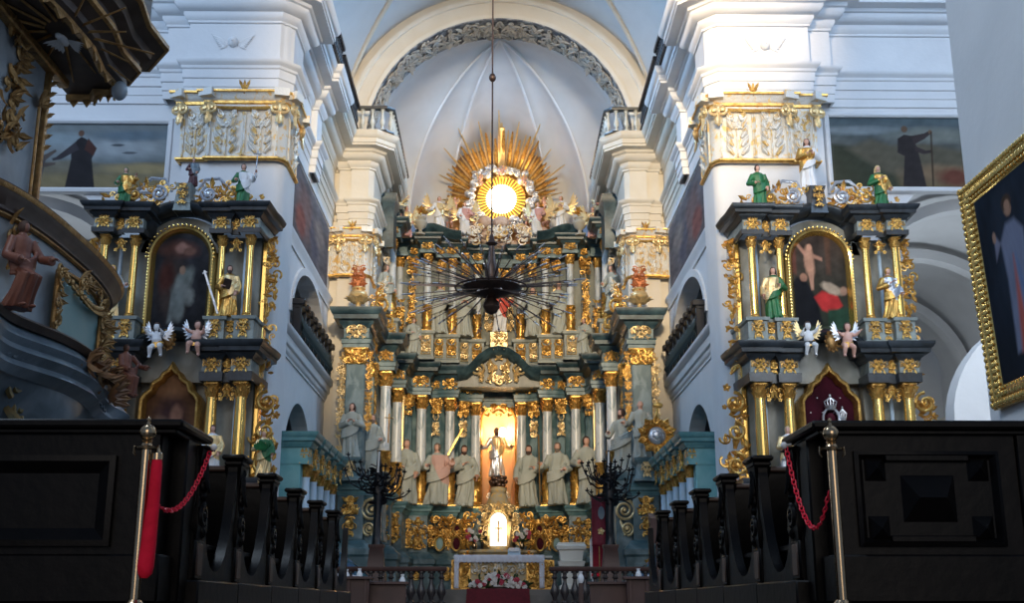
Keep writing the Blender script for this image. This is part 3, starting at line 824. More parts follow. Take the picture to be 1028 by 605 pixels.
# ================================================================== GILDED PIER CAPITALS, BALUSTRADES, MURALS
def pier_capital(label, sx, x_out, x_in, yf, yin, z0, z1, group=None):
    """large white and gold composite capital wrapped round the inner corner of a pier"""
    at = (sx*-(-x_out-x_in)/-2 if False else sx*(-(x_out+x_in)/2), yf, z0)
    t = thing('pier_capital', label, 'capital', at, group)
    H = z1-z0; xo, xi = -x_out, -x_in
    plan = [(xo, yf+.3), (xo, yf-.02), (xo+(xi-xo)*.28, yf-.02), (xo+(xi-xo)*.28, yf-.12), (xi-.12, yf-.12), (xi-.02, yf-.02), (xi+.04, yf+.1), (xi+.04, yin), (xi-.3, yin)]
    w = MB(sx); w.sweep(plan, [(0, z0), (.03, z0), (.04, z0+H*.72), (.12, z0+H*.8), (.12, z0+H*.86), (0, z0+H*.86)]); w.build('bell', goldcream, t)
    w = MB(sx); w.sweep(plan, [(0, z0-.09), (.07, z0-.09), (.11, z0-.05), (.11, z0-.01), (.06, z0+.02), (0, z0+.02)]); w.build('necking', gold, t)
    # abacus with concave scallops
    w = MB(sx); ab = []
    xs = [xo-.05, xo+(xi-xo)*.28, xo+(xi-xo)*.64, xi+.05]
    w.sweep(plan, [(.1, z0+H*.86), (.2, z0+H*.9), (.22, z0+H*.94), (.3, z0+H*.98), (.3, z0+H), (0, z0+H)])
    for (cx, cy, dx, dy) in ((xo-.02, yf-.1, -.5, -1), (xo+(xi-xo)*.28, yf-.2, -.35, -1), (xi-.05, yf-.2, .2, -1), (xi+.15, yf+.0, 1, -.3), (xi+.1, yin-.1, 1, .4)):
        d = Vector((dx, dy, 0)).normalized(); sd = Vector((-d.y, d.x, 0)); p = Vector((cx, cy, 0))
        q = [p-sd*.16-d*.1, p+sd*.16-d*.1, p+sd*.2+d*.28, p-sd*.2+d*.28]
        w.prism([(a.x, a.y) for a in q], z0+H*.90, z0+H*1.02, 'z')
    w.build('abacus', goldcream, t)
    w = MB(sx); w.sweep(plan, [(.29, z0+H*.965), (.325, z0+H*.97), (.325, z0+H*1.0), (.29, z0+H*1.005)], caps=False); w.sweep(plan, [(.1, z0+H*.80), (.16, z0+H*.82), (.16, z0+H*.86), (.1, z0+H*.87)], caps=False); w.build('gilded_fillet', gold, t)
    # volutes
    for (cx, cy, dx, dy) in ((xo-.02, yf-.12, -.4, -1), (xo+(xi-xo)*.28, yf-.22, -.3, -1), (xi-.08, yf-.22, .2, -1), (xi+.22, yf-.02, 1, -.25), (xi+.16, yin-.1, 1, .4)):
        v = MB(sx); d = Vector((dx, dy, 0)).normalized(); sd = Vector((-d.y, d.x, 0)); p = Vector((cx, cy, z0+H*.74))+d*.06
        for sg in (-1, 1):
            spiral(v, p+sd*.12*sg, .17, 1.4, .05, sg, PI/2, tuple(d), 18, plane=(sd, Vector((0, 0, 1))))
        leaf(v, p+Vector((0, 0, -.12)), p+Vector((0, 0, -.5)), .13, .4, .15, tuple(d))
        v.build('volute', goldp, t)
    # acanthus stems and leaves between flutes
    def face(u0, u1, pos, nrm, seed):
        """u along the face; pos(u)->xyz at z=0"""
        v = MB(sx)
        um = (u0+u1)/2
        for sg in (-1, 1):
            for k in range(5):
                zb = z0+H*(.06+.135*k); uu = um+sg*(u1-u0)*(.30-.02*k)
                b = pos(um+sg*(u1-u0)*.12, zb); e = pos(uu+sg*(u1-u0)*.06, zb+H*.17)
                leaf(v, b, e, .085, .5, .2, nrm, 4)
            v.tube([pos(um+sg*(u1-u0)*.47, z0+.04), pos(um+sg*(u1-u0)*.47, z0+H*.7)], .025, 6)
            spiral(v, pos(um+sg*(u1-u0)*.16, z0+H*.66), .12, 1.2, .03, sg, PI/2, tuple(nrm), 12, plane=(Vector(nrm).cross(Vector((0, 0, 1))), Vector((0, 0, 1))), k=5)
        v.tube([pos(um, z0+.04), pos(um, z0+H*.5)], .022, 6)
        rosette(v, pos(um, z0+H*.52), .14, nrm)
        v.tube([pos(um, z0+H*.84), pos(um, z0+H*1.0)], .06, 6)
        v.build('acanthus_panel', silvergold, t)
    F = lambda x, z: Vector((x, yf-.2, z))
    G = lambda x, z: Vector((x, yf-.08, z))
    S_ = lambda y, z: Vector((xi+.12, y, z))
    a, b, c, d = xo, xo+(xi-xo)*.28, xo+(xi-xo)*.62, xi-.1
    face(a+.04, b-.04, G, (0, -1, 0), 1); face(b, c, F, (0, -1, 0), 2); face(c, d, F, (0, -1, 0), 3)
    face(yf+.15, yin-.1, S_, (1, 0, 0), 4)
    v = MB(sx); cx = (b+d)/2
    v.ell((cx, yf-.34, z0+H*1.0), .07, .07, .1, 8, 6)
    for sg in (-1, 0, 1): leaf(v, (cx, yf-.34, z0+H*1.0), (cx+sg*.16, yf-.38, z0+H*1.17), .05, .4, .1)
    v.tube([(b, yf-.24, z0+H*.76), (c, yf-.26, z0+H*.74), (d, yf-.24, z0+H*.76)], .045, 6)
    v.build('crest', gold, t)
goldcream = mat('white and gold paint', (.74, .73, .68), .6, .1, col2=(.80, .58, .26), scale=6, detail=8, contrast=(.56, .64), bump=.5)
silvergold = mat('silvered gilding', (.78, .76, .70), .4, .3, col2=(.74, .50, .18), scale=5, detail=6, contrast=(.48, .62), bump=.4)
for sx, sd in ((1, 'left'), (-1, 'right')):
    pier_capital('large white and gold capital of the %s front pier, above the black side altar' % sd, sx, 8.4, 5.72, Y1, Y1+1.5, ZC0, ZC1)
    pier_capital('smaller looking white and gold capital of the chancel pier just %s of the high altar' % sd, sx, 6.05, 4.68, Y2+.05, Y2+1.5, 11.35, 13.0)

# balustrades on the entablature ledge
def baluster_mb(h, r):
    mb = MB(); mb.lathe([(r*1.1, 0), (r*1.1, h*.06), (r*.5, h*.12), (r*.55, h*.2), (r*1.15, h*.34), (r*.9, h*.48), (r*.42, h*.72), (r*.4, h*.8), (r*.8, h*.86), (r*.55, h*.9), (r*1.0, h*.95), (r*1.0, h)], 10)
    return mb
bal_me = baluster_mb(.85, .085).mesh('baluster', greyst := mat('grey green turned baluster', (.50, .52, .48), .6, col2=(.66, .65, .6), scale=6))
def balustrade(name, label, sx, path, z, n, me, railm, cat='balustrade', h=.85, group=None, rail=.09, balname='baluster'):
    at = (sx*path[0][0], path[0][1], z)
    t = thing(name, label, cat, at, group)
    w = MB(sx)
    pp = path
    w.sweep(pp, [(-rail, z+h), (rail, z+h), (rail*1.25, z+h+.04), (rail*1.25, z+h+.11), (-rail*1.25, z+h+.11), (-rail*1.25, z+h+.04), (-rail, z+h)]); w.build('handrail', railm, t)
    w = MB(sx); w.sweep(pp, [(-rail, z), (rail, z), (rail, z+.05), (-rail, z+.05), (-rail, z)]); w.build('bottom_rail', railm, t)
    L_ = [0]
    for a, b in zip(pp, pp[1:]): L_.append(L_[-1]+math.hypot(b[0]-a[0], b[1]-a[1]))
    for k in range(n):
        d = L_[-1]*(k+.5)/n
        for i in range(len(pp)-1):
            if L_[i] <= d <= L_[i+1]:
                q = (d-L_[i])/(L_[i+1]-L_[i]); x = pp[i][0]*(1-q)+pp[i+1][0]*q; y = pp[i][1]*(1-q)+pp[i+1][1]*q
                link(balname, me, t, (sx*x, y, z+.04)); break
    return t
for sx, sd in ((1, 'left'), (-1, 'right')):
    balustrade('balustrade', 'stone balustrade with dark handrail on the ledge over the chancel pier %s of the arch' % sd, sx,
               [(-5.12, Y2-.72), (-4.1, Y2-.72), (-3.9, Y2-.5), (-3.9, 44.8)], ZE, 22, bal_me, blackm)
    b2 = baluster_mb(.85, .07).mesh('baluster', iron)
    balustrade('iron_railing', 'long black openwork railing on the %s entablature ledge above the choir wall' % sd, sx,
               [(-5.14, 33.9), (-5.14, Y2-.9)], ZE, 40, b2, iron, cat='railing')
    b3 = baluster_mb(.85, .07).mesh('baluster', iron)
    balustrade('iron_railing', 'short black railing on the near part of the %s entablature ledge' % sd, sx,
               [(-5.1, Y1+.6), (-5.1, 33.5)], ZE, 24, b3, iron, cat='railing')
    # loggia balcony with dark bulging front
    t = thing('balcony_front', 'black carved bulging balcony front in the arched opening high on the %s choir wall' % sd, 'balcony', (sx*-6.0, 35, 7.55))
    for k in range(9):
        w = MB(sx); ya = 32.0+6.0*k/8; w.box(-5.98, -5.72, ya-.07, ya+.07, 7.55, 8.5, .02); w.box(-6.02, -5.62, ya-.16, ya+.16, 8.48, 8.66, .02); w.build('post', iron, t)
    w = MB(sx); w.sweep([(-5.9, 31.9), (-5.9, 38.1)], [(-.1, 8.4), (.1, 8.4), (.18, 8.47), (.18, 8.56), (-.1, 8.56)]); w.build('handrail', iron, t)
    w = MB(sx); r = random.Random(9)
    for k in range(52):
        y = 32.1+5.8*k/51; z = 7.6+.75*r.random()
        w.tube([(-5.84, y, 7.56), (-5.66, y+.06, 7.8), (-5.74, y-.05, 8.1), (-5.88, y, 8.42)], .028, 5)
        if k % 2: leaf(w, (-5.72, y, 7.7), (-5.70, y+.1, 8.15), .07, .4, .1, (1, 0, 0), 4)
    w.build('scrollwork', mat('black green ironwork', (.03, .045, .045), .45) if sx > 0 else MATS['black green ironwork'], t)
    # winged cherub head in low relief on the entablature of the front pier
    t = thing('cherub_relief', 'faint white winged cherub head in relief on the entablature above the %s pier' % sd, 'relief', (sx*-7.2, Y1-.05, 14.75))
    w = MB(sx); cherub_head(w, (-7.2, Y1-.08, 14.75), .14)
    w.build('head', plaster, t)
    for sg in (-1, 1):
        w = MB(sx)
        for k in range(6): leaf(w, (-7.2+sg*.12, Y1-.06, 14.7), (-7.2+sg*(.62-.05*k), Y1-.07, 14.98-.09*k), .05, .3, .05, n=4)
        w.build('wing', plaster, t)
# murals
def mural_left(U, V):
    p = Paint(U, V, 3).fill((.20, .16, .09), (.10, .14, .17)).noise(.2, 2)
    p.poly([(0, .38), (.3, .44), (.6, .38), (1, .42), (1, 1), (0, 1)], (.17, .195, .20), .05)
    p.blob(.62, .62, .4, .14, (.30, .33, .34), .9).blob(.2, .75, .22, .10, (.24, .29, .31), .9).blob(.75, .82, .28, .08, (.13, .17, .20), .9).blob(.85, .3, .3, .08, (.30, .24, .13), .8).blob(.5, .12, .5, .1, (.22, .18, .10), .8)
    p.blob(.64, .67, .05, .02, (.08, .09, .10), .5).blob(.73, .55, .05, .02, (.1, .11, .12), .5)
    p.poly([(.285, 0), (.31, .45), (.30, .62), (.34, .75), (.37, .80), (.41, .76), (.48, .60), (.46, .45), (.50, 0)], (.030, .028, .030))
    p.poly([(.42, .78), (.49, .62), (.47, .5), (.40, .6)], (.07, .035, .03))
    p.blob(.365, .855, .022, .05, (.12, .07, .05), .3).poly([(.33, .72), (.20, .48), (.17, .46), (.18, .42), (.24, .45), (.36, .60)], (.05, .045, .05))
    p.poly([(0, .05), (.02, .4), (.07, .52), (.13, .5), (.12, .3), (.10, .05)], (.09, .08, .08)).blob(.095, .60, .022, .05, (.13, .08, .06), .3).poly([(.1, .5), (.19, .60), (.20, .57), (.12, .42)], (.10, .08, .07)).poly([(.08, .38), (.2, .40), (.2, .36), (.08, .30)], (.10, .08, .07))
    return p.noise(.10, 6).C
def mural_right(U, V):
    p = Paint(U, V, 7).fill((.13, .10, .055), (.085, .115, .13)).noise(.2, 2)
    p.poly([(0, 0), (0, .62), (.12, .60), (.25, .52), (.4, .50), (.45, .2), (.5, 0)], (.045, .05, .035), .06)
    p.poly([(.12, .55), (.3, .70), (.45, .60), (.7, .64), (1, .50), (1, .2), (.4, .2)], (.10, .09, .065), .07)
    p.blob(.2, .82, .25, .06, (.20, .23, .24), .9).blob(.75, .75, .3, .1, (.17, .18, .16), .9).blob(.8, .2, .25, .12, (.19, .13, .08), .8).blob(.9, .15, .12, .12, (.13, .05, .035), .8)
    p.poly([(.51, .02), (.54, .45), (.49, .50), (.50, .70), (.55, .76), (.61, .74), (.64, .55), (.66, .3), (.68, .01)], (.035, .03, .03))
    p.blob(.555, .84, .025, .05, (.12, .08, .055), .3).poly([(.60, .74), (.70, .78), (.73, .81), (.75, .78), (.70, .70), (.62, .62)], (.045, .035, .035)).blob(.745, .80, .014, .03, (.14, .09, .06), .4)
    p.poly([(.62, .60), (.70, .53), (.74, .54), (.74, .50), (.68, .48), (.62, .52)], (.045, .035, .035)); p.poly([(.745, .80), (.757, .80), (.735, .02), (.722, .02)], (.05, .035, .025))
    return p.noise(.10, 6).C
YM = Y1+.53
for sx, fn, lab in ((1, mural_left, 'faded wall painting of two dark robed figures by pale water, left above the arch'), (-1, mural_right, 'faded wall painting of a dark robed wanderer holding a staff, right above the arch')):
    xl, xr = (Xat(30, 160, YM), Xat(167, 160, YM)) if sx > 0 else (Xat(834, 160, YM), Xat(972, 160, YM))
    zb, zt = (Zat(191, YM), Zat(127, YM)) if sx > 0 else (Zat(187, YM), Zat(117, YM))
    t = thing('wall_painting', lab, 'painting', ((xl+xr)/2, YM, zb))
    canvas('painted_panel', (xl, YM-.03, zb), (1, 0, 0), (0, 0, 1), xr-xl, zt-zb, 180, 100, fn, frescom, t)
    w = MB(); 
    w.sweep([(xl, zb), (xr, zb), (xr, zt), (xl, zt)], [(0, YM-.02), (0, YM-.10), (.05, YM-.14), (.12, YM-.12), (.16, YM-.05), (.16, YM+.02)], closed=True, plane='xz')
    w.build('frame', plaster, t)
def mural_side(U, V):
    p = Paint(U, V, 11).fill((.13, .11, .11), (.16, .15, .16)).noise(.3, 2)
    p.blob(.35, .5, .2, .35, (.20, .13, .12), .6).blob(.6, .4, .12, .3, (.11, .10, .12), .5).blob(.72, .6, .14, .2, (.23, .19, .17), .6).blob(.25, .3, .12, .2, (.26, .10, .08), .5)
    return p.noise(.2, 6).C
for sx, sd in ((1, 'left'), (-1, 'right')):
    t = thing('wall_painting', 'purplish wall painting above the balcony arch on the %s choir wall' % sd, 'painting', (sx*-6.0, 34.6, 10.65))
    canvas('painted_panel', (sx*-6.02, 30.9, 10.65), (0, 1, 0), (0, 0, 1), 7.4, 2.25, 90, 60, mural_side, frescom, t)
    w = MB(sx); w.sweep([(-XW, Y1+1.62), (-XW, Y2+.3)], [(0, 10.56), (.08, 10.56), (.1, 10.62), (0, 10.64)]); w.build('frame', plaster, t)

# scrolling relief on the soffit of the chancel arch
q = MB(); carving(q, .2, PI*RA-.2, .12, 1.35, 0, 77, .34, sym=True, density=1.15)
w = MB(); w.f = q.f; w.m = q.m
w.v = [((RA+y_*.9)*math.cos(PI-x_/RA), Y2+.12+z_, ZA+(RA+y_*.9)*math.sin(PI-x_/RA)) for x_, y_, z_ in q.v]
struct('trim_9', w, mat('light stucco scroll', (.46, .43, .38), .85))
# ================================================================== THE HIGH ALTAR
HA = thing('high_altar', 'towering blue green marbled and gilded two storey high altar filling the end of the sanctuary', 'altar', (0, 45, .48))
def both(path): return path+flip_path(path)[1:] if abs(path[-1][0]) < 1e-6 else path+flip_path(path)
E1 = [(-5.25, 38.66), (-5.25, 37.55), (-4.4, 37.55), (-4.4, 38.75), (-4.52, 38.75), (-4.52, 41.35), (-3.88, 41.35), (-3.88, 42.05), (-4.5, 42.05), (-4.5, 44.85), (-3.75, 44.85), (-3.75, 45.9), (-3.6, 46.45), (-2.85, 46.45), (-2.85, 47.3), (-2.36, 47.05), (-1.72, 47.05), (-1.72, 47.95), (-1.26, 48.15), (-.72, 48.15), (-.72, 48.9), (0, 48.9)]
W1 = [(-5.15, 38.66), (-5.15, 37.65), (-4.5, 37.65), (-4.5, 38.75), (-4.57, 38.75), (-4.57, 45.6), (-3.9, 46.0), (-3.6, 47.2), (-2.6, 47.75), (-1.5, 48.4), (-.72, 48.95)]
C1s = [(-4.2, 41.7), (-4.07, 45.2), (-3.2, 46.78), (-2.04, 47.4), (-.98, 48.5)]
C2s = [(-4.3, 44.0), (-4.22, 46.5), (-3.0, 46.0), (-1.98, 46.7), (-.93, 47.6)]
E2 = [(-4.58, 43.65), (-4.0, 43.65), (-4.0, 44.35), (-4.5, 44.35), (-4.5, 46.15), (-3.9, 46.15), (-3.9, 46.6), (-3.32, 46.3), (-3.3, 45.68), (-2.7, 45.68), (-2.7, 46.4), (-2.28, 46.38), (-1.68, 46.38), (-1.68, 47.1), (-1.23, 47.28), (-.63, 47.28), (-.63, 47.9), (0, 47.9)]
W2 = [(-4.6, 43.9), (-4.55, 46.6), (-3.9, 46.8), (-3.4, 46.7), (-2.4, 47.0), (-1.3, 47.8), (-.63, 48.2), (0, 48.2)]
# marbled walls of both storeys
w = MB()
for sx in (1, -1):
    q = MB(sx); q.sweep(W1, [(0, .48), (0, 8.45)], caps=False); w.merge(q)
w2_ = MB(); w2_.sweep(both(W2), [(0, 9.7), (0, 15.0)], caps=False); w2_.build('upper_wall', mat('grey olive marbled wood', (.15, .17, .15), .5, col2=(.30, .31, .26), scale=1.6, detail=8, contrast=(.42, .68), stretch=(1, 1, .7)), HA)
w.box(-.8, .8, 48.93, 49.1, 8.35, 9.0)
w.build('marbled_wall', tealm, HA)
# niche
w = MB()
ng = []
for j in range(19):
    t = j/18
    if t < .6: z = 3.0+(7.72-3.0)*t/.6; k = 1
    else:
        a = (t-.6)/.4*PI/2; z = 7.72+.62*math.sin(a); k = max(math.cos(a), .001)
    ng.append([(.70*k*math.cos(PI*i/16), 48.95+.9*k*math.sin(PI*i/16), z) for i in range(17)])
w.rings(ng, closed=False, caps=False)
w.build('niche', niche_m, HA)
w = MB(); w.sweep([(-.70, 3.95), (-.70, 7.72)]+arc(0, 7.72, .70, PI, 0, 16, .62)+[(.70, 7.72), (.70, 3.95)], [(0, 48.95), (0, 48.85), (-.04, 48.78), (-.10, 48.80), (-.12, 48.95)], plane='xz', caps=False)
carving(w, -.62, .62, 7.95, 8.38, 48.75, 3, .22, density=.8); w.build('niche_frame', gold, HA)
# pedestal zone of the lower storey
p = both(E1[:-3]+[(-1.26, 48.15)])
pl = E1[:-2]
def wrapped(name, m, prof, path=None, plist=(1, -1)):
    w = MB()
    for sx in plist:
        q = MB(sx); q.sweep(path or E1, prof); w.merge(q)
    return w.build(name, m, HA)
BP = [(x, y) for x, y in E1[:-2]]+[(-.72, 48.6)]
wrapped('plinth', tealm, [(.28, .48), (.28, 1.55), (.34, 1.62), (.34, 1.8), (.2, 1.95), (.08, 2.08), (.0, 2.1)], BP)
wrapped('pedestal_zone', tealm, [(0, 2.05), (.0, 3.55)], BP)
wrapped('pedestal_cornice', teallightdark := mat('blue green moulding', (.09, .20, .22), .45, col2=(.19, .33, .34), scale=2.5, detail=7, contrast=(.4, .7)), prof_cornice(3.52, 3.94, .22)+[(-.9, 3.94)], BP)
wrapped('architrave', tealm, [(0, 8.45), (.03, 8.45), (.03, 8.58), (.07, 8.6), (.07, 8.74), (.11, 8.78), (0, 8.78)])
wrapped('frieze', tealm, [(.0, 8.78), (0, 9.18)])
wrapped('cornice', tealdark, prof_cornice(9.14, 9.78, .46)+[(-.9, 9.78)])
wrapped('upper_pedestal_zone', panelm, [(.04, 9.78), (.04, 9.9), (0, 9.94), (0, 10.82), (.07, 10.88), (.08, 11.0), (-.6, 11.0)], E2)
wrapped('upper_frieze', tealm, [(0, 14.35), (.04, 14.36), (.04, 14.48), (0, 14.5), (0, 14.78)], E2)
wrapped('upper_cornice', tealdark, prof_cornice(14.75, 15.15, .36)+[(-.8, 15.15)], E2)
# carved panels: templates of unit-ish size
CV = {}
def carve_me(w_, h_, seed, m=None, size=None, density=1.0):
    m = m or gold; k = (round(w_, 2), round(h_, 2), seed, m.name)
    if k not in CV:
        mb = MB(); carving(mb, -w_/2, w_/2, 0, h_, 0, seed, size, density=density)
        q_ = min(w_, h_)*.05; n_ = 10
        mb.tube([(.12*w_*math.sin(i*1.9), -.01, h_*(.03+.94*i/n_)) for i in range(n_+1)], q_, 5)
        mb.tube([(-w_*.46+.92*w_*i/n_, -.01, h_*(.5+.12*math.sin(i*1.7))) for i in range(n_+1)], q_, 5)
        CV[k] = mb.mesh('carving', m, ang=70)
    return CV[k]
def capit(r, h, m=None):
    m = m or gold; k = ('cap', r, h, m.name)
    if k not in CV:
        mb = MB(); capital_mb(mb, r, h); CV[k] = mb.mesh('capital', m, ang=70)
    return CV[k]
def shaft(r, h, m, nm='shaft', r1=.86):
    k = ('sh', r, h, m.name)
    if k not in CV:
        mb = MB(); mb.lathe([(r, 0), (r, h*.3), (r*(1+r1)/2*1.01, h*.7), (r*r1, h*.985), (r*r1*1.12, h*.985), (r*r1*1.12, h)], 20); CV[k] = mb.mesh(nm, m)
    return CV[k]
def base_me(r, m=None):
    m = m or gold; k = ('b', r, m.name)
    if k not in CV:
        mb = MB(); mb.box(-r*1.45, r*1.45, -r*1.45, r*1.45, 0, r*.4, .01); mb.lathe([(r*1.4, r*.4), (r*1.45, r*.55), (r*1.35, r*.75), (r*1.1, r*.85), (r*1.12, r*1.0), (r*1.22, r*1.1), (r*1.12, r*1.25), (r, r*1.3)], 18); CV[k] = mb.mesh('base', m)
    return CV[k]
def sleeve_me(r, h, seed, m=None):
    m = m or gold; k = ('sl', r, h, seed, m.name)
    if k not in CV:
        mb = MB(); mb.lathe([(r*1.02, 0), (r*1.10, h*.3), (r*1.08, h*.95), (r*1.18, h*.96), (r*1.18, h), (r, h)], 16)
        rr = random.Random(seed)
        for i in range(34):
            a = rr.random()*2*PI; z = h*(.05+.85*rr.random()); d = Vector((math.cos(a), math.sin(a), 0)); q = d*r*1.07+Vector((0, 0, z)); tg = Vector((-d.y, d.x, 0))
            b_ = rr.random()*PI
            dd = tg*math.cos(b_)*.12+Vector((0, 0, .14*math.sin(b_)))
            if i % 3: leaf(mb, q-dd*.6, q+dd*.8+d*.01, .045, .5, .2, d, 3)
            else: spiral(mb, q+d*.01, .07, 1.0, .018, rr.choice((1, -1)), b_, tuple(d), 9, plane=(tg, Vector((0, 0, 1))), k=4)
        CV[k] = mb.mesh('sleeve', m, ang=70)
    return CV[k]
def column(parent, x, y, z0, z1, r, caph, shm, slh=0., seed=1, capm=None, basem=None, name='column'):
    """column part with capital, base and gilded sleeve as its sub-parts"""
    bh = r*1.3
    c = link(name, shaft(r, round(z1-z0-caph-bh, 2), shm), parent, (x, y, z0+bh))
    link('capital', capit(r*.86, caph, capm), c, (x, y, z1-caph))
    link('base', base_me(r, basem), c, (x, y, z0))
    if slh: link('sleeve', sleeve_me(r, slh, seed), c, (x, y, z0+bh))
    return c
def pilaster(parent, x, y, z0, z1, w_, m, caph=.5, rz=0., capm=None, d=.12):
    k = ('pil', round(w_, 2), round(z1-z0, 2), m.name, d)
    if k not in CV:
        mb = MB(); h = z1-z0; mb.box(-w_/2, w_/2, -d/2, d, 0, h, .015); mb.box(-w_/2-.03, w_/2+.03, -d/2-.03, d, 0, .16, .02)
        CV[k] = mb.mesh('pilaster', m)
    o = link('pilaster', CV[k], parent, (x, y, z0), rz=rz)
    # capital of the pilaster: carved block
    kk = ('pc', round(w_, 2), round(caph, 2), (capm or gold).name)
    if kk not in CV:
        mb = MB(); mb.box(-w_*.55, w_*.55, -.1, .1, 0, caph*.85, .02); mb.box(-w_*.68, w_*.68, -.18, .1, caph*.86, caph, .015)
        carving(mb, -w_*.6, w_*.6, 0, caph*.85, -.1, 2, w_*.42, density=1.2)
        for s in (-1, 1): spiral(mb, (s*w_*.5, -.14, caph*.72), caph*.18, 1.2, .03, s, PI/2, n=12, k=5)
        CV[kk] = mb.mesh('capital', capm or gold, ang=70)
    c = bpy.data.objects.new('capital', CV[kk]); COL.objects.link(c); c.parent = o; c.location = (0, 0, z1-z0-caph)
    return o
for sx in (1, -1):
    for i, (x, y) in enumerate(C1s):
        column(HA, sx*x, y, 3.94, 8.45, .215, .56, whitem, 1.28, i+1)
    for i, (x, y) in enumerate(C2s):
        column(HA, sx*x, y, 11.0, 14.36, .155, .42, whitem, .95, i+3)
    for (x, y, rz) in ((-3.72, 46.4, .9), (-2.62, 47.5, .35), (-1.50, 48.1, .4), (-4.5, 43.6, PI/2), (-4.5, 40.2, PI/2)):
        pilaster(HA, sx*x, y, 3.94, 8.45, .34, tealm, .5, sx*rz)
    for (x, y, rz) in ((-3.62, 46.6, .3), (-2.46, 46.9, .3), (-1.46, 47.55, .4), (-4.5, 45.2, PI/2)):
        pilaster(HA, sx*x, y, 11.0, 14.36, .26, greym, .4, sx*rz)
    pilaster(HA, sx*-4.82, 37.6, 3.94, 8.45, .62, tealm, .56)
    # gilded fringe along the outer pilaster
    for k in range(3): link('fringe', carve_me(.26, 1.45, 4+k, goldp, .16, 1.1), HA, (sx*-5.28, 37.72, 4.1+1.42*k))
    link('fringe', carve_me(.2, 1.4, 8, gold, .13, 1.1), HA, (sx*-4.36, 37.7, 5.6)); link('fringe', carve_me(.2, 1.4, 8, gold, .13, 1.1), HA, (sx*-4.36, 37.7, 7.0))
    # frieze carvings of the lower entablature
    for (x, y, wd) in ((-4.82, 37.5, .62), (-4.2, 41.3, .5), (-4.05, 44.8, .5), (-3.22, 46.4, .6), (-2.04, 47.0, .55), (-.98, 48.1, .45), (-2.6, 47.15, .4), (-1.5, 47.9, .4)):
        link('frieze_carving', carve_me(wd, .38, 3 if wd > .5 else 6, goldp if wd > .6 else gold, .17, 1.2), HA, (sx*x, y, 8.79))
    for (x, y, wd) in ((-4.28, 43.6, .44), (-3.0, 45.63, .5), (-1.98, 46.33, .5), (-.93, 47.23, .45), (-2.5, 46.36, .36), (-1.46, 47.1, .36), (-3.6, 46.4, .36)):
        link('frieze_carving', carve_me(wd, .28, 5, gold, .13, 1.2), HA, (sx*x, y, 14.5))
    # side-facing carvings on the sanctuary walls
    for (x, y, z, h) in ((-4.45, 39.6, 8.79, .38), (-4.45, 43.0, 8.79, .38)):
        link('frieze_carving', carve_me(1.2, h, 9, gold, .2, 1.0), HA, (sx*x, y, z), rz=sx*PI/2)
    # gilded panels in the upper pedestal zone
    for (x, y, wd, m_) in ((-4.28, 43.62, .36, gold), (-3.0, 45.64, .34, goldp), (-2.5, 46.34, .28, gold), (-1.98, 46.34, .34, gold), (-1.46, 47.05, .26, goldp), (-.93, 47.24, .34, gold), (-3.62, 46.38, .3, gold)):
        link('pedestal_panel', carve_me(wd, .72, 7, m_, .16, 1.0), HA, (sx*x, y, 10.03))
        w = MB(sx); w.sweep([(x-wd/2-.03, 9.99), (x+wd/2+.03, 9.99), (x+wd/2+.03, 10.79), (x-wd/2-.03, 10.79)], [(0, y+.03), (0, y), (-.03, y-.02), (-.05, y+.03)], closed=True, plane='xz'); w.build('panel_frame', goldp, HA)
    # gilded carvings of the lower pedestal zone
    for (x, y, wd, z, h, sd_) in ((-4.82, 37.5, .5, 2.85, .6, 2), (-4.82, 37.5, .3, 2.25, .5, 3), (-4.2, 41.3, .46, 2.3, 1.15, 4), (-4.05, 44.8, .46, 2.3, 1.15, 5), (-3.22, 46.4, .6, 2.25, 1.2, 6), (-2.6, 46.9, .5, 2.2, 1.3, 7), (-2.04, 47.0, .6, 2.2, 1.3, 8), (-1.45, 47.9, .55, 2.2, 1.3, 9), (-3.6, 46.2, .3, 2.2, 1.2, 2)):
        link('pedestal_carving', carve_me(wd, h, sd_, gold, .22, 1.15), HA, (sx*x, y-.03, z))
    for (x, y, wd, z, h, sd_) in ((-4.82, 37.24, .22, 1.1, .35, 2), (-3.22, 46.1, .3, 1.0, .5, 2), (-4.2, 41.05, .3, 1.0, .5, 2), (-2.04, 46.7, .3, 1.0, .5, 2)):
        link('plinth_carving', carve_me(wd, h, sd_, gold, .14, 1.1), HA, (sx*x, y, z))
    # volute scrolls beside the outer pedestal
    w = MB(sx); spiral(w, (-4.12, 37.6, 3.05), .36, 2.2, .055, 1, PI/2, n=40, decay=.9); spiral(w, (-4.2, 37.6, 2.45), .22, 2, .045, -1, -PI/2, n=30, decay=.9)
    w.tube([(-4.15, 37.6, 3.4), (-4.0, 37.7, 3.5), (-3.9, 37.9, 3.3), (-3.98, 37.8, 2.8), (-4.15, 37.7, 2.25)], .05, 6); w.build('scroll', goldp, HA)
    w = MB(sx); w.box(-4.4, -3.86, 37.75, 38.3, 1.2, 3.5, .03); w.sweep([(-4.4, 38.3), (-4.4, 37.72), (-3.84, 37.72), (-3.84, 38.3)], prof_cornice(3.4, 3.72, .14)); w.build('scroll_block', tealm, HA)
    # small tapering pedestal on the outer block carrying a figure
    w = MB(sx); w.sweep([(-5.14, 38.0), (-5.14, 37.08), (-4.53, 37.08), (-4.53, 38.0)], [(.12, 3.94), (.12, 4.02), (.03, 4.12), (0, 4.5), (.1, 4.6), (.12, 4.7), (-.3, 4.7)]); w.build('figure_pedestal', tealm, HA)
    link('pedestal_carving', carve_me(.3, .42, 3, goldp, .15, 1.2), HA, (sx*-4.83, 37.04, 4.1))
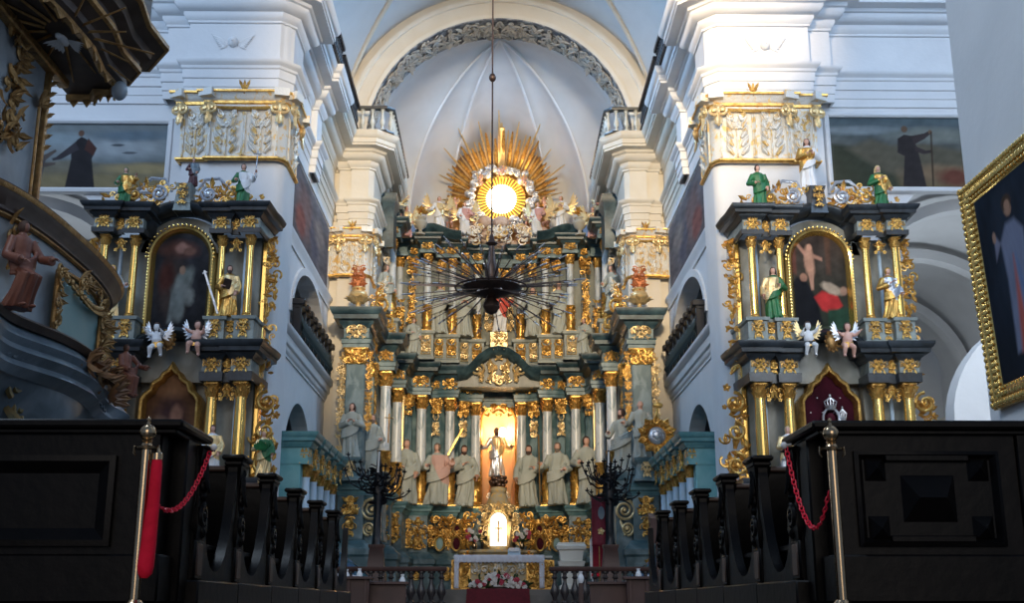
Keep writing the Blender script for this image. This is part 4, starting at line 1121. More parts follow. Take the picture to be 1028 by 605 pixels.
    w = MB(sx); w.sweep([(-4.5, 39.6), (-4.5, 38.4), (-3.85, 38.4), (-3.85, 39.6)], [(.06, 2.1), (.06, 2.3), (0, 2.4), (0, 4.1), (.1, 4.2), (.12, 4.38), (-.3, 4.38)]); w.build('figure_pedestal', tealm, HA)
    # curved gilded brackets crowning the lower cornice
    w = MB(sx); spiral(w, (-4.15, 40.8, 10.2), .3, 1.6, .06, 1, PI, n=24); w.build('volute', gold, HA); w = MB(sx); spiral(w, (-4.1, 38.2, 10.15), .32, 1.6, .06, 1, PI, n=28)
    carving(w, -4.5, -4.0, 9.8, 10.9, 38.4, 5, .28, sym=False, density=1.0); w.build('cresting', gold, HA)
    w = MB(sx); carving(w, -4.62, -4.2, 9.9, 12.0, 41.0, 6, .3, sym=False, density=.8); w.build('side_carving', silvergold, HA); w = MB(sx); carving(w, -4.6, -4.3, 12, 14.2, 43.1, 8, .3, sym=False, density=.8); w.build('side_carving', silvergold, HA)
    # blocks over the outer upper columns, black green slab leaning against the wall above
    w = MB(sx); w.sweep([(-4.55, 44.4), (-4.55, 43.7), (-4.02, 43.7), (-4.02, 44.4)], [(0, 15.15), (0, 15.5), (.1, 15.55), (.12, 15.7), (-.2, 15.7)]); w.build('attic_block', tealdark, HA)
    w = MB(sx); w.sweep([(-4.57, 43.2), (-4.57, 41.9), (-4.1, 41.9), (-4.1, 43.2)], [(0, 13.4), (0, 15.2), (.08, 15.3), (.1, 15.6), (-.2, 15.6)]); w.build('attic_block', tealdark, HA)
    # curved pediments over the upper storey
    w = MB(sx); pr = [(-.5, 46.6), (-.5, 46.0), (0, 45.75), (.05, 45.55), (.10, 45.5), (.16, 45.5), (.16, 46.6)]
    pts = [(-3.5+1.9*i/16, 15.18+.26*math.sin(PI*i/16)**1.0+.12*math.sin(2*PI*i/16)) for i in range(17)]
    w.sweep(pts, [(-o, h) for o, h in reversed(pr)] if False else [(0.25, 46.6), (.25, 45.7), (.1, 45.6), (0, 45.45), (-.08, 45.42), (-.1, 46.6)], plane='xz'); w.build('curved_pediment', tealdark, HA)
    # hanging gilded drops between upper columns
    for (x, y, z0_, h) in ((-3.66, 46.2, 11.4, 2.6), (-4.1, 46.0, 11.2, 1.2)):
        link('hanging_carving', carve_me(.26, h, 4, gold, .18, 1.0), HA, (sx*x, y, z0_))
    # vase-shaped finials
    for (x, y, z, s_) in ((-4.83, 37.7, 9.78, 1.05),):
        w = MB(sx); vase_mb(w, (x, y, z), s_); 
        for k in range(10):
            a = 2*PI*k/10; leaf(w, (x+.18*math.cos(a), y+.18*math.sin(a), z+.3), (x+.42*math.cos(a), y+.42*math.sin(a), z+.55), .12, .4, .3, (math.cos(a), math.sin(a), .2), 4)
        w.build('vase', goldp, HA)
        w = MB(sx); w.box(x-.22, x+.22, y-.12, y+.12, z+.78, z+1.3, .05); carving(w, x-.26, x+.26, z+.72, z+1.5, y-.12, 5, .22); w.build('red_and_gold_shield', mat('reddish gilding', (.42, .14, .05), .45, .4) if sx > 0 else MATS['reddish gilding'], HA)
# central curved pediment with cartouche over the niche
w = MB(); pts = [(-1.75, 9.45), (-1.45, 9.5), (-1.15, 9.75), (-.8, 10.15), (-.4, 10.42), (0, 10.5), (.4, 10.42), (.8, 10.15), (1.15, 9.75), (1.45, 9.5), (1.75, 9.45)]
w.sweep(pts, [(.3, 48.2), (.3, 46.9), (.18, 46.75), (0.02, 46.6), (-.06, 46.55), (-.06, 48.2)], plane='xz'); w.build('scrolled_pediment', tealdark, HA)
w = MB(); w.prism([(x, z-.2) for x, z in pts]+[(1.75, 8.9), (-1.75, 8.9)], 47.1, 48.3, 'y'); w.build('pediment_field', greym, HA)
w = MB(); carving(w, -.75, .75, 9.1, 10.25, 47.0, 12, .36); spiral(w, (-.9, 46.9, 9.6), .3, 1.5, .06, 1, 0); spiral(w, (.9, 46.9, 9.6), .3, 1.5, .06, -1, PI); w.build('cartouche', goldp, HA)
w = MB(); w.box(-.38, .38, 46.7, 47.3, 10.4, 11.2, .03); carving(w, -.3, .3, 10.45, 11.1, 46.68, 3, .2); w.build('central_pedestal', goldp, HA)
# tabernacle zone
w = MB(); w.sweep([(-1.7, 48.9), (-1.7, 47.2), (-.9, 47.2), (-.9, 46.6), (.9, 46.6), (.9, 47.2), (1.7, 47.2), (1.7, 48.9)], [(.1, .48), (.1, 1.2), (0, 1.3), (0, 2.0), (.12, 2.1), (.12, 2.2), (-.5, 2.2)]); w.build('gradine', mat('cream and gold wood', (.46, .40, .28), .5, .1, col2=(.60, .42, .16), scale=7, detail=8, contrast=(.48, .6), bump=.3), HA)
w = MB(); carving(w, -1.55, 1.55, 1.35, 2.0, 46.9, 21, .3, density=.9); w.build('gradine_carving', gold, HA)
w = MB(); w.lathe([(.62, 2.2), (.62, 2.5), (.5, 2.6), (.5, 3.7), (.66, 3.8), (.7, 3.95), (.5, 4.1), (.3, 4.5), (.36, 4.62), (.30, 4.75)], 20, (0, 47.6, 0)); w.build('tabernacle', MATS['cream and gold wood'], HA)
w = MB(); w.prism([(-.34, 2.35), (.34, 2.35)]+arc(0, 3.3, .34, 0, PI, 12, .38), 46.96, 47.02, 'y'); w.build('lit_tabernacle_door', lamptab, HA)
w = MB(); w.sweep([(-.36, 2.3), (-.36, 3.3)]+arc(0, 3.3, .36, PI, 0, 14, .42)+[(.36, 3.3), (.36, 2.3)], [(0, 47.02), (0, 46.88), (-.06, 46.85), (-.1, 46.9), (-.1, 47.02)], plane='xz', caps=False); carving(w, -.85, -.42, 2.3, 3.9, 46.95, 5, .26, sym=False, density=1.3); carving(w, .42, .85, 2.3, 3.9, 46.95, 5, .26, sym=False, density=1.3); carving(w, -.5, .5, 3.7, 4.05, 46.9, 6, .22); 
for k in range(9):
    a = R(10+20*k); w.tube([(.4*math.cos(a), 46.9, 3.3+.4*math.sin(a)), (.62*math.cos(a), 46.9, 3.3+.66*math.sin(a))], [.03, .008], 4)
w.build('tabernacle_frame', goldp, HA)
w = MB(); w.tube([(0, 46.9, 2.5), (0, 46.9, 3.35)], .035, 6); w.tube([(-.16, 46.9, 3.05), (.16, 46.9, 3.05)], .03, 6); w.build('tabernacle_cross', goldd, HA)
for sx in (1, -1):
    for (x, z, rx_, rz_) in ((-1.66, 2.98, .17, .22), (-1.68, 2.42, .20, .30), (-2.35, 2.42, .2, .3)):
        w = MB(sx); w.sweep([(x+rx_*math.cos(-2*PI*i/20), z+rz_*math.sin(-2*PI*i/20)) for i in range(20)], [(.07, 46.6), (.05, 46.5), (0, 46.48), (-.02, 46.56)], closed=True, plane='xz'); carving(w, x-rx_*1.2, x+rx_*1.2, z+rz_*1.05, z+rz_*1.6, 46.6, 3, .12); fr = w.build('reliquary_frame', gold, HA)
        w = MB(sx); w.ell((x, 46.62, z), rx_, .05, rz_, 16, 8); w.build('dark_oval', burg if x > -2 else pulpitt, fr)
    w = MB(sx); carving(w, -1.55, -.9, 2.2, 3.6, 47.0, 31, .3, sym=False, density=1.2); w.build('altar_carving', gold, HA); w = MB(sx); carving(w, -2.9, -1.9, 3.0, 3.5, 46.75, 33, .24, sym=False, density=1.1); w.build('altar_carving', gold, HA)
# glory of gilded rays round the window
GX, GY, GZ = .09, 49.1, 17.9
def apse_back(x, z, off=.12):
    # y of the vault in front of which the glory hangs
    best = None
    for i in range(60):
        v = .02+.98*i/59
        X_, Y_, Z_ = apse(.5+(x/12.0)*.5/2, v)
        if best is None or abs(Z_-z) < best[0]: best = (abs(Z_-z), Y_)
    return best[1]-off
w = MB(); rng = random.Random(4); RAYS = []
for k in range(48):
    a = R(-18+216*k/47); L_ = 2.3+.4*(k % 4 == 0)+.35*rng.random()
    hz_ = GZ+math.sin(a)*L_; hx_ = GX+math.cos(a)*L_
    qv = min(.98, max(0, (hz_-16.4)/5.35)); sv = math.sqrt(1-qv*qv); yv = 40.9+9.6*sv*math.sqrt(max(.05, 1-min(1, abs(hx_)/(4.9*sv))**2))-.22; yv = min(yv, GY)
    hw = .045+.03*(k % 2)
    ca, sa = math.cos(a), math.sin(a); r0 = 1.4
    pts = []
    q = MB()
    for (r_, ww) in ((r0, hw*.7), (L_*.8, hw*1.25), (L_, hw*.5)):
        yy = GY-.35*(1-(r_-r0)/2.2)*0+ -.12*(k % 3)
        # thrust forward of the vault as it curves over
        qf = (r_-r0)/(L_-r0); yy = (GY-.2)*(1-qf)+(yv-.05)*qf-.06*(k % 2)
        pts.append([(GX+ca*r_-sa*ww, yy, GZ+sa*r_+ca*ww), (GX+ca*r_, yy-.06, GZ+sa*r_), (GX+ca*r_+sa*ww, yy, GZ+sa*r_-ca*ww), (GX+ca*r_, yy+.03, GZ+sa*r_)])
    q.rings(pts); q.build('ray', gold if k % 2 else goldp, HA)
for sx in (1, -1):     # bundled horizontal beams
    w = MB(sx)
    for (z, x1) in ((GZ+.55, 2.95), (GZ-.15, 2.45), (GZ+.62, 2.6), (GZ-.3, 2.3)):
        w.box(-x1, -1.3, GY-.3, GY-.22, z-.04, z+.05, .01)
    w.build('beam', gold, HA)
w = MB(); [w.rings([[(GX+a*wd*sc1, y-.06*b, z+.0) for a, b in ((-1, 0), (0, 1), (1, 0))] for z, y, sc1 in ((GZ+1.4, 48.6, 1), (GZ+2.45, 47.2, 1.1), (GZ+hh, 46.7, .8))]) for wd, hh in ((.15, 2.55), (.07, 2.8))]; w.build('central_beam', goldp, HA)
# ring of silvered clouds
w = MB(); rng = random.Random(8)
for k in range(64):
    a = 2*PI*k/64+rng.random()*.1; rr = 1.22+.36*rng.random()
    s_ = .10+.13*rng.random(); w.ell((GX+rr*math.cos(a), GY-.45-.15*rng.random(), GZ+rr*math.sin(a)), s_*1.2, s_, s_, 8, 6)
    if k % 3 == 0: spiral(w, (GX+rr*math.cos(a), GY-.7, GZ+rr*math.sin(a)), .16, 1.3, .04, rng.choice((1, -1)), rng.random()*6, n=12, k=5)
w.build('cloud_ring', silver, HA)
w = MB()
for k in range(40):
    a = 2*PI*k/40; r0, r1 = .62, 1.12
    q = [(GX+r_*math.cos(a+d), GY-.34, GZ+r_*math.sin(a+d)) for r_, d in ((r0, -.03), (r0, .03), (r1, .05), (r1, -.05))]
    w.add(q+[(x, y+.05, z) for x, y, z in q], [(0, 1, 2, 3), (7, 6, 5, 4), (0, 4, 5, 1), (1, 5, 6, 2), (2, 6, 7, 3), (3, 7, 4, 0)])
w.build('inner_ray_ring', goldpol, HA)
w = MB(); w.lathe([(.001, 0), (.70, 0), (.70, .05), (.001, .05)], 40, M=Matrix.Translation((GX, GY-.25, GZ)) @ Matrix.Rotation(PI/2, 4, 'X')); struct('window_2', w, glasslit)
w = MB(); w.lathe([(.70, 0), (1.10, 0), (1.10, .05), (.70, .05)], 40, M=Matrix.Translation((GX, GY-.2, GZ)) @ Matrix.Rotation(PI/2, 4, 'X')); struct('window_3', w, glassyel)
w = MB()      # cherub and cloud mass below and beside the glory
rng = random.Random(18)
for k in range(60):
    x = -3.6+7.2*rng.random(); z = 15.2+(1.3-abs(x)*.28)*rng.random(); s_ = .12+.16*rng.random()
    w.ell((x, 46.9+.8*rng.random(), z), s_*1.3, s_, s_, 8, 6)
w.build('cloud_bank', mat('rosy painted clouds', (.62, .50, .42), .6, col2=(.50, .34, .26), scale=4), HA)
w = MB()
carving(w, -1.6, 1.6, 15.15, 15.9, 46.6, 14, .3, density=.8); w.build('crest_carving', silvergold, HA)
# ochre toned shell over the vault web behind the glory
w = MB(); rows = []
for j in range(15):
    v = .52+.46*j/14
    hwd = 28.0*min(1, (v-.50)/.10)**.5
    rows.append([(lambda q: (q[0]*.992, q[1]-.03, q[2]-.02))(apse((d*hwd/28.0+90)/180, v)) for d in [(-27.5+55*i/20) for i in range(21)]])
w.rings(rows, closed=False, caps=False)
struct('trim_14', w, mat('ochre vault web', (.56, .36, .22), .85, col2=(.44, .27, .16), scale=2, detail=6))

# further gilded carving between the capitals, over the niches and on the receding walls
for sx in (1, -1):
    for (x, y, z, wd, h, sd_, m_) in ((-2.62, 47.15, 7.75, .42, .62, 41, gold), (-1.5, 47.85, 7.75, .42, .62, 42, gold), (-3.7, 46.2, 7.6, .3, .8, 43, gold), (-2.62, 47.2, 6.9, .22, .8, 44, goldp), (-1.5, 47.95, 6.9, .22, .8, 45, goldp),
                                   (-2.48, 46.55, 13.75, .34, .55, 46, gold), (-1.44, 47.2, 13.75, .34, .55, 47, gold), (-.3, 48.05, 13.6, .5, .7, 48, gold), (-3.66, 46.2, 13.8, .34, .6, 49, gold),
                                   (-2.48, 46.75, 12.0, .3, 1.2, 50, goldp), (-1.44, 47.5, 12.0, .3, 1.2, 51, goldp), (-.4, 48.1, 11.6, .4, 1.4, 52, goldp)):
        link('wall_carving', carve_me(wd, h, sd_, m_, .17, 1.2), HA, (sx*x, y, z))
    for (y, z, wd, h, sd_) in ((40.0, 7.6, .7, .8, 55), (43.4, 7.6, .9, .8, 56), (43.0, 2.3, 1.2, 1.2, 57), (40.0, 5.2, .35, 2.2, 58), (39.8, 9.9, .8, 1.2, 59)):
        link('wall_carving', carve_me(wd, h, sd_, gold, .2, 1.1), HA, (sx*-4.42, y, z), rz=sx*PI/2)
    w = MB(sx); w.box(-3.94, -3.84, 45.85, 45.95, 3.94, 8.42, .02); w.build('gilded_edge_strip', goldp, HA)
# ================================================================== STATUES OF THE HIGH ALTAR
ST = (stonem, flesh, stonem)
P_ = {
 'preach': dict(h=1.0, seed=2, sway=.03, lh=(-.10, -.17, .60), le=(-.20, -.02, .61), rh=(.30, -.18, .74), re=(.22, -.02, .62), cloak=1, look=.2),
 'pray': dict(h=1.0, seed=3, sway=-.03, lh=(-.03, -.19, .66), le=(-.20, -.03, .58), rh=(.03, -.19, .66), re=(.20, -.03, .58), cloak=-1, look=-.3, tilt=-.2),
 'book': dict(h=1.0, seed=4, sway=.035, lh=(-.06, -.18, .56), le=(-.20, -.02, .58), rh=(.17, -.13, .45), re=(.20, 0, .60), cloak=1, look=.3),
 'staff': dict(h=1.0, seed=5, sway=-.035, lh=(-.30, -.16, .64), le=(-.22, 0, .60), rh=(.08, -.17, .55), re=(.20, 0, .58), cloak=-1, look=-.4),
 'breast': dict(h=1.0, seed=6, sway=.04, lh=(.02, -.15, .68), le=(-.20, -.05, .58), rh=(.22, -.08, .48), re=(.21, 0, .62), cloak=1, look=.1, tilt=.2),
 'open': dict(h=1.0, seed=7, sway=.0, lh=(-.32, -.14, .60), le=(-.21, -.02, .60), rh=(.32, -.14, .60), re=(.21, -.02, .60), cloak=1),
 'down': dict(h=1.0, seed=8, sway=-.04, lh=(-.22, -.06, .44), le=(-.21, .02, .60), rh=(.05, -.17, .62), re=(.20, -.03, .58), cloak=-1, look=-.2),
 'wide': dict(h=1.0, seed=9, sway=.03, wide=1.25, lh=(-.14, -.17, .62), le=(-.22, -.02, .58), rh=(.26, -.16, .70), re=(.23, 0, .62), cloak=1, look=-.5),
 'sit': dict(h=1.0, seed=10, sway=.0, sit=True, lh=(-.12, -.24, .50), le=(-.20, -.04, .56), rh=(.24, -.26, .58), re=(.22, -.06, .60), cloak=1, look=.5),
}
def crozier(x, h, z0=0., head_='cross'):
    mb = MB(); mb.tube([(x, -.18, z0), (x*1.06, -.17, h)], .012, 6)
    if head_ == 'cross': mb.tube([(x*1.06-.08, -.17, h*.93), (x*1.06+.08, -.17, h*.93)], .012, 6)
    elif head_ == 'crook': spiral(mb, (x*1.06, -.17, h+.06), .07, 1.3, .012, 1, -PI/2, n=14, k=5)
    return mb
def book_mb(x, y, z, a=0.3):
    mb = MB(); M = Matrix.Translation((x, y, z)) @ Matrix.Rotation(a, 4, 'Y') @ Matrix.Rotation(.4, 4, 'X'); mb.box(-.07, .07, -.02, .02, -.09, .09, .005, M=M); return mb
def stat(label, px, ytop, ybot, Y, key, mats=ST, hm=greyhair, hk='short', beard=False, rz=0., attrs=(), group=None, plinth=None, name='saint_statue', H=None, z=None):
    zf = Zat(ybot, Y) if z is None else z
    h = H or (Zat(ytop, Y)-zf)/.995
    return statue(label, (Xat(px, (ytop+ybot)/2, Y), Y, zf), key, mats, s=h, rz=rz, hairmat=hm, hairkind=hk, beard=beard, attrs=attrs, group=group, plinth=plinth, name=name, **P_[key])
tealpl = tealm
stat('grey robed woman statue with clasped hands on the high altar\'s far left pedestal', 353, 405, 461, 37.3, 'pray', hm=brownhair, hk='long', z=4.7)
stat('bearded grey robed statue holding a thin cross, second from the altar\'s left edge', 373, 416, 477, 38.75, 'staff', hm=greyhair, beard=True, rz=.5, attrs=(('cross', crozier(.22, 1.0, .5), goldd),), z=4.38)
stat('grey robed statue with lowered head right behind the left iron candle tree', 407, 441, 507, 45.9, 'book', hm=greyhair, z=3.94, attrs=(('book', book_mb(-.05, -.2, .6), stonem),))
stat('grey robed statue with pink shoulders carrying a golden beam, left of the niche', 438, 445, 507, 46.3, 'wide', (stonem, flesh, mat('faded pink cloak', (.60, .38, .32), .65, col2=(.52, .32, .28), scale=3)), greyhair, z=3.94, attrs=(('beam', (lambda m: (m.box(-.02, .02, .1, .14, -.4, .62, .005, M=Matrix.Translation((.12, .02, .72)) @ Matrix.Rotation(.5, 4, 'Y')), m)[1])(MB()), gold),))
stat('grey robed statue with hands folded at the chest, immediately left of the lit niche', 465, 447, 507, 47.2, 'breast', hm=brownhair, beard=True, z=3.94)
stat('dark bearded grey robed statue turning aside, immediately right of the lit niche', 531, 447, 507, 47.2, 'down', hm=brownhair, beard=True, z=3.94)
stat('grey robed bald statue holding a long staff, second to the right of the lit niche', 560, 444, 507, 46.3, 'staff', hm=greyhair, z=3.94, attrs=(('staff', crozier(-.30, 1.1, 0, 'none'), goldd),))
stat('grey robed statue looking down above the crimson standard, right part of the high altar', 588, 438, 500, 45.9, 'preach', hm=brownhair, z=3.94)
stat('bearded grey robed statue reaching forward behind the right iron candle tree', 624, 410, 477, 38.75, 'wide', hm=brownhair, beard=True, rz=-.6, z=4.38)
stat('grey hooded statue with its red face turned up beside the gilded round ornament', 643, 402, 461, 37.3, 'open', hm=None, z=4.7)
# upper storey
stat('grey statue in the far left bay of the upper storey beside the gilded side carving', 386, 262, 305, 42.6, 'book', z=11.0, H=1.9, rz=.9)
stat('grey statue in the far right bay of the upper storey beside the gilded side carving', 613, 262, 305, 42.6, 'preach', z=11.0, H=1.9, rz=-.9)
stat('grey robed upper storey statue standing between the two left white columns behind the chandelier', 441, 300, 338, 46.4, 'down', z=11.0, H=2.3)
stat('grey robed upper storey statue just left of the central red mantled figure', 466, 302, 340, 46.9, 'pray', z=11.0, H=2.2)
stat('grey robed upper storey statue just right of the central red mantled figure', 534, 302, 340, 46.9, 'open', z=11.0, H=2.2)
stat('grey robed upper storey statue standing between the two right white columns behind the chandelier', 560, 300, 338, 46.4, 'breast', z=11.0, H=2.3)
stat('central upper statue in white with a coral red mantle on the gilded pedestal', 500, 310, 346, 46.9, 'preach', (white, flesh, mat('coral red mantle', (.62, .10, .07), .6)), brownhair, 'long', z=11.2, H=1.9)
stat('grey robed kneeling looking statue on the upper left pedestal beside the white column', 414, 318, 345, 45.6, 'book', z=10.0, H=1.5, rz=.4)
stat('grey robed small statue on the upper right pedestal beside the white column', 586, 318, 345, 45.6, 'down', z=10.0, H=1.5, rz=-.4)
# the saint of the niche, in silver vestments, arms spread over a dark cloud pedestal
nz = Zat(481, 49.0)
t = stat('silver robed bearded saint statue with outspread arms glowing in the central niche', 498, 424, 477, 48.95, 'open', (silver, mat('dark painted face', (.14, .075, .05), .6), goldp), brownhair, 'short', True, H=2.1, z=5.35)
t = thing('figure_pedestal', 'tiered dark and gilded cloud pedestal under the silver saint in the central niche', 'pedestal', (0, 48.8, 3.95)); 
w = MB(); w.lathe([(.55, 0), (.55, .12), (.46, .2), (.40, .45), (.44, .5), (.36, .6), (.32, .85), (.36, .9), (.3, .95)], 16, (0, 48.8, 3.95)); w.build('tier', goldd, t)
w = MB(); r = random.Random(3)
for k in range(26):
    a = 2*PI*k/26*2; w.ell((.30*math.cos(a)*r.random()**.3, 48.8+.25*math.sin(a), 4.95+.36*r.random()), .13, .11, .10, 8, 6)
w.build('cloud', bronze, t)
w = MB(); carving(w, -.4, .4, 4.0, 4.85, 48.4, 6, .2); w.build('carving', silvergold, t)
lp = MB(); lp.ell((.17, 49.62, 7.35), .16, .12, .22, 14, 10)
t = thing('niche_lamp', 'bright warm lamp glowing behind the head of the silver niche saint', 'lamp', (.17, 49.62, 7.35)); lp.build('globe', lampglow, t)
w = MB(); w.tube([(.17, 49.7, 7.5), (.17, 49.8, 7.6)], .03, 6); w.build('bracket', bronze, t)
point('niche_lamp_light', (.17, 49.35, 7.3), 95, (1, .68, .34), .15)
point('tabernacle_light', (0, 46.5, 3.0), 18, (1, .82, .5), .2)
# angels and cherubs of the attic
def Pt(px, py, Y): return (Xat(px, py, Y), Y, Zat(py, Y))
angm = (pinkrobe, pink, goldp)
for (px, yb_, Y, key, rz, lab, m_) in (
    (399, 222, 44.0, 'preach', .5, 'pink and gold angel statue on the dark block atop the far left upper column', angm),
    (603, 222, 44.0, 'wide', -.5, 'pink and gold angel statue on the dark block atop the far right upper column', angm),
    (409, 238, 44.9, 'book', .3, 'rosy angel figure leaning beside the left vase on the upper cornice', angm),
    (592, 238, 44.9, 'pray', -.3, 'rosy angel figure leaning beside the right vase on the upper cornice', angm),
    (441, 231, 46.0, 'open', .2, 'white robed angel with gilded wings left of the radiant window', (white, pink, goldp)),
    (561, 230, 46.0, 'pray', -.2, 'tall white robed angel right of the radiant window', (white, pink, goldp)),
    (466, 236, 46.3, 'sit', .1, 'cream robed seated angel on the cornice, lower left of the radiant window', (white, pink, pinkrobe)),
    (538, 236, 46.3, 'sit', -.4, 'cream robed seated angel on the cornice, lower right of the radiant window', (white, pink, pinkrobe))):
    hh = 1.5 if Y > 44.95 else 1.35
    t = stat(lab, px, 0, yb_, Y, key, m_, goldd, H=hh, rz=rz, name='angel_statue')
    for sg in (-1, 1):
        q = MB(); q.merge(wing_mb(.75, sg), Matrix.Translation((sg*.05, .10, .62))); q.build('wing', goldp, t)
rng = random.Random(21)
for i, (px, py, s_) in enumerate(((452, 222, .8), (474, 224, .75), (484, 236, .8), (519, 236, .8), (529, 222, .75), (548, 222, .8), (455, 205, .7), (546, 205, .7), (502, 172, .6), (480, 182, .55), (524, 182, .55), (428, 236, .7), (574, 236, .7), (545, 236, .8), (458, 238, .7))):
    q = Pt(px, py, 47.6 if py > 210 else 48.2); q = (q[0], q[1], q[2]-.4*s_)
    labs = ['pink winged cherub left of the glowing window over a seated angel', 'pink cherub at the lower left rim of the glowing window', 'pink cherub directly below left of the glowing window', 'pink cherub directly below right of the glowing window', 'pink cherub at the lower right rim of the glowing window', 'pink winged cherub right of the glowing window over a seated angel',
            'cherub on the silver clouds at the left of the glory', 'cherub on the silver clouds at the right of the glory', 'cherub topping the silver cloud ring under the tallest gilded ray', 'cherub at the upper left of the silver cloud ring', 'cherub at the upper right of the silver cloud ring', 'cherub on the curved left pediment of the upper storey', 'cherub on the curved right pediment of the upper storey', 'cherub crouching on the cornice right of the middle', 'cherub crouching on the cornice left of the middle']
    putto(labs[i], q, s_*.95, i, rz=rng.uniform(-.8, .8), rx=rng.uniform(-.3, .3), group='cherubs around the radiant window')
for px, sd in ((421, 'left'), (581, 'right')):
    b = (Xat(px, 234, 45.3), 45.3, Zat(236, 45.3))
    t = thing('flower_vase', 'grey vase topped by a gilded flower on the high altar\'s upper %s cornice' % sd, 'vase', b)
    w = MB(); vase_mb(w, b, 1.0); w.build('body', mat('grey cream stone', (.42, .40, .34), .6) if px < 500 else MATS['grey cream stone'], t)
    w = MB()
    for k in range(16):
        a = 2*PI*k/16; e = R(-10+80*((k*7) % 5)/4); c_ = Vector((b[0], b[1], b[2]+1.0)); d = Vector((math.cos(a)*math.cos(e), math.sin(a)*math.cos(e), math.sin(e))); leaf(w, c_, c_+d*.34, .09, .4, .2, d.orthogonal(), 3)
    w.tube([(b[0], b[1], b[2]+.7), (b[0], b[1], b[2]+1.0)], .04, 6); w.build('gilded_flower', gold, t)
# gilded sunburst monstrance-like ornament by the right outer statue
q = Pt(659, 437, 36.7)
t = thing('gilded_cartouche', 'round gilded sunburst cartouche with a silver centre at the far right of the high altar', 'ornament', q)
w = MB(); r_ = .58
for k in range(20):
    a = 2*PI*k/20; leaf(w, (q[0]+.3*math.cos(a), q[1], q[2]+.3*math.sin(a)), (q[0]+(r_+.12*(k % 2))*math.cos(a), q[1]-.06, q[2]+(r_+.12*(k % 2))*math.sin(a)), .12, .5, .2, n=4)
    if k % 2: spiral(w, (q[0]+.48*math.cos(a), q[1]-.08, q[2]+.48*math.sin(a)), .12, 1.2, .03, 1 if k % 4 == 1 else -1, a, n=12, k=5)
w.tube([(q[0], q[1]+.05, q[2]+.5), (q[0]+.05, q[1], q[2]+.95)], [.06, .03], 6); w.ell((q[0]+.08, q[1], q[2]+1.0), .16, .08, .1, 8, 6); w.build('gilded_rim', gold, t)
w = MB(); w.ell((q[0], q[1]-.02, q[2]), .28, .1, .30, 16, 10); w.ell((q[0], q[1]-.12, q[2]+.02), .16, .06, .15, 12, 8); w.build('silver_centre', silver, t)
w = MB(); w.tube([(q[0], q[1]+.05, q[2]-.5), (q[0]-.1, q[1]+.3, q[2]-.95), (q[0]-.2, 37.3, q[2]-1.2)], .04, 6); w.build('support', gold, t)
# ================================================================== SIDE ALTARS AGAINST THE FRONT PIERS
def paint_saint_left(U, V):
    p = Paint(U, V, 21).fill((.012, .012, .014), (.03, .03, .035)).noise(.4, 2)
    p.blob(.45, .82, .30, .08, (.10, .045, .035), .8).blob(.5, .83, .12, .05, (.36, .19, .15), .6).blob(.62, .80, .1, .04, (.16, .08, .06), .5)
    p.blob(.38, .45, .25, .28, (.05, .035, .03), .8).blob(.56, .52, .17, .11, (.15, .165, .15), .6, .5).blob(.55, .40, .2, .10, (.19, .20, .185), .5, -.2).blob(.48, .28, .12, .14, (.15, .165, .155), .5).blob(.52, .62, .05, .04, (.30, .19, .13), .4)
    p.poly([(.32, .12), (.36, .40), (.42, .42), (.40, .12)], (.16, .175, .165), .05).blob(.25, .55, .12, .15, (.06, .02, .015), .8)
    return p.noise(.2, 5).C
def paint_saint_right(U, V):
    p = Paint(U, V, 31).fill((.02, .03, .02), (.05, .035, .03)).noise(.3, 2)
    p.poly([(.0, .1), (.0, .5), (.10, .58), (.28, .52), (.42, .35), (.5, .12)], (.008, .009, .012), .03)
    p.blob(.33, .72, .085, .15, (.40, .22, .15), .5, .1).blob(.35, .86, .045, .035, (.45, .24, .16), .4).poly([(.28, .82), (.12, .93), (.10, .90), (.27, .77)], (.38, .20, .14), .02).poly([(.40, .80), (.56, .76), (.56, .73), (.40, .76)], (.38, .20, .14), .02)
    p.poly([(.30, .62), (.34, .45), (.38, .45), (.40, .62)], (.36, .20, .14), .02)
    p.poly([(.38, .38), (.52, .44), (.78, .40), (.86, .30), (.70, .22), (.5, .26)], (.40, .03, .03), .03).blob(.70, .46, .18, .05, (.34, .27, .20), .5, -.2).blob(.22, .57, .06, .04, (.30, .16, .11), .4).blob(.9, .44, .06, .04, (.28, .17, .12), .5)
    p.poly([(.6, .05), (.6, .26), (1, .28), (1, .02)], (.02, .05, .03), .03).blob(.45, .03, .4, .06, (.08, .10, .06), .6).poly([(.62, .6), (.62, 1), (.72, 1), (.70, .6)], (.09, .05, .035), .04).poly([(0, .62), (.0, 1), (.12, 1), (.10, .6)], (.10, .04, .03), .04)
    return p.noise(.2, 5).C
def paint_brown(U, V):
    p = Paint(U, V, 41).fill((.03, .018, .012), (.17, .08, .04)).noise(.3, 2)
    p.blob(.5, .42, .25, .25, (.06, .03, .03), .6).blob(.35, .35, .14, .14, (.20, .12, .08), .6).blob(.58, .5, .10, .10, (.25, .13, .09), .6).blob(.5, .8, .3, .12, (.24, .12, .06), .8)
    return p.noise(.2, 5).C
def paint_stars(U, V):
    p = Paint(U, V, 51).fill((.035, .004, .010), (.045, .005, .012)).noise(.3, 3)
    return p.C
def arched(fr0=.5):
    def f(u, v):
        # canvas with semicircular head; v of spring depends on aspect handled by caller
        if v < fr0: return True
        return ((u-.5)/.5)**2+((v-fr0)/(1-fr0))**2 <= 1
    return f
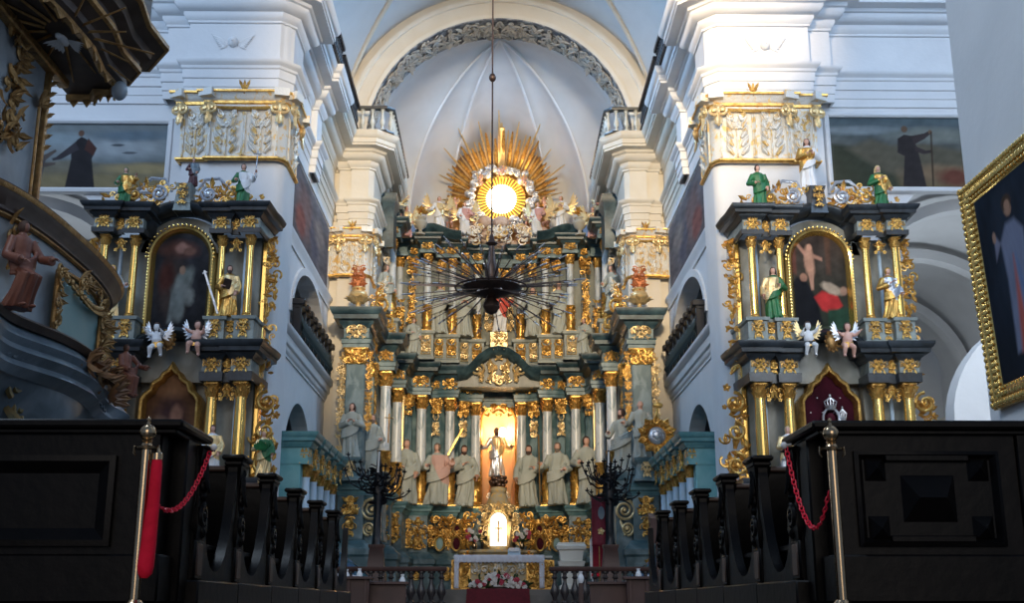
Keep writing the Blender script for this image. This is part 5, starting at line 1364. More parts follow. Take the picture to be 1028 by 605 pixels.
def side_altar(cx, side, label, paint_up, paint_low, red_low):
    s = 1 if side == 'left' else -1
    t = thing('side_altar', label, 'altar', (cx, 27.4, 0))
    YB = 27.9
    CI, CO = (1.07, 26.82), (1.78, 26.74)       # inner and outer columns (offset, y)
    def sw(name, m, prof, path, parent=t):
        w = MB(); w.sweep(path, prof); return w.build(name, m, parent)
    def P2(k=0.):     # plan of an entablature that breaks forward over the columns, mirrored about cx
        a = [(-2.1, YB+.05), (-2.08, 27.4), (-2.04, 27.1), (-2.02, 26.5), (-1.55, 26.5), (-1.55, 26.72), (-1.30, 26.72), (-1.30, 26.58), (-.84, 26.58), (-.84, 27.35)]
        return a
    LP = [(cx+x, y) for x, y in P2()]; RP = [(cx-x, y) for x, y in reversed(P2())]
    # body walls
    w = MB(); w.box(cx-2.0, cx+2.0, 27.6, YB, .0, 9.1, .02); w.box(cx-1.95, cx-.88, 27.3, 27.6, .6, 8.95, .02); w.box(cx+.88, cx+1.95, 27.3, 27.6, .6, 8.95, .02); w.build('marbled_body', greym, t)
    w = MB(); w.box(cx-2.3, cx+2.3, 26.3, YB, 0, 2.6, .04); w.sweep([(cx-2.3, YB), (cx-2.3, 26.3), (cx+2.3, 26.3), (cx+2.3, YB)], prof_cornice(2.5, 2.9, .1)+[(-.5, 2.9)]); w.build('base', blackm, t)
    for path in (LP, RP):
        sw('lower_architrave', blackm, [(0, 5.2), (.04, 5.2), (.05, 5.42), (0, 5.44)], path)
        sw('lower_frieze', panelm, [(0, 5.42), (0, 5.78), (-.3, 5.78)], path)
        sw('lower_cornice', blackm, prof_cornice(5.72, 6.14, .34)+[(-.4, 6.14)], path)
        sw('pedestal_zone', panelm, [(.04, 6.14), (.04, 6.22), (0, 6.25), (0, 6.68), (.05, 6.7), (.06, 6.78), (-.5, 6.78)], path)
        sw('upper_architrave', blackm, [(0, 8.88), (.04, 8.88), (.05, 9.0), (0, 9.02)], path)
        sw('upper_frieze', panelm, [(0, 9.0), (0, 9.3), (-.3, 9.3)], path)
        sw('upper_cornice', blackm, prof_cornice(9.26, 9.6, .30)+[(-.4, 9.6)], path)
    for sg in (-1, 1):
        column(t, cx+sg*CI[0], CI[1], 2.9, 5.2, .145, .36, goldpol, 0, 1, None, None); column(t, cx+sg*CO[0], CO[1], 2.9, 5.2, .145, .36, goldpol)
        column(t, cx+sg*CI[0], CI[1], 6.78, 8.88, .095, .28, goldpol); column(t, cx+sg*CO[0], CO[1], 6.78, 8.88, .095, .28, goldpol)
        w = MB(); w.box(cx+sg*1.98, cx+sg*2.1, 27.25, 27.6, 2.9, 8.88, .02); w.build('gilded_strip', goldpol, t)
        w = MB(); w.box(cx+sg*1.50, cx+sg*1.58, 27.22, 27.34, 2.9, 5.2, .01); w.build('pale_blue_strip', lbluem, t); w = MB(); w.box(cx+sg*1.52, cx+sg*1.59, 27.22, 27.34, 6.78, 8.88, .01); w.build('pale_blue_strip', lbluem, t)
        for (x, y, z, wd, h) in ((CO[0], 26.49, 5.44, .38, .3), (CI[0], 26.57, 5.44, .36, .3), (1.42, 26.70, 5.45, .2, .28), (CO[0], 26.49, 6.28, .24, .38), (CI[0], 26.57, 6.28, .24, .38), (1.42, 26.71, 6.28, .18, .38), (CO[0], 26.49, 9.02, .36, .25), (CI[0], 26.57, 9.02, .34, .25), (1.42, 26.71, 9.02, .2, .24),):
            link('gilded_panel', carve_me(wd, h, 3, gold, .13, 1.1), t, (cx+sg*x, y, z))
        link('capital_cluster', carve_me(.3, .36, 6, gold, .15, 1.2), t, (cx+sg*1.42, 26.8, 4.8)); link('capital_cluster', carve_me(.24, .3, 6, gold, .13, 1.2), t, (cx+sg*1.42, 26.8, 8.5))
        if s*sg > 0 or True:
            # gilded openwork wing down the side of the altar
            w = MB(); carving(w, cx+sg*2.2-.16, cx+sg*2.2+.16, 5.5, 9.0, 27.3, 15, .22, sym=False, density=1.5); w.build('upper_openwork', gold, t); w = MB()
            carving(w, cx+sg*2.3-.27, cx+sg*2.3+.27, 2.3, 5.2, 27.25, 17, .28, sym=False, density=1.5)
            for (zz, rr_) in ((4.8, .26), (4.1, .24), (3.3, .28)): spiral(w, (cx+sg*2.32, 27.12, zz), rr_, 1.5, .045, sg, PI/2, n=22)
            w.build('openwork_wing', gold, t)
    # upper arch: black moulding joining the cornices, gilded frame, painting
    r_ = .84; zs = 8.42; aw = 1.64
    w = MB(); w.sweep([(cx-1.02, 9.0)]+arc(cx, zs+.02, 1.16, R(155), R(25), 20)+[(cx+1.02, 9.0)], [(.0, 27.5), (0, 26.95), (-.10, 26.82), (-.16, 26.8), (-.28, 26.95), (-.3, 27.5)], plane='xz'); w.build('arched_cornice', blackm, t)
    w = MB(); w.prism([(cx-1.1, 8.6)]+arc(cx, zs, 1.1, R(170), R(10), 20)+[(cx+1.1, 8.6)], 27.3, 27.6, 'y'); w.build('arch_field', greym, t)
    fr = [(cx-r_, 6.42), (cx-r_, zs)]+arc(cx, zs, r_, PI, 0, 24)[1:-1]+[(cx+r_, zs), (cx+r_, 6.42)]
    w = MB(); w.sweep(fr, [(0.0, 27.55), (-.0, 27.12), (.05, 27.04), (.10, 27.06), (.13, 27.14), (.18, 27.2), (.18, 27.55)], plane='xz', closed=True)
    # beads
    for k in range(0, 60):
        pass
    for (x, z) in fr[::1]: w.ell((x-.02, 27.05, z), .035, .03, .035, 6, 4)
    for k in range(26):
        z = 6.5+2.0*k/25
        for sg in (-1, 1): w.ell((cx+sg*(r_-.045), 27.06, z), .03, .03, .04, 6, 4)
    f_ = w.build('painting_frame', goldpol, t)
    H_ = zs-6.4+r_
    canvas('painting', (cx-r_+.12, 27.2, 6.45), (1, 0, 0), (0, 0, 1), 2*r_-.24, H_-.17, 70, 120, paint_up, paintm, f_, mask=arched((zs-6.45)/(H_-.17)))
    # lower niche with an ogee gilded arch, black round arch above with cartouche
    og = [(-.74, 3.2), (-.74, 4.85), (-.64, 5.0), (-.52, 5.1), (-.46, 5.28), (-.30, 5.38), (-.24, 5.5), (-.12, 5.58), (0, 5.78), (.12, 5.58), (.24, 5.5), (.30, 5.38), (.46, 5.28), (.52, 5.1), (.64, 5.0), (.74, 4.85), (.74, 3.2)]
    og = [(cx+x, z) for x, z in og]
    w = MB(); w.sweep(og, [(0, 27.55), (0, 27.05), (.05, 26.98), (.10, 27.0), (.14, 27.2), (.14, 27.55)], plane='xz', caps=False); f2 = w.build('ogee_frame', gold, t)
    inner = [(x, z) for x, z in og]
    def msk(u, v):
        x = -.74+1.48*u; z = 3.2+2.58*v
        top = np.interp(abs(x), [0, .12, .24, .30, .46, .52, .64, .74], [5.78, 5.58, 5.5, 5.38, 5.28, 5.1, 5.0, 4.85]); return z < top
    canvas('painting' if not red_low else 'velvet_backing', (cx-.74, 27.25, 3.2), (1, 0, 0), (0, 0, 1), 1.48, 2.58, 60, 80, paint_low, paintm, f2, mask=msk)
    w = MB(); w.sweep(arc(cx, 5.3, 1.22, R(172), R(8), 24, 1.05), [(.0, 27.5), (0, 26.8), (-.08, 26.7), (-.12, 26.68), (-.24, 26.85), (-.26, 27.5)], plane='xz'); w.build('arched_cornice', blackm, t)
    w = MB(); w.prism([(cx-1.2, 5.3)]+arc(cx, 5.3, 1.2, PI, 0, 24, 1.03), 27.28, 27.5, 'y'); w.build('arch_field', greym, t)
    w = MB()
    for k in range(3):
        pass
    w.ell((cx, 26.6, 6.2), .15, .1, .2, 12, 8); 
    for k in range(12):
        a = 2*PI*k/12; leaf(w, (cx+.12*math.cos(a), 26.58, 6.2+.17*math.sin(a)), (cx+.22*math.cos(a), 26.54, 6.2+.31*math.sin(a)), .05, .5, .2, n=4)
    w.build('cartouche', goldd, t)
    # pierced cresting of scrolls with a middle pedestal
    for sg in (-1, 1):
        w = MB(); spiral(w, (cx+sg*.62, 26.9, 10.02), .20, 1.8, .045, sg, PI/2+.3, n=30); 
        w.tube([(cx+sg*.32, 26.95, 10.1), (cx+sg*.5, 26.95, 10.42), (cx+sg*.85, 26.95, 10.45), (cx+sg*1.15, 26.95, 10.15), (cx+sg*1.45, 26.95, 9.9)], [.04, .045, .045, .045, .04], 6); w.build('white_scroll', silver, t)
        w = MB(); carving(w, min(cx+sg*.3, cx+sg*1.35), max(cx+sg*.3, cx+sg*1.35), 9.62, 10.4, 26.97, 19, .22, sym=False, density=1.6)
        carving(w, min(cx+sg*1.3, cx+sg*2.0), max(cx+sg*1.3, cx+sg*2.0), 9.6, 9.98, 26.85, 23, .2, sym=False, density=1.4)
        spiral(w, (cx+sg*1.2, 26.85, 9.98), .17, 1.4, .04, -sg, PI/2, n=16); w.build('cresting', gold, t)
    w = MB(); w.sweep([(cx-.2, 27.3), (cx-.2, 26.8), (cx+.2, 26.8), (cx+.2, 27.3)], [(.02, 9.55), (.0, 9.7), (-.04, 10.15), (-.02, 10.2), (.0, 10.28), (-.2, 10.28)]); w.build('middle_pedestal', panelm if s > 0 else blackm, t)
    link('gilded_panel', carve_me(.2, .5, 3, gold, .12, 1.2), t, (cx, 26.76, 9.72))
    return t
CXL = -7.9; CXR = 8.02
side_altar(CXL, 'left', 'black and gold side altar with a dark saint painting, on the left front pier', paint_saint_left, paint_brown, False)
sa = side_altar(CXR, 'right', 'black and gold side altar with a starry maroon niche, on the right front pier', paint_saint_right, paint_stars, True)
w = MB()
for i in range(5):
    for j in range(6):
        x = CXR-.55+.28*i+(.1 if j % 2 else 0); z = 3.5+.36*j
        if abs(x-CXR) < .62 and z < 5.35-.5*abs(x-CXR): w.ell((x, 27.22, z), .018, .012, .018, 5, 4)
w.build('star_studs', silver, sa)
# crowned silver icon with a smaller crowned head, in the maroon niche
t = thing('crowned_icon', 'silver crowned dark faced icon with a smaller crowned head, in the maroon niche', 'icon', (CXR, 27.1, 4.0))
for (dx, dz, s_) in ((0, 0, 1.0), (.28, -.28, .62)):
    w = MB(); w.ell((CXR+dx, 27.1, 4.42+dz), .10*s_, .06, .14*s_, 12, 8); w.build('dark_face', burg, t)
    w = MB(); w.sweep(arc(CXR+dx, 4.42+dz, .17*s_, R(-60), R(240), 18, .22*s_), [(0, 27.14), (0, 27.08), (.05*s_, 27.06), (.05*s_, 27.14)], plane='xz'); w.lathe([(.1*s_, 4.62+dz), (.15*s_, 4.72+dz), (.1*s_, 4.72+dz)], 10, (CXR+dx, 27.1, 0))
    for k in range(5): w.tube([(CXR+dx+(k-2)*.055*s_, 27.08, 4.7+dz), (CXR+dx+(k-2)*.075*s_, 27.07, 4.86+dz-.02*abs(k-2)), (CXR+dx, 27.08, 4.93+dz)], .016*s_, 5)
    w.ell((CXR+dx, 27.08, 4.97+dz), .03*s_, .02, .04*s_, 6, 5); w.build('crown', silver, t)
w = MB(); w.lathe([(.30, 0), (.27, .2), (.18, .45), (.08, .55)], 14, (CXR, 27.1, 3.7), .35); w.build('robe', silvergold, t)
# statues of the side altars
GW = (gold, flesh, goldp); GG = (green, flesh, gold)
def sst(label, px, yt, yb, key, mats, hm=brownhair, hk='short', beard=False, rz=0., attrs=(), H=None, Y=26.95, z=None, **k):
    return stat(label, px, yt, yb, Y, key, mats, hm, hk, beard, rz=rz, attrs=attrs, H=H, z=z)
zt = 9.6
sst('small green and gold statue at the left end of the left side altar\'s top', 125, 170, 214, 'preach', GG, green, z=zt, Y=26.85)
sst('small dark maroon statue on the middle pedestal topping the left side altar', 193, 160, 197, 'book', (maroon, flesh, bluegrey), z=10.28, Y=27.05)
sst('small green robed statue raising a silver cross on the left side altar\'s top', 243, 166, 209, 'preach', (green, flesh, white), z=zt, Y=26.8, attrs=(('cross', crozier(.30, 1.25, .6), silver),))
sst('green robed statue at the left end of the right side altar\'s top', 760, 165, 206, 'book', (green, flesh, green), z=zt, Y=26.8)
sst('gold and white praying woman statue on the middle pedestal of the right side altar', 811, 138, 191, 'pray', (white, flesh, gold), brownhair, 'long', z=10.28, Y=27.05)
sst('gold mantled statue with green skirt on the right of the right side altar top', 882, 165, 208, 'breast', GG, goldp, 'long', z=zt, Y=26.85)
sst('golden robed bearded statue with a long silver sword and book, left side altar', 229, 265, 321, 'book', (gold, flesh, goldp), beard=True, z=6.78, Y=26.72, H=1.32, attrs=(('sword', (lambda m: (m.box(-.02, .02, -.008, .008, -.45, .42, .004, M=Matrix.Translation((-.27, -.2, .45)) @ Matrix.Rotation(-.35, 4, 'Y')), m.box(-.045, .045, -.012, .012, -.012, .012, .004, M=Matrix.Translation((-.40, -.2, .80)) @ Matrix.Rotation(-.35, 4, 'Y')), m)[2])(MB()), silver), ('book', book_mb(.02, -.19, .60), bronze)))
sst('golden robed statue with silver mantle in the left bay of the left side altar', 112, 268, 327, 'open', (goldp, flesh, silver), gold, z=6.78, Y=26.72, H=1.32)
sst('slim statue in gold cloak over a green robe, left bay of the right side altar', 777, 262, 318, 'down', (green, flesh, goldp), brownhair, 'long', z=6.78, Y=26.72, H=1.32)
sst('golden crowned robed statue in the right bay of the right side altar', 893, 268, 322, 'breast', (gold, flesh, silver), gold, z=6.78, Y=26.72, H=1.32)
sst('white and gold statue at the foot of the left side altar\'s lower columns', 213, 430, 462, 'book', (white, flesh, goldp), brownhair, z=2.9, Y=26.35, H=1.22)
sst('gold and green statue holding a leafy bunch, lower right of the left side altar', 264, 435, 475, 'breast', (goldp, flesh, green), gold, 'long', z=2.9, Y=26.35, H=1.1, attrs=(('leafy_bunch', (lambda m: ([leaf(m, (.02*k-.08, -.2, .55), (.04*k-.16, -.24, .78-.02*abs(k-4)), .035, .4, .1, n=4) for k in range(9)], m)[1])(MB()), green),))
sst('small white and gold statue at the foot of the lower columns, right side altar', 792, 432, 458, 'pray', (white, flesh, goldp), goldp, z=2.9, Y=26.35, H=1.22)
for (px, py, lab, mm, k, wg) in ((158, 352, 'white winged cherub resting left of the cartouche under the dark painting, left side altar', white, 1, silver), (196, 350, 'gold winged cherub resting right of the cartouche under the dark painting, left side altar', pink, 2, silver),
                         (813, 349, 'pale winged cherub left of the cartouche under the red draped painting, right side altar', white, 3, goldp), (851, 350, 'small winged cherub right of the cartouche under the red draped painting, right side altar', pink, 0, silver)):
    q = (Xat(px, py, 26.38), 26.38, Zat(py, 26.38)-.22); putto(lab, q, .85, k, mm, wg, gold, brownhair)
# turquoise side altars along the choir walls, seen from the end
for sx, sd in ((1, 'left'), (-1, 'right')):
    t = thing('turquoise_altar', 'turquoise wall altar with a row of pale blue columns along the %s choir wall' % sd, 'altar', (sx*-5.7, 33.5, 0))
    ya, yb = 30.9, 37.2
    w = MB(sx); w.box(-6.0, -5.75, ya, yb, 0, 4.2, .02); w.box(-6.0, -5.35, ya-.05, ya+.35, 0, 4.15, .02); w.build('body', teallight, t)
    w = MB(sx); pth = [(-6.0, ya-.1)]; 
    ys = [ya+.25+i*(yb-ya-.5)/4.6 for i in range(5)]
    pth = [(-6.02, ya-.1), (-5.35, ya-.1)]
    for y in ys: pth += [(-5.35, y-.3+.25), (-5.12, y-.05+.0), (-5.12, y+.5), (-5.35, y+.5)] if y > ys[0] else [(-5.12, ya-.1), (-5.12, y+.5), (-5.35, y+.5)]
    pth += [(-5.35, yb), (-6.0, yb)]
    w.sweep(pth, prof_cornice(4.2, 4.6, .25)+[(-.3, 4.6)]); w.build('cornice', teallightd := mat('deep turquoise moulding', (.07, .22, .24), .45, col2=(.14, .32, .33), scale=3) if sx > 0 else MATS['deep turquoise moulding'], t)
    w = MB(sx); w.sweep(pth, [(-.03, 3.75), (-.03, 4.22), (-.4, 4.22)]); w.build('frieze', teallight, t)
    for i, y in enumerate(ys):
        column(t, sx*-5.28, y+.22, 1.2, 3.78, .13, .34, lbluem, 0, 1)
        link('frieze_carving', carve_me(.3, .36, 3, gold, .14, 1.2), t, (sx*-5.26, y+(-.28 if i == 0 else -.1), 3.8)); link('frieze_carving', carve_me(.3, .36, 3, gold, .14, 1.2), t, (sx*-5.05, y+.25, 3.8), rz=sx*PI/2)
    w = MB(sx); w.box(-6.0, -5.05, ya-.1, yb, 0, 1.2, .03); w.build('plinth', teallight, t)
# ================================================================== PEWS
def pew_end_poly(y0, z0, L_, h):
    """outline in (y, z): post at the front, a deep scoop behind it"""
    pts = [(y0-.10, z0), (y0-.10, h)]
    pts += [(y0+.10, h), (y0+.105, .62)]
    E = y0+L_-.10; K = (L_-.2)
    pts += [(y0+.10+K*a, z) for a, z in ((.04, .56), (.09, .50), (.15, .42), (.22, .36), (.31, .315), (.42, .295), (.53, .30), (.64, .335), (.74, .40), (.83, .50), (.90, .62), (.95, .76), (.985, .90))]
    pts += [(E, .93), (E, z0)]
    return pts
PX = 1.70
ys = [6.45, 7.42, 8.50, 9.62, 10.76, 11.9]
names = ['nearest', 'second', 'third', 'fourth', 'fifth', 'last and farthest']
for sx, sd in ((1, 'left'), (-1, 'right')):
    for i, y in enumerate(ys):
        L_ = (ys[i+1]-y) if i < 5 else 1.1
        lab = 'black carved wooden pew %s of the aisle, %s row from the viewer' % (sd, names[i]) if i else 'nearest black wooden pew %s of the aisle with a tall panelled back facing the viewer' % sd
        t = thing('pew', lab, 'pew', (sx*-PX, y, 0), 'pews along the %s of the aisle' % sd)
        hz = 1.06
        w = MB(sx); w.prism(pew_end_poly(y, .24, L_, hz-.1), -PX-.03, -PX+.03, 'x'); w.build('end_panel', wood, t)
        # carved post with capital, swelling scroll and base block
        w = MB(sx)
        w.box(-PX-.04, -PX+.05, y-.09, y+.09, .24, .46, .012)
        w.rings([[(-PX+dx*wx, y+dy*wy, z) for dx, dy in ((-1, -1), (1, -1), (1, 1), (-1, 1))] for z, wx, wy in ((.46, .045, .085), (.52, .055, .11), (.60, .052, .10), (.66, .040, .07), (.80, .036, .06), (.90, .042, .07), (.93, .05, .09), (.97, .055, .10))])
        w.tube([(-PX+.036, y+.006*math.sin(k*1.3), .47+.0125*k) for k in range(38)], [(.040-.0004*k)*(.72+.28*abs(math.sin(k*PI/4))) for k in range(38)], 8, flat=.6)
        spiral(w, (-PX+.052, y-.02, .58), .07, 1.3, .018, 1, 0, (1, 0, 0), 14, plane=(Vector((0, 1, 0)), Vector((0, 0, 1))), k=5)
        leaf(w, (-PX+.04, y, .95), (-PX+.05, y, .70), .05, .4, .1, (1, 0, 0), 5)
        po = w.build('post', wood, t)
        w = MB(sx)
        if i: w.box(-PX-.055, -PX+.062, y-.11, y+.12, .97, 1.005, .01); w.box(-PX-.07, -PX+.078, y-.135, y+.15, 1.005, 1.04, .012)
        else: w.box(-PX-.07, -PX+.08, y-.09, y+.08, .955, .972, .006)
        w.build('post_cap', wood, po)
        w = MB(sx); w.box(-PX+.03, -PX+.056, y-.07, y+.05, .26, .44, .01); w.build('worn_foot', woodworn, po)
        x0 = -PX-3.9
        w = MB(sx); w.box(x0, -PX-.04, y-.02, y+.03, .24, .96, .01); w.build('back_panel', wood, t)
        w = MB(sx); w.box(x0, -PX-.05, y-.06, y+.16, .94, .975, .01); w.build('book_ledge', wood if i == 0 else woodworn, t)
        w = MB(sx); w.box(x0, -PX-.04, y+.35, y+.80, .42, .46, .01); w.build('seat', wood, t)
        w = MB(sx); w.box(x0, -PX+.09, y-.14, y+L_-.145, .0, .24, .01); w.build('platform', wood, t)
        if i == 0:
            # tall panelled back towards the nave
            yf = 5.95
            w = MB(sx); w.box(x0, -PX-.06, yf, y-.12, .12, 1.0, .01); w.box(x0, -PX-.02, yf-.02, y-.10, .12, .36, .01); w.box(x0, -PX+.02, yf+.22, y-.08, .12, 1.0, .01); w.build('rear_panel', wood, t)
            w = MB(sx); w.box(x0, -PX+.06, yf-.07, y+.1, 1.0, 1.045, .012); w.box(x0, -PX+.02, yf-.03, y, .975, 1.0, .006); w.build('top_slab', wood, t)
            if sx > 0:
                for (xa, xb) in ((-3.22, -1.98), (-4.7, -3.4)):
                    w = MB(); w.sweep([(xa, .40), (xb, .40), (xb, .86), (xa, .86)], [(0, yf), (0, yf-.035), (-.03, yf-.04), (-.06, yf-.02), (-.09, yf)], closed=True, plane='xz'); w.build('panel_moulding', wood, t)
            else:
                pa, pb, za, zb = 1.86, 2.62, .40, .89
                w = MB(); w.sweep([(pa, za), (pb, za), (pb, zb), (pa, zb)], [(0, yf), (0, yf-.02), (-.02, yf-.03), (-.045, yf)], closed=True, plane='xz')
                w.box(pa+.16, pb-.16, yf-.03, yf, zb-.055, zb-.02, .006); w.box(pa+.16, pb-.16, yf-.03, yf, za+.02, za+.055, .006)
                w.build('panel_moulding', wood, t)
                def pyr(cx, cz, a, b, d, top=.0):
                    q = MB(); q.add([(cx-a, yf, cz-b), (cx+a, yf, cz-b), (cx+a, yf, cz+b), (cx-a, yf, cz+b), (cx-top, yf-d, cz), (cx+top, yf-d, cz)], [(0, 1, 5, 4), (1, 2, 5), (2, 3, 4, 5), (3, 0, 4)]); return q
                cx, cz = (pa+pb)/2, (za+zb)/2
                pyr(cx, cz, .14, .12, .07, .07).build('diamond_boss', wood, t, smooth=False)
                for sgx in (-1, 1):
                    for sgz in (-1, 1): pyr(cx+sgx*.27, cz+sgz*.155, .055, .065, .05).build('corner_boss', wood, t, smooth=False)
                w = MB(); w.box(2.72, 2.78, yf-.02, yf, .36, .98, .008); w.build('stile', wood, t)
# ------------------------------------------------------------------ rope stanchions, red rope and chains
def stanchion(label, px, X_, Y_):
    t = thing('rope_stanchion', label, 'stanchion', (X_, Y_, 0))
    z0 = .10
    w = MB(); w.lathe([(.17, .0), (.17, .025), (.155, .06), (.06, .10), (.035, .13), (.03, .135)], 40, (X_, Y_, 0)); w.build('base', brass, t)
    w = MB(); w.lathe([(.024, .12), (.024, .85)], 20, (X_, Y_, 0)); w.build('pole', brass, t)
    w = MB(); w.lathe([(.024, .85), (.055, .852), (.058, .862), (.03, .87), (.02, .885), (.028, .893), (.02, .90), (.024, .905)], 24, (X_, Y_, 0)); w.ell((X_, Y_, .935), .040, .040, .040, 20, 14); w.tube([(X_, Y_, .97), (X_, Y_, 1.0)], [.012, .006], 8); w.ell((X_, Y_, 1.0), .011, .011, .014, 8, 6)
    for sg in (-1, 1): w.tube([(X_+sg*.045, Y_, .858), (X_+sg*.06, Y_, .87), (X_+sg*.062, Y_, .835), (X_+sg*.05, Y_, .82)], .005, 6)
    w.build('top', brass, t)
    return t
def chain(name, label, pts, m, link_r=.016):
    """oval links along a polyline"""
    P3 = [Vector(p) for p in pts]; L_ = [0]
    for a, b in zip(P3, P3[1:]): L_.append(L_[-1]+(b-a).length)
    step = link_r*2.35; n = int(L_[-1]/step); w = MB()
    def at(d):
        for i in range(len(P3)-1):
            if L_[i] <= d <= L_[i+1]: return P3[i].lerp(P3[i+1], (d-L_[i])/(L_[i+1]-L_[i])), (P3[i+1]-P3[i]).normalized()
        return P3[-1], (P3[-1]-P3[-2]).normalized()
    for k in range(n):
        c, d = at(step*(k+.5)); s1 = d.cross(Vector((0, 1, 0))).normalized(); s2 = d.cross(s1)
        a_ = s1 if k % 2 else s2; a_ = (a_+(s2 if k % 2 else s1)*.45).normalized()
        q = [c+d*(link_r*1.55*math.cos(2*PI*j/10))+a_*(link_r*.85*math.sin(2*PI*j/10)) for j in range(11)]
        w.tube(q, link_r*.30, 5)
    o = w.build(name, m); o['label'] = label; o['category'] = 'chain'; return o
SLY, SRY = 5.62, 5.62
SLX, SRX = -1.735, 1.655
stanchion('polished brass rope stanchion by the left pew, carrying the hanging red velvet rope', 148, SLX, SLY)
stanchion('polished brass rope stanchion by the right pew, with only the red chain', 843, SRX, SRY)
def caten(a, b, sag, n=26):
    a, b = Vector(a), Vector(b); out = []
    for i in range(n+1):
        t = i/n; p = a.lerp(b, t); p.z -= sag*4*t*(1-t); out.append(tuple(p))
    return out
chain('red_chain', 'red plastic chain hanging from the left stanchion to a knob on the left pew', caten((SLX+.06, SLY, .60), (-1.62, 6.42, .96), .16)[0:], redpl, .013)
chain('red_chain', 'red plastic chain looping from a white hook on the right pew to the right stanchion', caten((1.60, 6.3, .96), (SRX-.02, SRY+.03, .66), .30), redpl, .013)
# left velvet rope hanging down beside its stanchion
t = thing('velvet_rope', 'red velvet rope hanging straight down beside the left brass stanchion', 'rope', (SLX+.055, SLY, .25))
w = MB(); w.tube([(SLX+.056, SLY, .80), (SLX+.056, SLY, .77), (SLX+.054, SLY, .6), (SLX+.046, SLY, .40), (SLX+.04, SLY, .29), (SLX+.04, SLY, .255), (SLX+.04, SLY, .235)], [.024, .027, .030, .037, .040, .034, .014], 14); w.build('velvet_cover', redvel, t)
w = MB(); w.lathe([(.014, .80), (.026, .80), (.026, .83), (.012, .845), (.008, .86)], 14, (SLX+.056, SLY, 0)); w.build('brass_end', brass, t)
for (x, y, z, lab) in ((-1.60, 6.40, .965, 'small white knob holding the red chain on the left pew end'), (1.585, 6.28, .965, 'small white hook holding the red chain on the right pew end')):
    w = MB(); w.ell((x, y, z), .018, .018, .02, 10, 8); w.tube([(x, y, z), (x*1.03, y+.04, z+.01)], .007, 6); o = w.build('chain_hook', white); o['label'] = lab; o['category'] = 'hook'
# ================================================================== SANCTUARY FURNITURE
rail_b = MB(); rail_b.lathe([(.10, 0), (.10, .06), (.05, .1), (.06, .16), (.12, .28), (.10, .38), (.045, .55), (.045, .62), (.085, .66), (.05, .70), (.05, .76), (.10, .78), (.10, .84)], 14)
rail_me = rail_b.mesh('baluster', darkb := mat('dark varnished baluster', (.022, .018, .018), .3, col2=(.05, .04, .038), scale=5))
for sx, sd in ((1, 'left'), (-1, 'right')):
    balustrade('communion_rail', 'dark turned baluster communion rail %s of the opening before the altar steps' % sd, sx, [(-4.7, 30.0), (-1.32, 30.0)], 0.05, 13, rail_me, redwood, cat='railing', h=.86, rail=.12)
    t = thing('kneeling_bench', 'low reddish brown wooden bench in front of the %s communion rail' % sd, 'bench', (sx*-3.2, 25, 0))
    w = MB(sx)
    w.box(-4.3, -2.62, 24.4, 24.7, .60, .66, .01); w.box(-3.0, -1.9, 24.8, 25.1, .50, .56, .01); w.build('top_board', redwood, t)
    w = MB(sx); w.box(-4.25, -2.7, 24.5, 24.62, .0, .60, .01); w.box(-2.95, -1.95, 24.9, 25.0, 0, .5, .01)
    for k in range(5): w.box(-4.2+.35*k, -4.14+.35*k, 24.46, 24.5, 0, .6, .005)
    w.build('front_panel', redwood, t)
    # iron candle tree
    cxp = Xat(379.5 if sx > 0 else 611.5, 500, 33.0); Y_ = 33.0
    t = thing('candle_tree', 'black iron branching candle tree on a red brown plinth, %s of the altar table' % sd, 'candelabrum', (cxp, Y_, .48))
    w = MB(); w.rings([[(cxp+sx_*a, Y_+sy_*a, z) for sx_, sy_ in ((-1, -1), (1, -1), (1, 1), (-1, 1))] for z, a in ((.48, .30), (1.0, .26), (1.06, .24), (1.60, .19), (1.66, .22), (1.72, .22))]); w.build('plinth', redwood, t)
    w = MB(); rr = random.Random(6+sx)
    w.lathe([(.17, 1.7), (.14, 1.8), (.115, 1.95), (.11, 2.6), (.13, 3.0), (.17, 3.3), (.15, 3.5), (.11, 3.7), (.07, 4.0), (.03, 4.4)], 10, (cxp, Y_, 0), mod=lambda a, z: 1+.12*math.sin(5*a+z*9))
    for k in range(34):
        a = rr.random()*2*PI; z = 2.75+1.2*rr.random(); d = Vector((math.cos(a), math.sin(a), .4)); b = Vector((cxp, Y_, z))+d*.08
        leaf(w, b, b+d*.22, .07, .3, .2, d.orthogonal(), 3)
    w.build('trunk', iron, t)
    for k in range(20):
        a = 2*PI*k/20+rr.uniform(-.12, .12); z0 = 3.0+.75*rr.random(); L_ = .5+.5*rr.random()
        d = Vector((math.cos(a), math.sin(a), 0)); up = .10+.5*rr.random()
        p0 = Vector((cxp, Y_, z0)); pts = [p0+d*.06, p0+d*L_*.5+Vector((0, 0, -.04)), p0+d*L_*.85+Vector((0, 0, up*.3)), p0+d*L_+Vector((0, 0, up))]
        w = MB(); w.tube(pts, [.035, .028, .022, .018], 6)
        e = pts[-1]; w.lathe([(.02, 0), (.065, .03), (.07, .05), (.03, .055)], 8, tuple(e))
        for q in (.35, .6, .8):
            b = pts[0].lerp(pts[2], q); dd = Vector((rr.uniform(-1, 1), rr.uniform(-1, 1), rr.uniform(-.4, 1))).normalized(); w.tube([b, b+dd*.09, b+dd*.17+Vector((0, 0, .05))], [.014, .012, .008], 5); leaf(w, b+dd*.1, b+dd*.22, .045, .3, .1, dd.orthogonal(), 3)
        br = w.build('branch', iron, t)
        w = MB(); w.tube([e+Vector((0, 0, .05)), e+Vector((0, 0, .11))], .02, 6); w.build('candle_stub', iron, br)
    w = MB(); w.tube([(cxp-.02, Y_-.1, 3.75), (cxp, Y_-.1, 4.35)], [.03, .028], 8); w.build('tall_candle', candle, t)
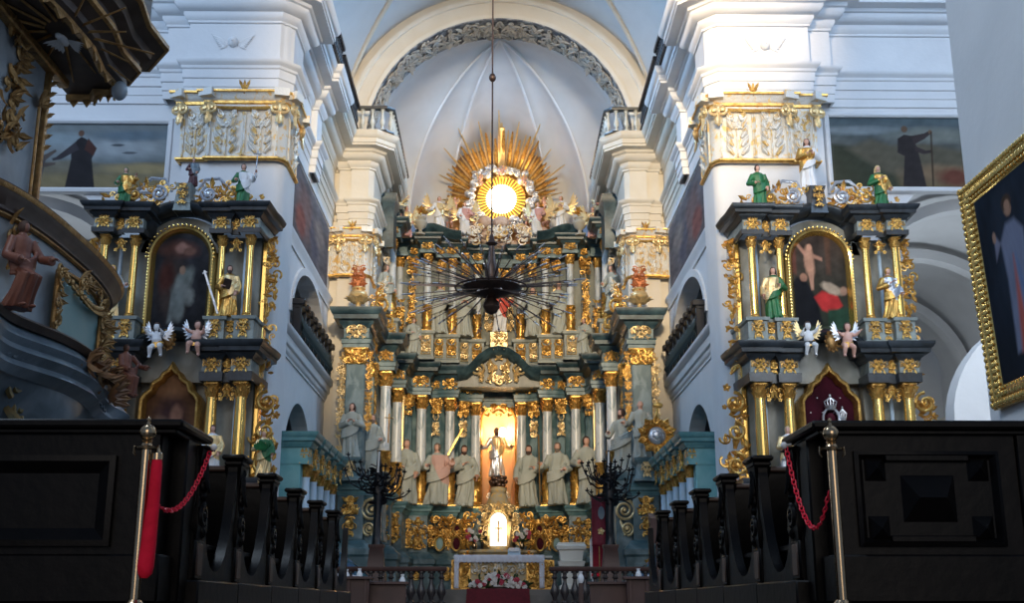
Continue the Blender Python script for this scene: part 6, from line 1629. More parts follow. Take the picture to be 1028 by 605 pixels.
# altar table with lace cloth
AX0, AX1, AY = Xat(456, 570, 40), Xat(546, 570, 40), 40.0
az = Zat(557, AY); ab = .48
t = thing('altar_table', 'altar table with a gilded carved front before the high altar', 'table', (0, AY, ab))
w = MB(); w.box(AX0+.15, AX1-.15, AY+.1, AY+.8, ab, az-.1, .02); w.build('body', MATS['cream and gold wood'], t)
w = MB(); w.box(AX0-.05, AX1+.3, AY-.02, AY+.9, az-.1, az-.02, .015); w.build('top', ambo, t)
for (xa, xb) in ((AX0-.1, AX0+.55), (AX1-.6, AX1+.35)):
    w = MB(); w.box(xa, xb, AY+.05, AY+.12, ab+.05, az-.15, .01); carving(w, xa+.06, xb-.06, ab+.15, az-.22, AY+.02, 8, .2, density=1.4); w.sweep([(xa, ab+.06), (xb, ab+.06), (xb, az-.16), (xa, az-.16)], [(0, AY+.06), (0, AY), (-.05, AY), (-.05, AY+.06)], closed=True, plane='xz'); w.build('gilded_panel', gold, t)
w = MB(); carving(w, AX0+.6, AX1-.65, ab+.6, az-.2, AY+.05, 9, .2, density=.9); w.build('front_carving', silvergold, t)
w = MB()
def cl(u, v):
    x = AX0+(AX1-AX0)*u; dz = 0 if v < .6 else (v-.6)/.4
    if v < .6: return (x, AY+.9-(.98)*v/.6, az)
    return (x, AY-.08-.015*math.sin(u*60), az-.01-dz*(.22+.03*abs(math.sin(u*PI*22))))
w.grid(cl, 132, 12)
for xs, sg in ((AX0, -1), (AX1, 1)):
    w.grid(lambda u, v: (xs+sg*.01*math.sin(v*20+u*9), AY-.08+.95*u, az-(az-ab-.12)*v), 8, 10)
    w.grid(lambda u, v: (xs-sg*.16*u, AY-.085-.015*math.sin(u*9+v*7), az-(az-ab-.12)*v), 6, 10)
o = w.build('altar_cloth', clothw); o['label'] = 'white scalloped lace altar cloth hanging over the altar table'; o['category'] = 'tablecloth'
m_ = o.modifiers.new('s', 'SOLIDIFY'); m_.thickness = .012
t = thing('missal_stand', 'small pale blue white missal stand on the right of the altar cloth', 'book stand', (Xat(516, 553, 40.3), 40.3, az+.01))
bx = Xat(516, 553, 40.3); w = MB(); w.prism([(0, az+.02), (.35, az+.02), (.35, az+.24), (.3, az+.24), (.02, az+.06)], bx-.22, bx+.22, 'x', M=Matrix.Translation((0, 40.2, 0))); w.build('stand', lbluem, t)
w = MB(); w.box(bx-.18, bx+.18, -.12, .12, -.015, .02, .005, M=Matrix.Translation((0, 40.33, az+.20)) @ Matrix.Rotation(.5, 4, 'X')); w.build('open_book', white, t)
# flower arrangement
t = thing('flower_arrangement', 'wide low arrangement of white and red flowers in dark leaves before the altar table', 'flowers', (0, 38.4, .48))
rng = random.Random(31)
w = MB(); 
for k in range(150):
    a = rng.random()*PI; x = .0+1.0*rng.uniform(-1, 1); z = .5+.55*rng.random()*(1-abs(x)*.6); b = Vector((x, 38.4+rng.uniform(-.2, .2), z)); d = Vector((rng.uniform(-1, 1), rng.uniform(-1, .2), rng.uniform(-.4, 1))).normalized(); leaf(w, b, b+d*.26, .06, .15, .1, d.orthogonal(), 3)
w.build('foliage', leafm, t)
w = MB(); w.lathe([(.25, .48), (.34, .52), (.36, .62), (.3, .64)], 16, (0, 38.4, 0)); w.build('bowl', bronze, t)
bl = []
for nm, m_, seed in (('white_blossom', petalw, 1), ('red_blossom', petalr, 2)):
    q = MB(); rosette(q, (0, 0, 0), .095, (0, -1, .3), 8); rosette(q, (0, -.03, .01), .06, (0, -1, .3), 5); bl.append((nm, q.mesh(nm, m_, ang=70)))
for k in range(58):
    x = rng.uniform(-.92, .92); top = .62+.46*(1-abs(x)**1.5); z = rng.uniform(.62, top)
    nm, me = bl[0] if rng.random() < .6 else bl[1]
    link(nm, me, t, (x, 38.12+.12*rng.random(), z), rz=rng.uniform(-.6, .6), sc_=(1, 1, 1))
for sx, sd in ((1, 'left'), (-1, 'right')):
    t = thing('flower_bouquet', 'small bouquet of pink and white flowers at the %s of the lit tabernacle' % sd, 'flowers', (sx*-.95, 46.3, 2.2))
    w = MB(); w.lathe([(.08, 2.2), (.12, 2.3), (.07, 2.45), (.1, 2.5)], 10, (sx*-.95, 46.3, 0)); w.build('vase', brass, t)
    w = MB()
    for k in range(24):
        d = Vector((rng.uniform(-1, 1), rng.uniform(-1, 0), rng.uniform(0, 1.2))).normalized(); b = Vector((sx*-.95, 46.3, 2.5)); leaf(w, b, b+d*.4, .05, .2, .1, d.orthogonal(), 3)
    w.build('foliage', leafm, t)
    for k in range(12):
        nm, me = bl[k % 2]; link(nm, me, t, (sx*-.95+rng.uniform(-.3, .3), 46.0, 2.6+rng.uniform(-.1, .35)))
w = MB(); w.box(-.85, .85, 27.0, 30.98, .0, .02); w.box(-.85, .85, 30.96, 31.4, .0, .18); w.box(-.85, .85, 31.36, 31.8, .0, .34); w.box(-.85, .85, 31.76, 37.6, .0, .50, .01)
o = w.build('carpet_runner', carpet); o['label'] = 'red carpet running up the altar steps'; o['category'] = 'carpet'
# limestone ambo
axp = Xat(573, 556, 35.5); t = thing('ambo', 'pale limestone ambo with a wide stepped top right of the altar table', 'lectern', (axp, 35.5, .48))
w = MB(); w.rings([[(axp+a*dx, 35.5+b*dy, z) for dx, dy in ((-1, -1), (1, -1), (1, 1), (-1, 1))] for z, a, b in ((.48, .36, .25), (.62, .36, .25), (.66, .28, .2), (1.2, .32, .22))]); w.build('base', ambo, t)
w = MB(); w.rings([[(axp+a*dx, 35.5+b*dy, z) for dx, dy in ((-1, -1), (1, -1), (1, 1), (-1, 1))] for z, a, b in ((1.2, .38, .28), (1.3, .40, .3), (1.34, .42, .32), (1.36, .33, .25), (1.66, .37, .28), (1.70, .44, .34), (1.8, .46, .36), (1.84, .42, .3), (1.9, .4, .3))]); w.build('reading_top', ambo, t)
# throne with red back
cxp = Xat(601, 550, 35.2); t = thing('throne', 'white framed high backed chair with red upholstery beside the right candle tree', 'chair', (cxp, 35.2, .48))
w = MB(); w.sweep([(cxp-.2, .9), (cxp-.2, 1.95), (cxp-.12, 2.05), (cxp-.1, 2.2), (cxp, 2.36), (cxp+.1, 2.2), (cxp+.12, 2.05), (cxp+.2, 1.95), (cxp+.2, .9)], [(0, 35.25), (0, 35.12), (-.07, 35.1), (-.07, 35.25)], plane='xz', closed=True); w.box(cxp-.2, cxp+.2, 35.1, 35.22, 1.86, 1.96, .01); w.ell((cxp, 35.12, 2.12), .06, .04, .1, 8, 6); w.build('back_frame', white, t)
w = MB(); w.box(cxp-.19, cxp+.19, 35.16, 35.2, .95, 1.88, .01); w.build('back_upholstery', burg2 := mat('dark red upholstery', (.22, .01, .025), .7, spec=.2), t)
w = MB(); w.box(cxp-.24, cxp+.24, 34.7, 35.2, .88, .98, .02); w.build('seat', redvel, t)
for dx in (-.2, .2):
    for dy in (34.74, 35.16): w = MB(); w.box(cxp+dx-.03, cxp+dx+.03, dy-.03, dy+.03, .48, .9, .01); w.build('leg', white, t)
# crimson standard
bxp = Xat(601, 520, 34.4); t = thing('church_banner', 'crimson velvet standard with a pale oval image, by the right candle tree', 'banner', (bxp, 34.4, .48))
w = MB(); w.grid(lambda u, v: (bxp-.21+.42*u, 34.4+.03*math.sin(u*7), 1.75+1.45*v+.08*u*v), 10, 14); o = w.build('cloth', redvel2 := mat('crimson banner velvet', (.17, .006, .02), .7, col2=(.12, .004, .015), scale=6), t); q = o.modifiers.new('s', 'SOLIDIFY'); q.thickness = .02
w = MB(); w.lathe([(.001, 0), (.085, 0), (.10, .02), (.10, .03), (.001, .03)], 20, M=Matrix.Translation((bxp+.07, 34.36, 2.72)) @ Matrix.Diagonal((1, 1, 1.9, 1)) @ Matrix.Rotation(PI/2, 4, 'X')); w.build('oval_image', bluegrey, t)
w = MB(); rosette(w, (bxp+.05, 34.36, 2.18), .12, n=5); w.build('star', goldp, t)
w = MB(); w.tube([(bxp-.26, 34.42, 3.2), (bxp+.24, 34.42, 3.3)], .02, 6); w.tube([(bxp, 34.44, .48), (bxp, 34.44, 3.4)], .018, 8); w.build('pole', goldd, t)
# right side: wooden reading desk end, blue cloths, tiny vases on the rail
t = thing('lectern_desk', 'dark brown wooden desk standing at the right end of the communion rail', 'desk', (Xat(660, 540, 26), 26, 0))
xx = Xat(660, 540, 26); w = MB(); w.prism([(25.8, 1.95), (26.3, 2.1), (26.3, 2.0), (25.85, 1.4)], xx-.16, xx+.16, 'x'); w.build('slanted_top', redwood, t); w = MB(); w.box(xx-.03, xx+.03, 26.0, 26.15, 0, 1.8, .01); w.box(xx-.2, xx+.2, 25.85, 26.3, 0, .08, .01); w.build('stem', redwood, t)
for sx, sd, px in ((1, 'left', 345), (-1, 'right', 660)):
    xx = Xat(px, 565, 32.5); t = thing('covered_table', 'low table under a blue patterned cloth with a white edge, %s behind the communion rail' % sd, 'table', (xx, 32.5, .48))
    w = MB(sx); ax = -abs(xx); w.grid(lambda u, v: (ax-.9+1.6*u, 32.2+.7*v, 1.75-.9*u**1.5+.04*math.sin(9*u+4*v)), 16, 5); w.grid(lambda u, v: (ax-.9+1.6*u, 32.2, (1.75-.9*u**1.5)*(1-v)+.6*v), 16, 4); w.build('cloth', bluecloth, t)
    w = MB(sx); w.grid(lambda u, v: (ax-.95+1.8*u, 32.12+.02*v, .98+.1*math.sin(u*5)-.16*v-.1*u), 14, 2); w.build('white_edge', clothw, t)
    w = MB(sx); w.box(ax-.8, ax+.3, 32.3, 32.8, .48, .6, .02); w.box(ax-.8, ax-.7, 32.3, 32.8, .48, 1.5, .01); w.build('frame', redwood, t)
for i, (px, py, lab) in enumerate(((348, 578, 'leftmost small white vase standing behind the left kneeling bench'), (361, 577, 'second small white vase standing behind the left kneeling bench'), (404, 583, 'small white box shaped vessel near the middle of the left communion rail'), (641, 577, 'small white jug on the right kneeling bench'), (583, 580, 'small white vessel between balusters of the right communion rail'))):
    y_ = 28.5; x_ = Xat(px, py, y_); z_ = Zat(py+5, y_)
    t = thing('small_vase', lab, 'vase', (x_, y_, z_)); w = MB(); w.lathe([(.05, 0), (.08, .08), (.07, .16), (.035, .22), (.05, .28)], 12, (x_, y_, z_)); w.build('body', white, t)
    w = MB(); w.box(x_-.06, x_+.06, y_-.06, y_+.06, 0, z_, .01); w.build('stand', redwood, t)
# ================================================================== CHANDELIER
hx, hy = Xat(492.5, 288, 20), 20.0; hz = Zat(289, 20)
t = thing('spoked_chandelier', 'dark hanging chandelier of many radiating spear like arms on a long cable', 'chandelier', (hx, hy, hz))
w = MB(); w.lathe([(.02, -.50), (.10, -.46), (.155, -.36), (.13, -.26), (.08, -.20), (.28, -.13), (.52, -.05), (.56, 0), (.50, .06), (.25, .12), (.12, .2), (.13, .38), (.08, .5), (.05, .8), (.11, .85), (.05, .92), (.02, 1.05)], 28, (hx, hy, hz)); w.build('hub', bronze, t)
w = MB(); w.tube([(hx+.66*math.cos(a), hy+.66*math.sin(a), hz) for a in [2*PI*k/48 for k in range(49)]], .018, 6); w.build('ring', bronze, t)
w = MB(); w.tube([(hx, hy, hz+1.0), (hx, hy, 19.5)], .018, 6); w.ell((hx, hy, Zat(78, 20)), .07, .07, .09, 12, 8); w.build('cable', bronze, t)
q = MB(); q.mi = 0; q.tube([(.42, 0, 0), (.8, 0, .0), (1.34, 0, 0)], [.012, .010, .008], 5); q.mi = 1; q.tube([(1.34, 0, 0), (1.50, 0, 0)], [.015, .010], 6); q.mi = 0; q.ell((1.33, 0, 0), .022, .022, .022, 6, 4)
arm_me = q.mesh('arm', [spokem, silver])
rng = random.Random(77); cnt = 0
for row, (n, el, sc_, off) in enumerate(((34, 2, 1.10, 0), (26, 17, 1.0, .1), (22, -17, 1.0, .05), (10, 36, .85, .2), (7, -38, .78, .1))):
    for k in range(n):
        a = 2*PI*(k+off+rng.uniform(-.15, .15))/n; link('arm', arm_me, t, (hx, hy, hz), rz=a, ry=R(-el+rng.uniform(-4, 4)), sc_=(sc_*rng.uniform(.93, 1.05),)*3); cnt += 1
# ================================================================== PULPIT ON THE LEFT NAVE PIER
PU = thing('pulpit', 'large baroque pulpit of pale marbled panels and dark gilding on the left nave pier', 'pulpit', (-5.66, 12.9, 2.5))
CY = 12.65
def plan(a, k=1.0):
    """half plan of the pulpit body, a from -90 (near) to 90 (far), bulging towards +x"""
    c, s_ = math.cos(a), math.sin(a)
    return (-5.66+.70*k*abs(c)**.38, CY+1.85*k*(abs(s_)**.8)*(1 if s_ >= 0 else -1))
def ZO(z): return -.30-.50*max(0, min(1, (z-3.2)/1.6))
def ring_at(z, k, wav=0., n=60, drop=0.):
    out = []
    for i in range(n+1):
        a = -PI/2+PI*i/n; x, y = plan(a, k)
        x += .05*wav*math.cos(6*a); out.append((x, y, z+ZO(z)-drop*.6*((i/n-.35)**2 if i/n > .35 else 0)))
    return out
def shell(name, m, rows, n=60):
    w = MB(); w.rings([ring_at(z, k, wv, n, dr) for z, k, wv, dr in rows], closed=False, caps=False); return w.build(name, m, PU)
shell('body', pulpitp, [(3.10, 1.02, 1, .9), (3.3, .98, 1, .9), (4.0, .94, .3, .9), (4.75, 1.0, .1, .9)])
shell('rim', pulpitb, [(4.72, 1.02, 0, .9), (4.78, 1.10, 0, .9), (4.82, 1.10, 0, .9), (4.90, 1.17, 0, .9), (4.96, 1.19, 0, .9), (5.02, 1.22, 0, .9), (5.08, 1.1, 0, .9), (5.0, .9, 0, .9)])
shell('rim_gilding', goldd, [(4.70, 1.03, 0, .9), (4.73, 1.07, 0, .9), (4.76, 1.07, 0, .9)])
shell('rim_gilding', goldd, [(4.96, 1.195, 0, .9), (4.99, 1.215, 0, .9), (5.01, 1.22, 0, .9)])
shell('lower_moulding', bluegrey, [(3.25, 1.0, 1, 1.0), (3.18, 1.18, 1.5, 1.0), (3.05, 1.30, 2, 1.0), (2.98, 1.24, 2, 1.0), (2.9, 1.34, 2, 1.0), (2.82, 1.24, 2, 1.0), (2.75, 1.3, 2, 1.0), (2.66, 1.15, 1, 1.0)])
shell('lower_ledge', pulpitb, [(3.30, .98, 1, 1.0), (3.30, 1.25, 1.5, 1.0), (3.24, 1.32, 1.5, 1.0), (3.16, 1.24, 1.5, 1.0)])
shell('console', bluegrey, [(2.7, 1.15, 1, .8), (2.5, 1.02, 3, .8), (2.3, .9, 3, .8), (2.0, .7, 2, .6), (1.6, .4, 0, .3), (1.3, .1, 0, 0)])
w = MB()
for i in range(34):     # row of carved scroll ornaments under the ledge
    a = -PI/2+PI*(i+.5)/34; x, y = plan(a, 1.12); q = i/34; z = 2.58-1.0*((q-.35)**2 if q > .35 else 0)
    nrm = Vector((math.cos(a), math.sin(a)*.5, 0)).normalized()
    spiral(w, (x, y, z), .085, 1.2, .022, 1, 0, tuple(nrm), 12, plane=(nrm.cross(Vector((0, 0, 1))), Vector((0, 0, 1))), k=5)
w.build('scroll_row', bluegrey, PU)
w = MB(); rng = random.Random(5)
for i in range(40):
    a = rng.uniform(-1.2, 1.35); x, y = plan(a, 1.0); nrm = Vector((math.cos(a), math.sin(a)*.5, 0)).normalized(); tg = nrm.cross(Vector((0, 0, 1))); z = 2.0+.55*rng.random()
    b = Vector((x-.05-.25*(2.6-z), y, z)); 
    if i % 2: leaf(w, b, b+tg*rng.uniform(-.2, .2)+Vector((0, 0, rng.uniform(-.3, .3)))+nrm*.1, .08, .5, .3, nrm, 4)
    else: spiral(w, b+nrm*.06, .13, 1.4, .035, rng.choice((-1, 1)), rng.random()*6, tuple(nrm), 14, plane=(tg, Vector((0, 0, 1))), k=5)
w.build('console_carving', mat('dark green gilding', (.10, .11, .06), .45, .3, col2=(.25, .17, .06), scale=6), PU)
# sea green panel in a gilded rococo frame on the front of the body
def onbody(a, z, out=.02, k=.98):
    x, y = plan(a, k); return Vector((x+out*math.cos(a), y+out*math.sin(a), z+ZO(z)-.55*(((a+PI/2)/PI-.35)**2 if (a+PI/2)/PI > .35 else 0)))
w = MB(); a0, a1 = -.18, .52
w.grid(lambda u, v: tuple(onbody(a0+(a1-a0)*u, 3.42+.92*v+.12*math.sin(PI*u)*v, .05)), 16, 10); w.build('painted_panel', pulpitt, PU)
w = MB(); nr = (1, .2, 0)
edge = [onbody(a0, 3.4+.95*i/8, .08) for i in range(9)]+[onbody(a0+(a1-a0)*i/10, 4.36+.12*math.sin(PI*i/10), .08) for i in range(11)]+[onbody(a1, 4.34-.92*i/8, .08) for i in range(9)]
w.tube(edge, .03, 6)
for k in range(60):
    b = edge[rng.randrange(len(edge))]; d = Vector((rng.uniform(-.1, .1), rng.uniform(-1, 1), rng.uniform(-1, 1))).normalized()
    if k % 3 == 0: spiral(w, b+Vector((.04, 0, 0))+d*.06, .07, 1.2, .018, 1, rng.random()*6, (1, 0, 0), 10, plane=(Vector((0, 1, 0)), Vector((0, 0, 1))), k=4)
    else: leaf(w, b+Vector((.02, 0, 0)), b+d*rng.uniform(.1, .24)+Vector((.06, 0, 0)), .04, .5, .2, (1, 0, 0), 4)
for i in range(12):
    q = onbody(a0+.12+(a1-a0-.24)*i/11, 4.28-.12*math.sin(PI*i/11), .12); w.ell(tuple(q), .045, .045, .045, 6, 5); leaf(w, q, q+Vector((.05, .02, -.1)), .03, .4, .1, (1, 0, 0), 3)
w.build('rococo_frame', goldd, PU)
w = MB()
for (a_, z_, n_) in ((-.75, 4.3, 26), (.95, 4.1, 30), (.62, 3.5, 22)):
    for k in range(n_):
        b = onbody(a_+rng.uniform(-.12, .12), z_+rng.uniform(-.35, .35), .06); d = Vector((.1, rng.uniform(-1, 1), rng.uniform(-1, 1))).normalized()
        if k % 3 == 0: spiral(w, b, .08, 1.2, .02, 1, rng.random()*6, (1, 0, 0), 10, plane=(Vector((0, 1, 0)), Vector((0, 0, 1))), k=4)
        else: leaf(w, b, b+d*.2+Vector((.05, 0, 0)), .045, .5, .2, (1, 0, 0), 4)
    w.build('carved_drop', goldd, PU); w = MB()
w = MB()      # cresting of small arches and shell cartouche on the ledge
for k in range(60):
    a = .0+.75*rng.random(); b = onbody(a, 3.12-.1*rng.random(), .30); d = Vector((rng.uniform(-.2, .6), rng.uniform(-1, 1), rng.uniform(-.6, 1))).normalized(); leaf(w, b, b+d*.22, .06, .5, .3, (1, 0, .3), 4)
c = onbody(.30, 2.82, .30)
for k in range(9):
    a = PI*k/8; d = Vector((.15, math.cos(a), math.sin(a)*.9-.25)).normalized(); leaf(w, c+Vector((.05, 0, 0)), c+d*.30+Vector((.1, 0, 0)), .07, .4, .3, (1, 0, 0), 5)
w.build('shell_cartouche', mat('reddish brown gilding', (.19, .09, .05), .45, .3, col2=(.30, .17, .07), scale=6), PU)
# tall back panel between body and canopy
w = MB(); w.box(-5.66, -5.58, 10.0, 12.85, 4.2, 6.5, .02); w.build('back_panel', pulpitp, PU)
w = MB()
for (y, z0, z1) in ((12.1, 5.1, 6.4), (11.9, 5.0, 6.5)):
    for k in range(26):
        b = Vector((-5.56, y+rng.uniform(-.22, .22), rng.uniform(z0, z1))); d = Vector((.1, rng.uniform(-1, 1), rng.uniform(-1, 1))).normalized()
        if k % 3 == 0: spiral(w, b, .09, 1.2, .025, 1, rng.random()*6, (1, 0, 0), 10, plane=(Vector((0, 1, 0)), Vector((0, 0, 1))), k=4)
        else: leaf(w, b, b+d*.22, .05, .5, .3, (1, 0, 0), 4)
w.tube([(-5.54, 12.7, 4.4), (-5.54, 12.68, 5.9)], .02, 6)
for k in range(7):
    a = PI*k/6; leaf(w, (-5.54, 12.68, 5.9), (-5.5, 12.68+.16*math.cos(a), 5.96+.18*math.sin(a)), .05, .5, .2, (1, 0, 0), 4)
w.build('back_carving', goldd, PU)
w = MB(); w.box(-5.6, -5.52, 12.84, 12.92, 4.4, 6.5, .01); w.box(-5.6, -5.46, 10.0, 13.3, 6.42, 6.54, .02)
for k in range(12): leaf(w, (-5.55, 12.88, 5.4+.14*k), (-5.5, 12.95, 5.52+.14*k), .04, .5, .3, (1, 0, 0), 3)
w.build('side_strip', goldd, PU)
# canopy with soffit, moulded edge and fringe
CC = (-5.66, 12.6)
cp = [(-5.66, 14.9), (-5.2, 14.85), (-4.85, 14.55), (-4.75, 14.2), (-4.45, 14.05), (-4.2, 13.7), (-4.1, 13.2), (-3.95, 12.9), (-3.85, 12.5), (-3.95, 12.1), (-4.1, 11.8), (-4.2, 11.3), (-4.45, 11.0), (-4.75, 10.8), (-4.85, 10.4), (-5.66, 10.2)]
cp = [(-5.66, 13.75), (-5.32, 13.75), (-5.22, 13.58), (-5.02, 13.6), (-4.88, 13.4), (-4.92, 12.9), (-4.84, 12.3), (-4.88, 11.6), (-4.97, 10.9), (-5.2, 10.3), (-5.66, 10.1)]
w = MB(); w.prism([(x, y) for x, y in cp], 6.55, 6.65, 'z'); w.build('soffit', pulpitb, PU)
pth = list(reversed(cp))[::1]
pth = cp[::-1]
w = MB(); w.sweep(pth, [(.02, 6.48), (.10, 6.53), (.08, 6.65), (.22, 6.73), (.22, 6.88), (.34, 6.93), (.36, 7.03), (.5, 7.08), (.52, 7.18), (.3, 7.23), (.3, 8.13), (0, 9.20)] , plane='xy'); w.build('cornice', pulpitb, PU)
w = MB(); w.sweep(pth, [(-.06, 6.53), (-.04, 6.46), (.03, 6.46), (.06, 6.53)], caps=False); w.sweep(pth, [(.21, 6.71), (.25, 6.73), (.25, 6.79), (.21, 6.81)], caps=False); w.sweep(pth, [(.50, 7.07), (.55, 7.09), (.55, 7.15), (.50, 7.18)], caps=False); w.build('gilded_edge', goldd, PU)
w = MB()
for i in range(len(cp)-1):
    for q in (.25, .75):
        x = cp[i][0]*(1-q)+cp[i+1][0]*q; y = cp[i][1]*(1-q)+cp[i+1][1]*q
        dx, dy = cp[i+1][0]-cp[i][0], cp[i+1][1]-cp[i][1]; L_ = math.hypot(dx, dy); hw = L_*.2
        ux, uy = dx/L_, dy/L_
        w.add([(x-ux*hw, y-uy*hw, 6.55), (x+ux*hw, y+uy*hw, 6.55), (x+ux*hw*.7, y+uy*hw*.7, 6.45), (x, y, 6.38), (x-ux*hw*.7, y-uy*hw*.7, 6.45)]+[(x-ux*hw+uy*-.03, y-uy*hw+ux*.03, 6.55), (x+ux*hw-uy*.03, y+uy*hw+ux*.03, 6.55), (x+ux*hw*.7-uy*.03, y+uy*hw*.7+ux*.03, 6.45), (x-uy*.03, y+ux*.03, 6.38), (x-ux*hw*.7-uy*.03, y-uy*hw*.7+ux*.03, 6.45)],
              [(0, 1, 2, 3, 4), (9, 8, 7, 6, 5), (0, 5, 6, 1), (1, 6, 7, 2), (2, 7, 8, 3), (3, 8, 9, 4), (4, 9, 5, 0)])
w.build('lambrequin', goldd, PU)
# soffit dove with rays
dv = Vector((Xat(64, 37, 12.0), 12.0, 6.42))
t = thing('dove_relief', 'white dove with gilded rays on the dark underside of the pulpit canopy', 'ornament', tuple(dv))
w = MB(); w.ell(tuple(dv), .055, .14, .045, 10, 6); w.ell((dv.x, dv.y-.14, dv.z-.02), .035, .045, .035, 8, 6); w.build('body', white, t)
for sg in (-1, 1):
    w = MB()
    for k in range(6): leaf(w, (dv.x+sg*.05, dv.y+.02*k, dv.z), (dv.x+sg*(.25-.03*k), dv.y+.03+.05*k, dv.z-.03), .03, .2, .02, (0, 0, -1), 3)
    w.build('wing', white, t)
w = MB()
for k in range(16):
    a = 2*PI*k/16; L_ = .9+.3*(k % 2)
    w.tube([(dv.x+.2*math.cos(a), dv.y+.25*math.sin(a), 6.53), (dv.x+L_*.8*math.cos(a), dv.y+L_*1.2*math.sin(a), 6.53)], [.022, .01], 4)
w.build('ray', goldd, t)
w = MB(); w.ell((Xat(120, 92, 13.3), 13.3, Zat(93, 13.3)), .10, .10, .13, 14, 10); w.tube([(Xat(120, 92, 13.3), 13.3, Zat(93, 13.3)), (Xat(120, 92, 13.3), 13.3, 6.6)], .012, 6)
o = w.build('hanging_globe', mat('grey glass globe', (.35, .42, .48), .2)); o['label'] = 'small grey globe hanging under the edge of the pulpit canopy'; o['category'] = 'lamp'
# figures on the ledge
zl = 3.0
statue('red brown robed seated figure stretching an arm, near the pulpit\'s left ledge end', (-4.80, 10.95, 2.93), 'sit', (rust, mat('brown painted face', (.20, .09, .06), .5), rust), s=.92, rz=1.0, hairmat=brownhair, name='angel_statue', **P_['sit'])
statue('small red brown seated figure with crossed legs on the right end of the pulpit ledge', (Xat(128, 395, 14.1), 14.1, Zat(399, 14.1)), 'sit2', (mat('bare reddish skin paint', (.24, .10, .07), .5), MATS['brown painted face'], rust), s=.66, rz=.9, hairmat=brownhair, name='angel_statue', **dict(P_['sit'], seed=12, lean=-.1))
# ================================================================== LARGE FRAMED PAINTING ON THE RIGHT NAVE PIER
def paint_big(U, V):
    p = Paint(U, V, 61).fill((.010, .014, .022), (.012, .020, .035)).noise(.4, 2)
    cx = .42
    p.poly([(cx-.16, .12), (cx-.13, .5), (cx-.15, .70), (cx-.06, .775), (cx+.06, .775), (cx+.15, .70), (cx+.13, .5), (cx+.17, .12)], (.17, .19, .27), .03)
    p.poly([(cx-.02, .60), (cx-.10, .12), (cx+.02, .12)], (.42, .10, .08), .04).poly([(cx+.01, .60), (cx+.03, .12), (cx+.16, .14)], (.10, .16, .30), .05)
    p.blob(cx, .845, .05, .042, (.30, .17, .11), .3).blob(cx, .875, .065, .04, (.05, .03, .02), .3).blob(cx, .855, .036, .032, (.32, .18, .12), .3)
    p.poly([(cx-.15, .70), (cx-.24, .62), (cx-.23, .72), (cx-.20, .745), (cx-.12, .66)], (.20, .20, .27), .02).blob(cx-.225, .745, .022, .03, (.34, .2, .14), .4)
    return p.noise(.1, 5).C
y_far, y_near = 12.62, 10.3
zb_ = Zat(411, 12.62)
t = thing('framed_painting', 'large gold framed dark painting of a robed figure, leaning from the right nave pier', 'painting', (5.6, y_far, zb_))
H_ = (Zat(189, y_far)-zb_); lean = .13
ux = Vector((0, -1, 0)); uz = Vector((-lean, 0, H_)).normalized()
o0 = Vector((5.64, y_far, zb_)); Wd = y_far-y_near; Hn = math.hypot(H_, lean)
M = Matrix(((0, uz.x, uz.cross(ux).x*-1, 0), (-1, uz.y, uz.cross(ux).y*-1, 0), (0, uz.z, uz.cross(ux).z*-1, 0), (0, 0, 0, 1))); 
nrm = ux.cross(uz)        # towards -x (the aisle)
if nrm.x > 0: nrm = -nrm
M = Matrix(((ux.x, nrm.x, uz.x, o0.x), (ux.y, nrm.y, uz.y, o0.y), (ux.z, nrm.z, uz.z, o0.z), (0, 0, 0, 1)))
w = MB()
w.sweep([(0, 0), (Wd, 0), (Wd, Hn), (0, Hn)], [(.0, -.02), (.0, .05), (-.035, .085), (-.085, .08), (-.12, .05), (-.21, .045), (-.25, .02), (-.27, .015), (-.27, -.02)], closed=True, plane='xz', M=M)
rng = random.Random(3)
for (x0, z0, x1, z1) in ((0, 0, 0, Hn), (0, 0, Wd, 0), (0, Hn, Wd, Hn), (Wd, 0, Wd, Hn)):
    L_ = math.hypot(x1-x0, z1-z0); n = int(L_/.075)
    for k in range(n):
        q = (k+.5)/n; x = x0+(x1-x0)*q; z = z0+(z1-z0)*q
        for off, rr_ in ((.055, .028), (.145, .038), (.21, .02)):
            xx = x+(off if x0 == x1 == 0 else (-off if x0 == x1 else 0)); zz = z+(off if z0 == z1 == 0 else (-off if z0 == z1 else 0))
            w.ell((xx, .085 if off < .1 else .055, zz), rr_, rr_*.8, rr_*1.1, 6, 4, M=M)
w.build('frame', goldpol, t)
canvas('canvas', tuple(M @ Vector((.25, .02, .25))), ux, uz, Wd-.5, Hn-.5, 90, 120, paint_big, paintm, t)
w = MB(); w.box(5.56, 5.66, y_near+.4, y_far-.4, zb_+.1, zb_+.2, .01); w.build('bracket', goldd, t)
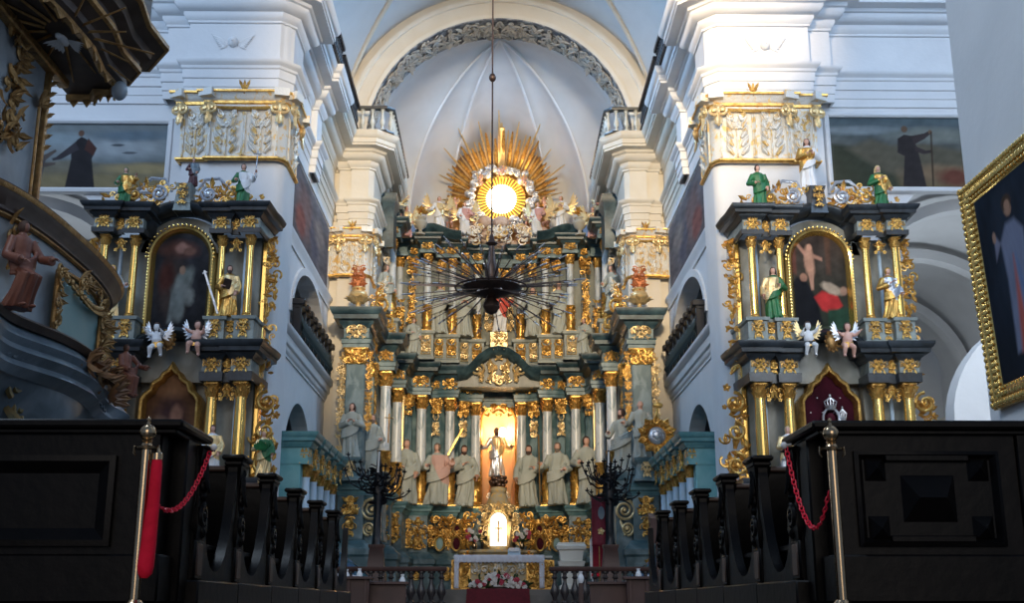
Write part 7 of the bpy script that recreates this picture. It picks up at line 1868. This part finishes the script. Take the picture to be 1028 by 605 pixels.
# ================================================================== LIGHT
world = bpy.data.worlds.new('world'); sc.world = world; world.use_nodes = True
bg = world.node_tree.nodes['Background']
bg.inputs[0].default_value = (.42, .62, 1.0, 1); bg.inputs[1].default_value = .30
# daylight from the west front behind the viewer, slightly warm
d = bpy.data.lights.new('west_daylight', 'SUN'); d.energy = .60; d.angle = R(35); d.color = (1, .88, .74)
o = bpy.data.objects.new('west_daylight', d); COL.objects.link(o); o.rotation_euler = (Vector((-.05, 1, -.30))).to_track_quat('-Z', 'Y').to_euler()
# low sun through the west front, on the upper right front pier and the sanctuary
spot('sunbeam_on_pier', (-4, 2, 21), (6.3, 28, 15.6), 12, 40000, (1, .74, .46), .8, .5)
spot('sunbeam_low', (-3, 2, 14), (7.0, 28, 9.5), 15, 14000, (1, .82, .60), .8, .8)
spot('west_window_glow', (2, -2, 15), (0, 42, 13.5), 27, 56000, (1, .78, .50), .5, 1.5)
BL = (.34, .62, 1)
area('apse_window_left', (-4.2, 43.0, 17.8), (4, 46, 19.6), 1.6, 2.2, 95, BL, 100)
area('apse_window_right', (4.2, 43.0, 17.8), (-4, 46, 19.6), 1.6, 2.2, 95, BL, 100)
area('transept_window_left', (-13, 18, 17), (0, 32, 12), 5, 7, 800, (.42, .66, 1))
area('transept_window_right', (13, 18, 17), (0, 32, 12), 5, 7, 800, (.42, .66, 1))
area('choir_window_left', (-4.4, 36.5, 19.9), (6.0, 34, 14.0), 3, 1.6, 420, BL, 120)
area('choir_window_right', (4.4, 36.5, 19.9), (-6.0, 34, 14.0), 3, 1.6, 420, BL, 120)
area('nave_window_left', (-5.2, 7, 13), (5.6, 12, 6), 3, 3, 900, (.70, .84, 1))
point('glory_window_light', (.1, 48.3, 18.1), 110, (1, .62, .25), .6)
area('aisle_window_right', (16.8, 34, 5.5), (10, 33, 5), 3, 4, 500, (.75, .87, 1))
area('aisle_window_left', (-16.8, 34, 5.5), (-10, 33, 5), 3, 4, 350, (.75, .87, 1))
area('nave_window_right', (8.5, 19, 7.5), (11, 24.2, 4.5), 2, 2, 260, (.80, .9, 1))
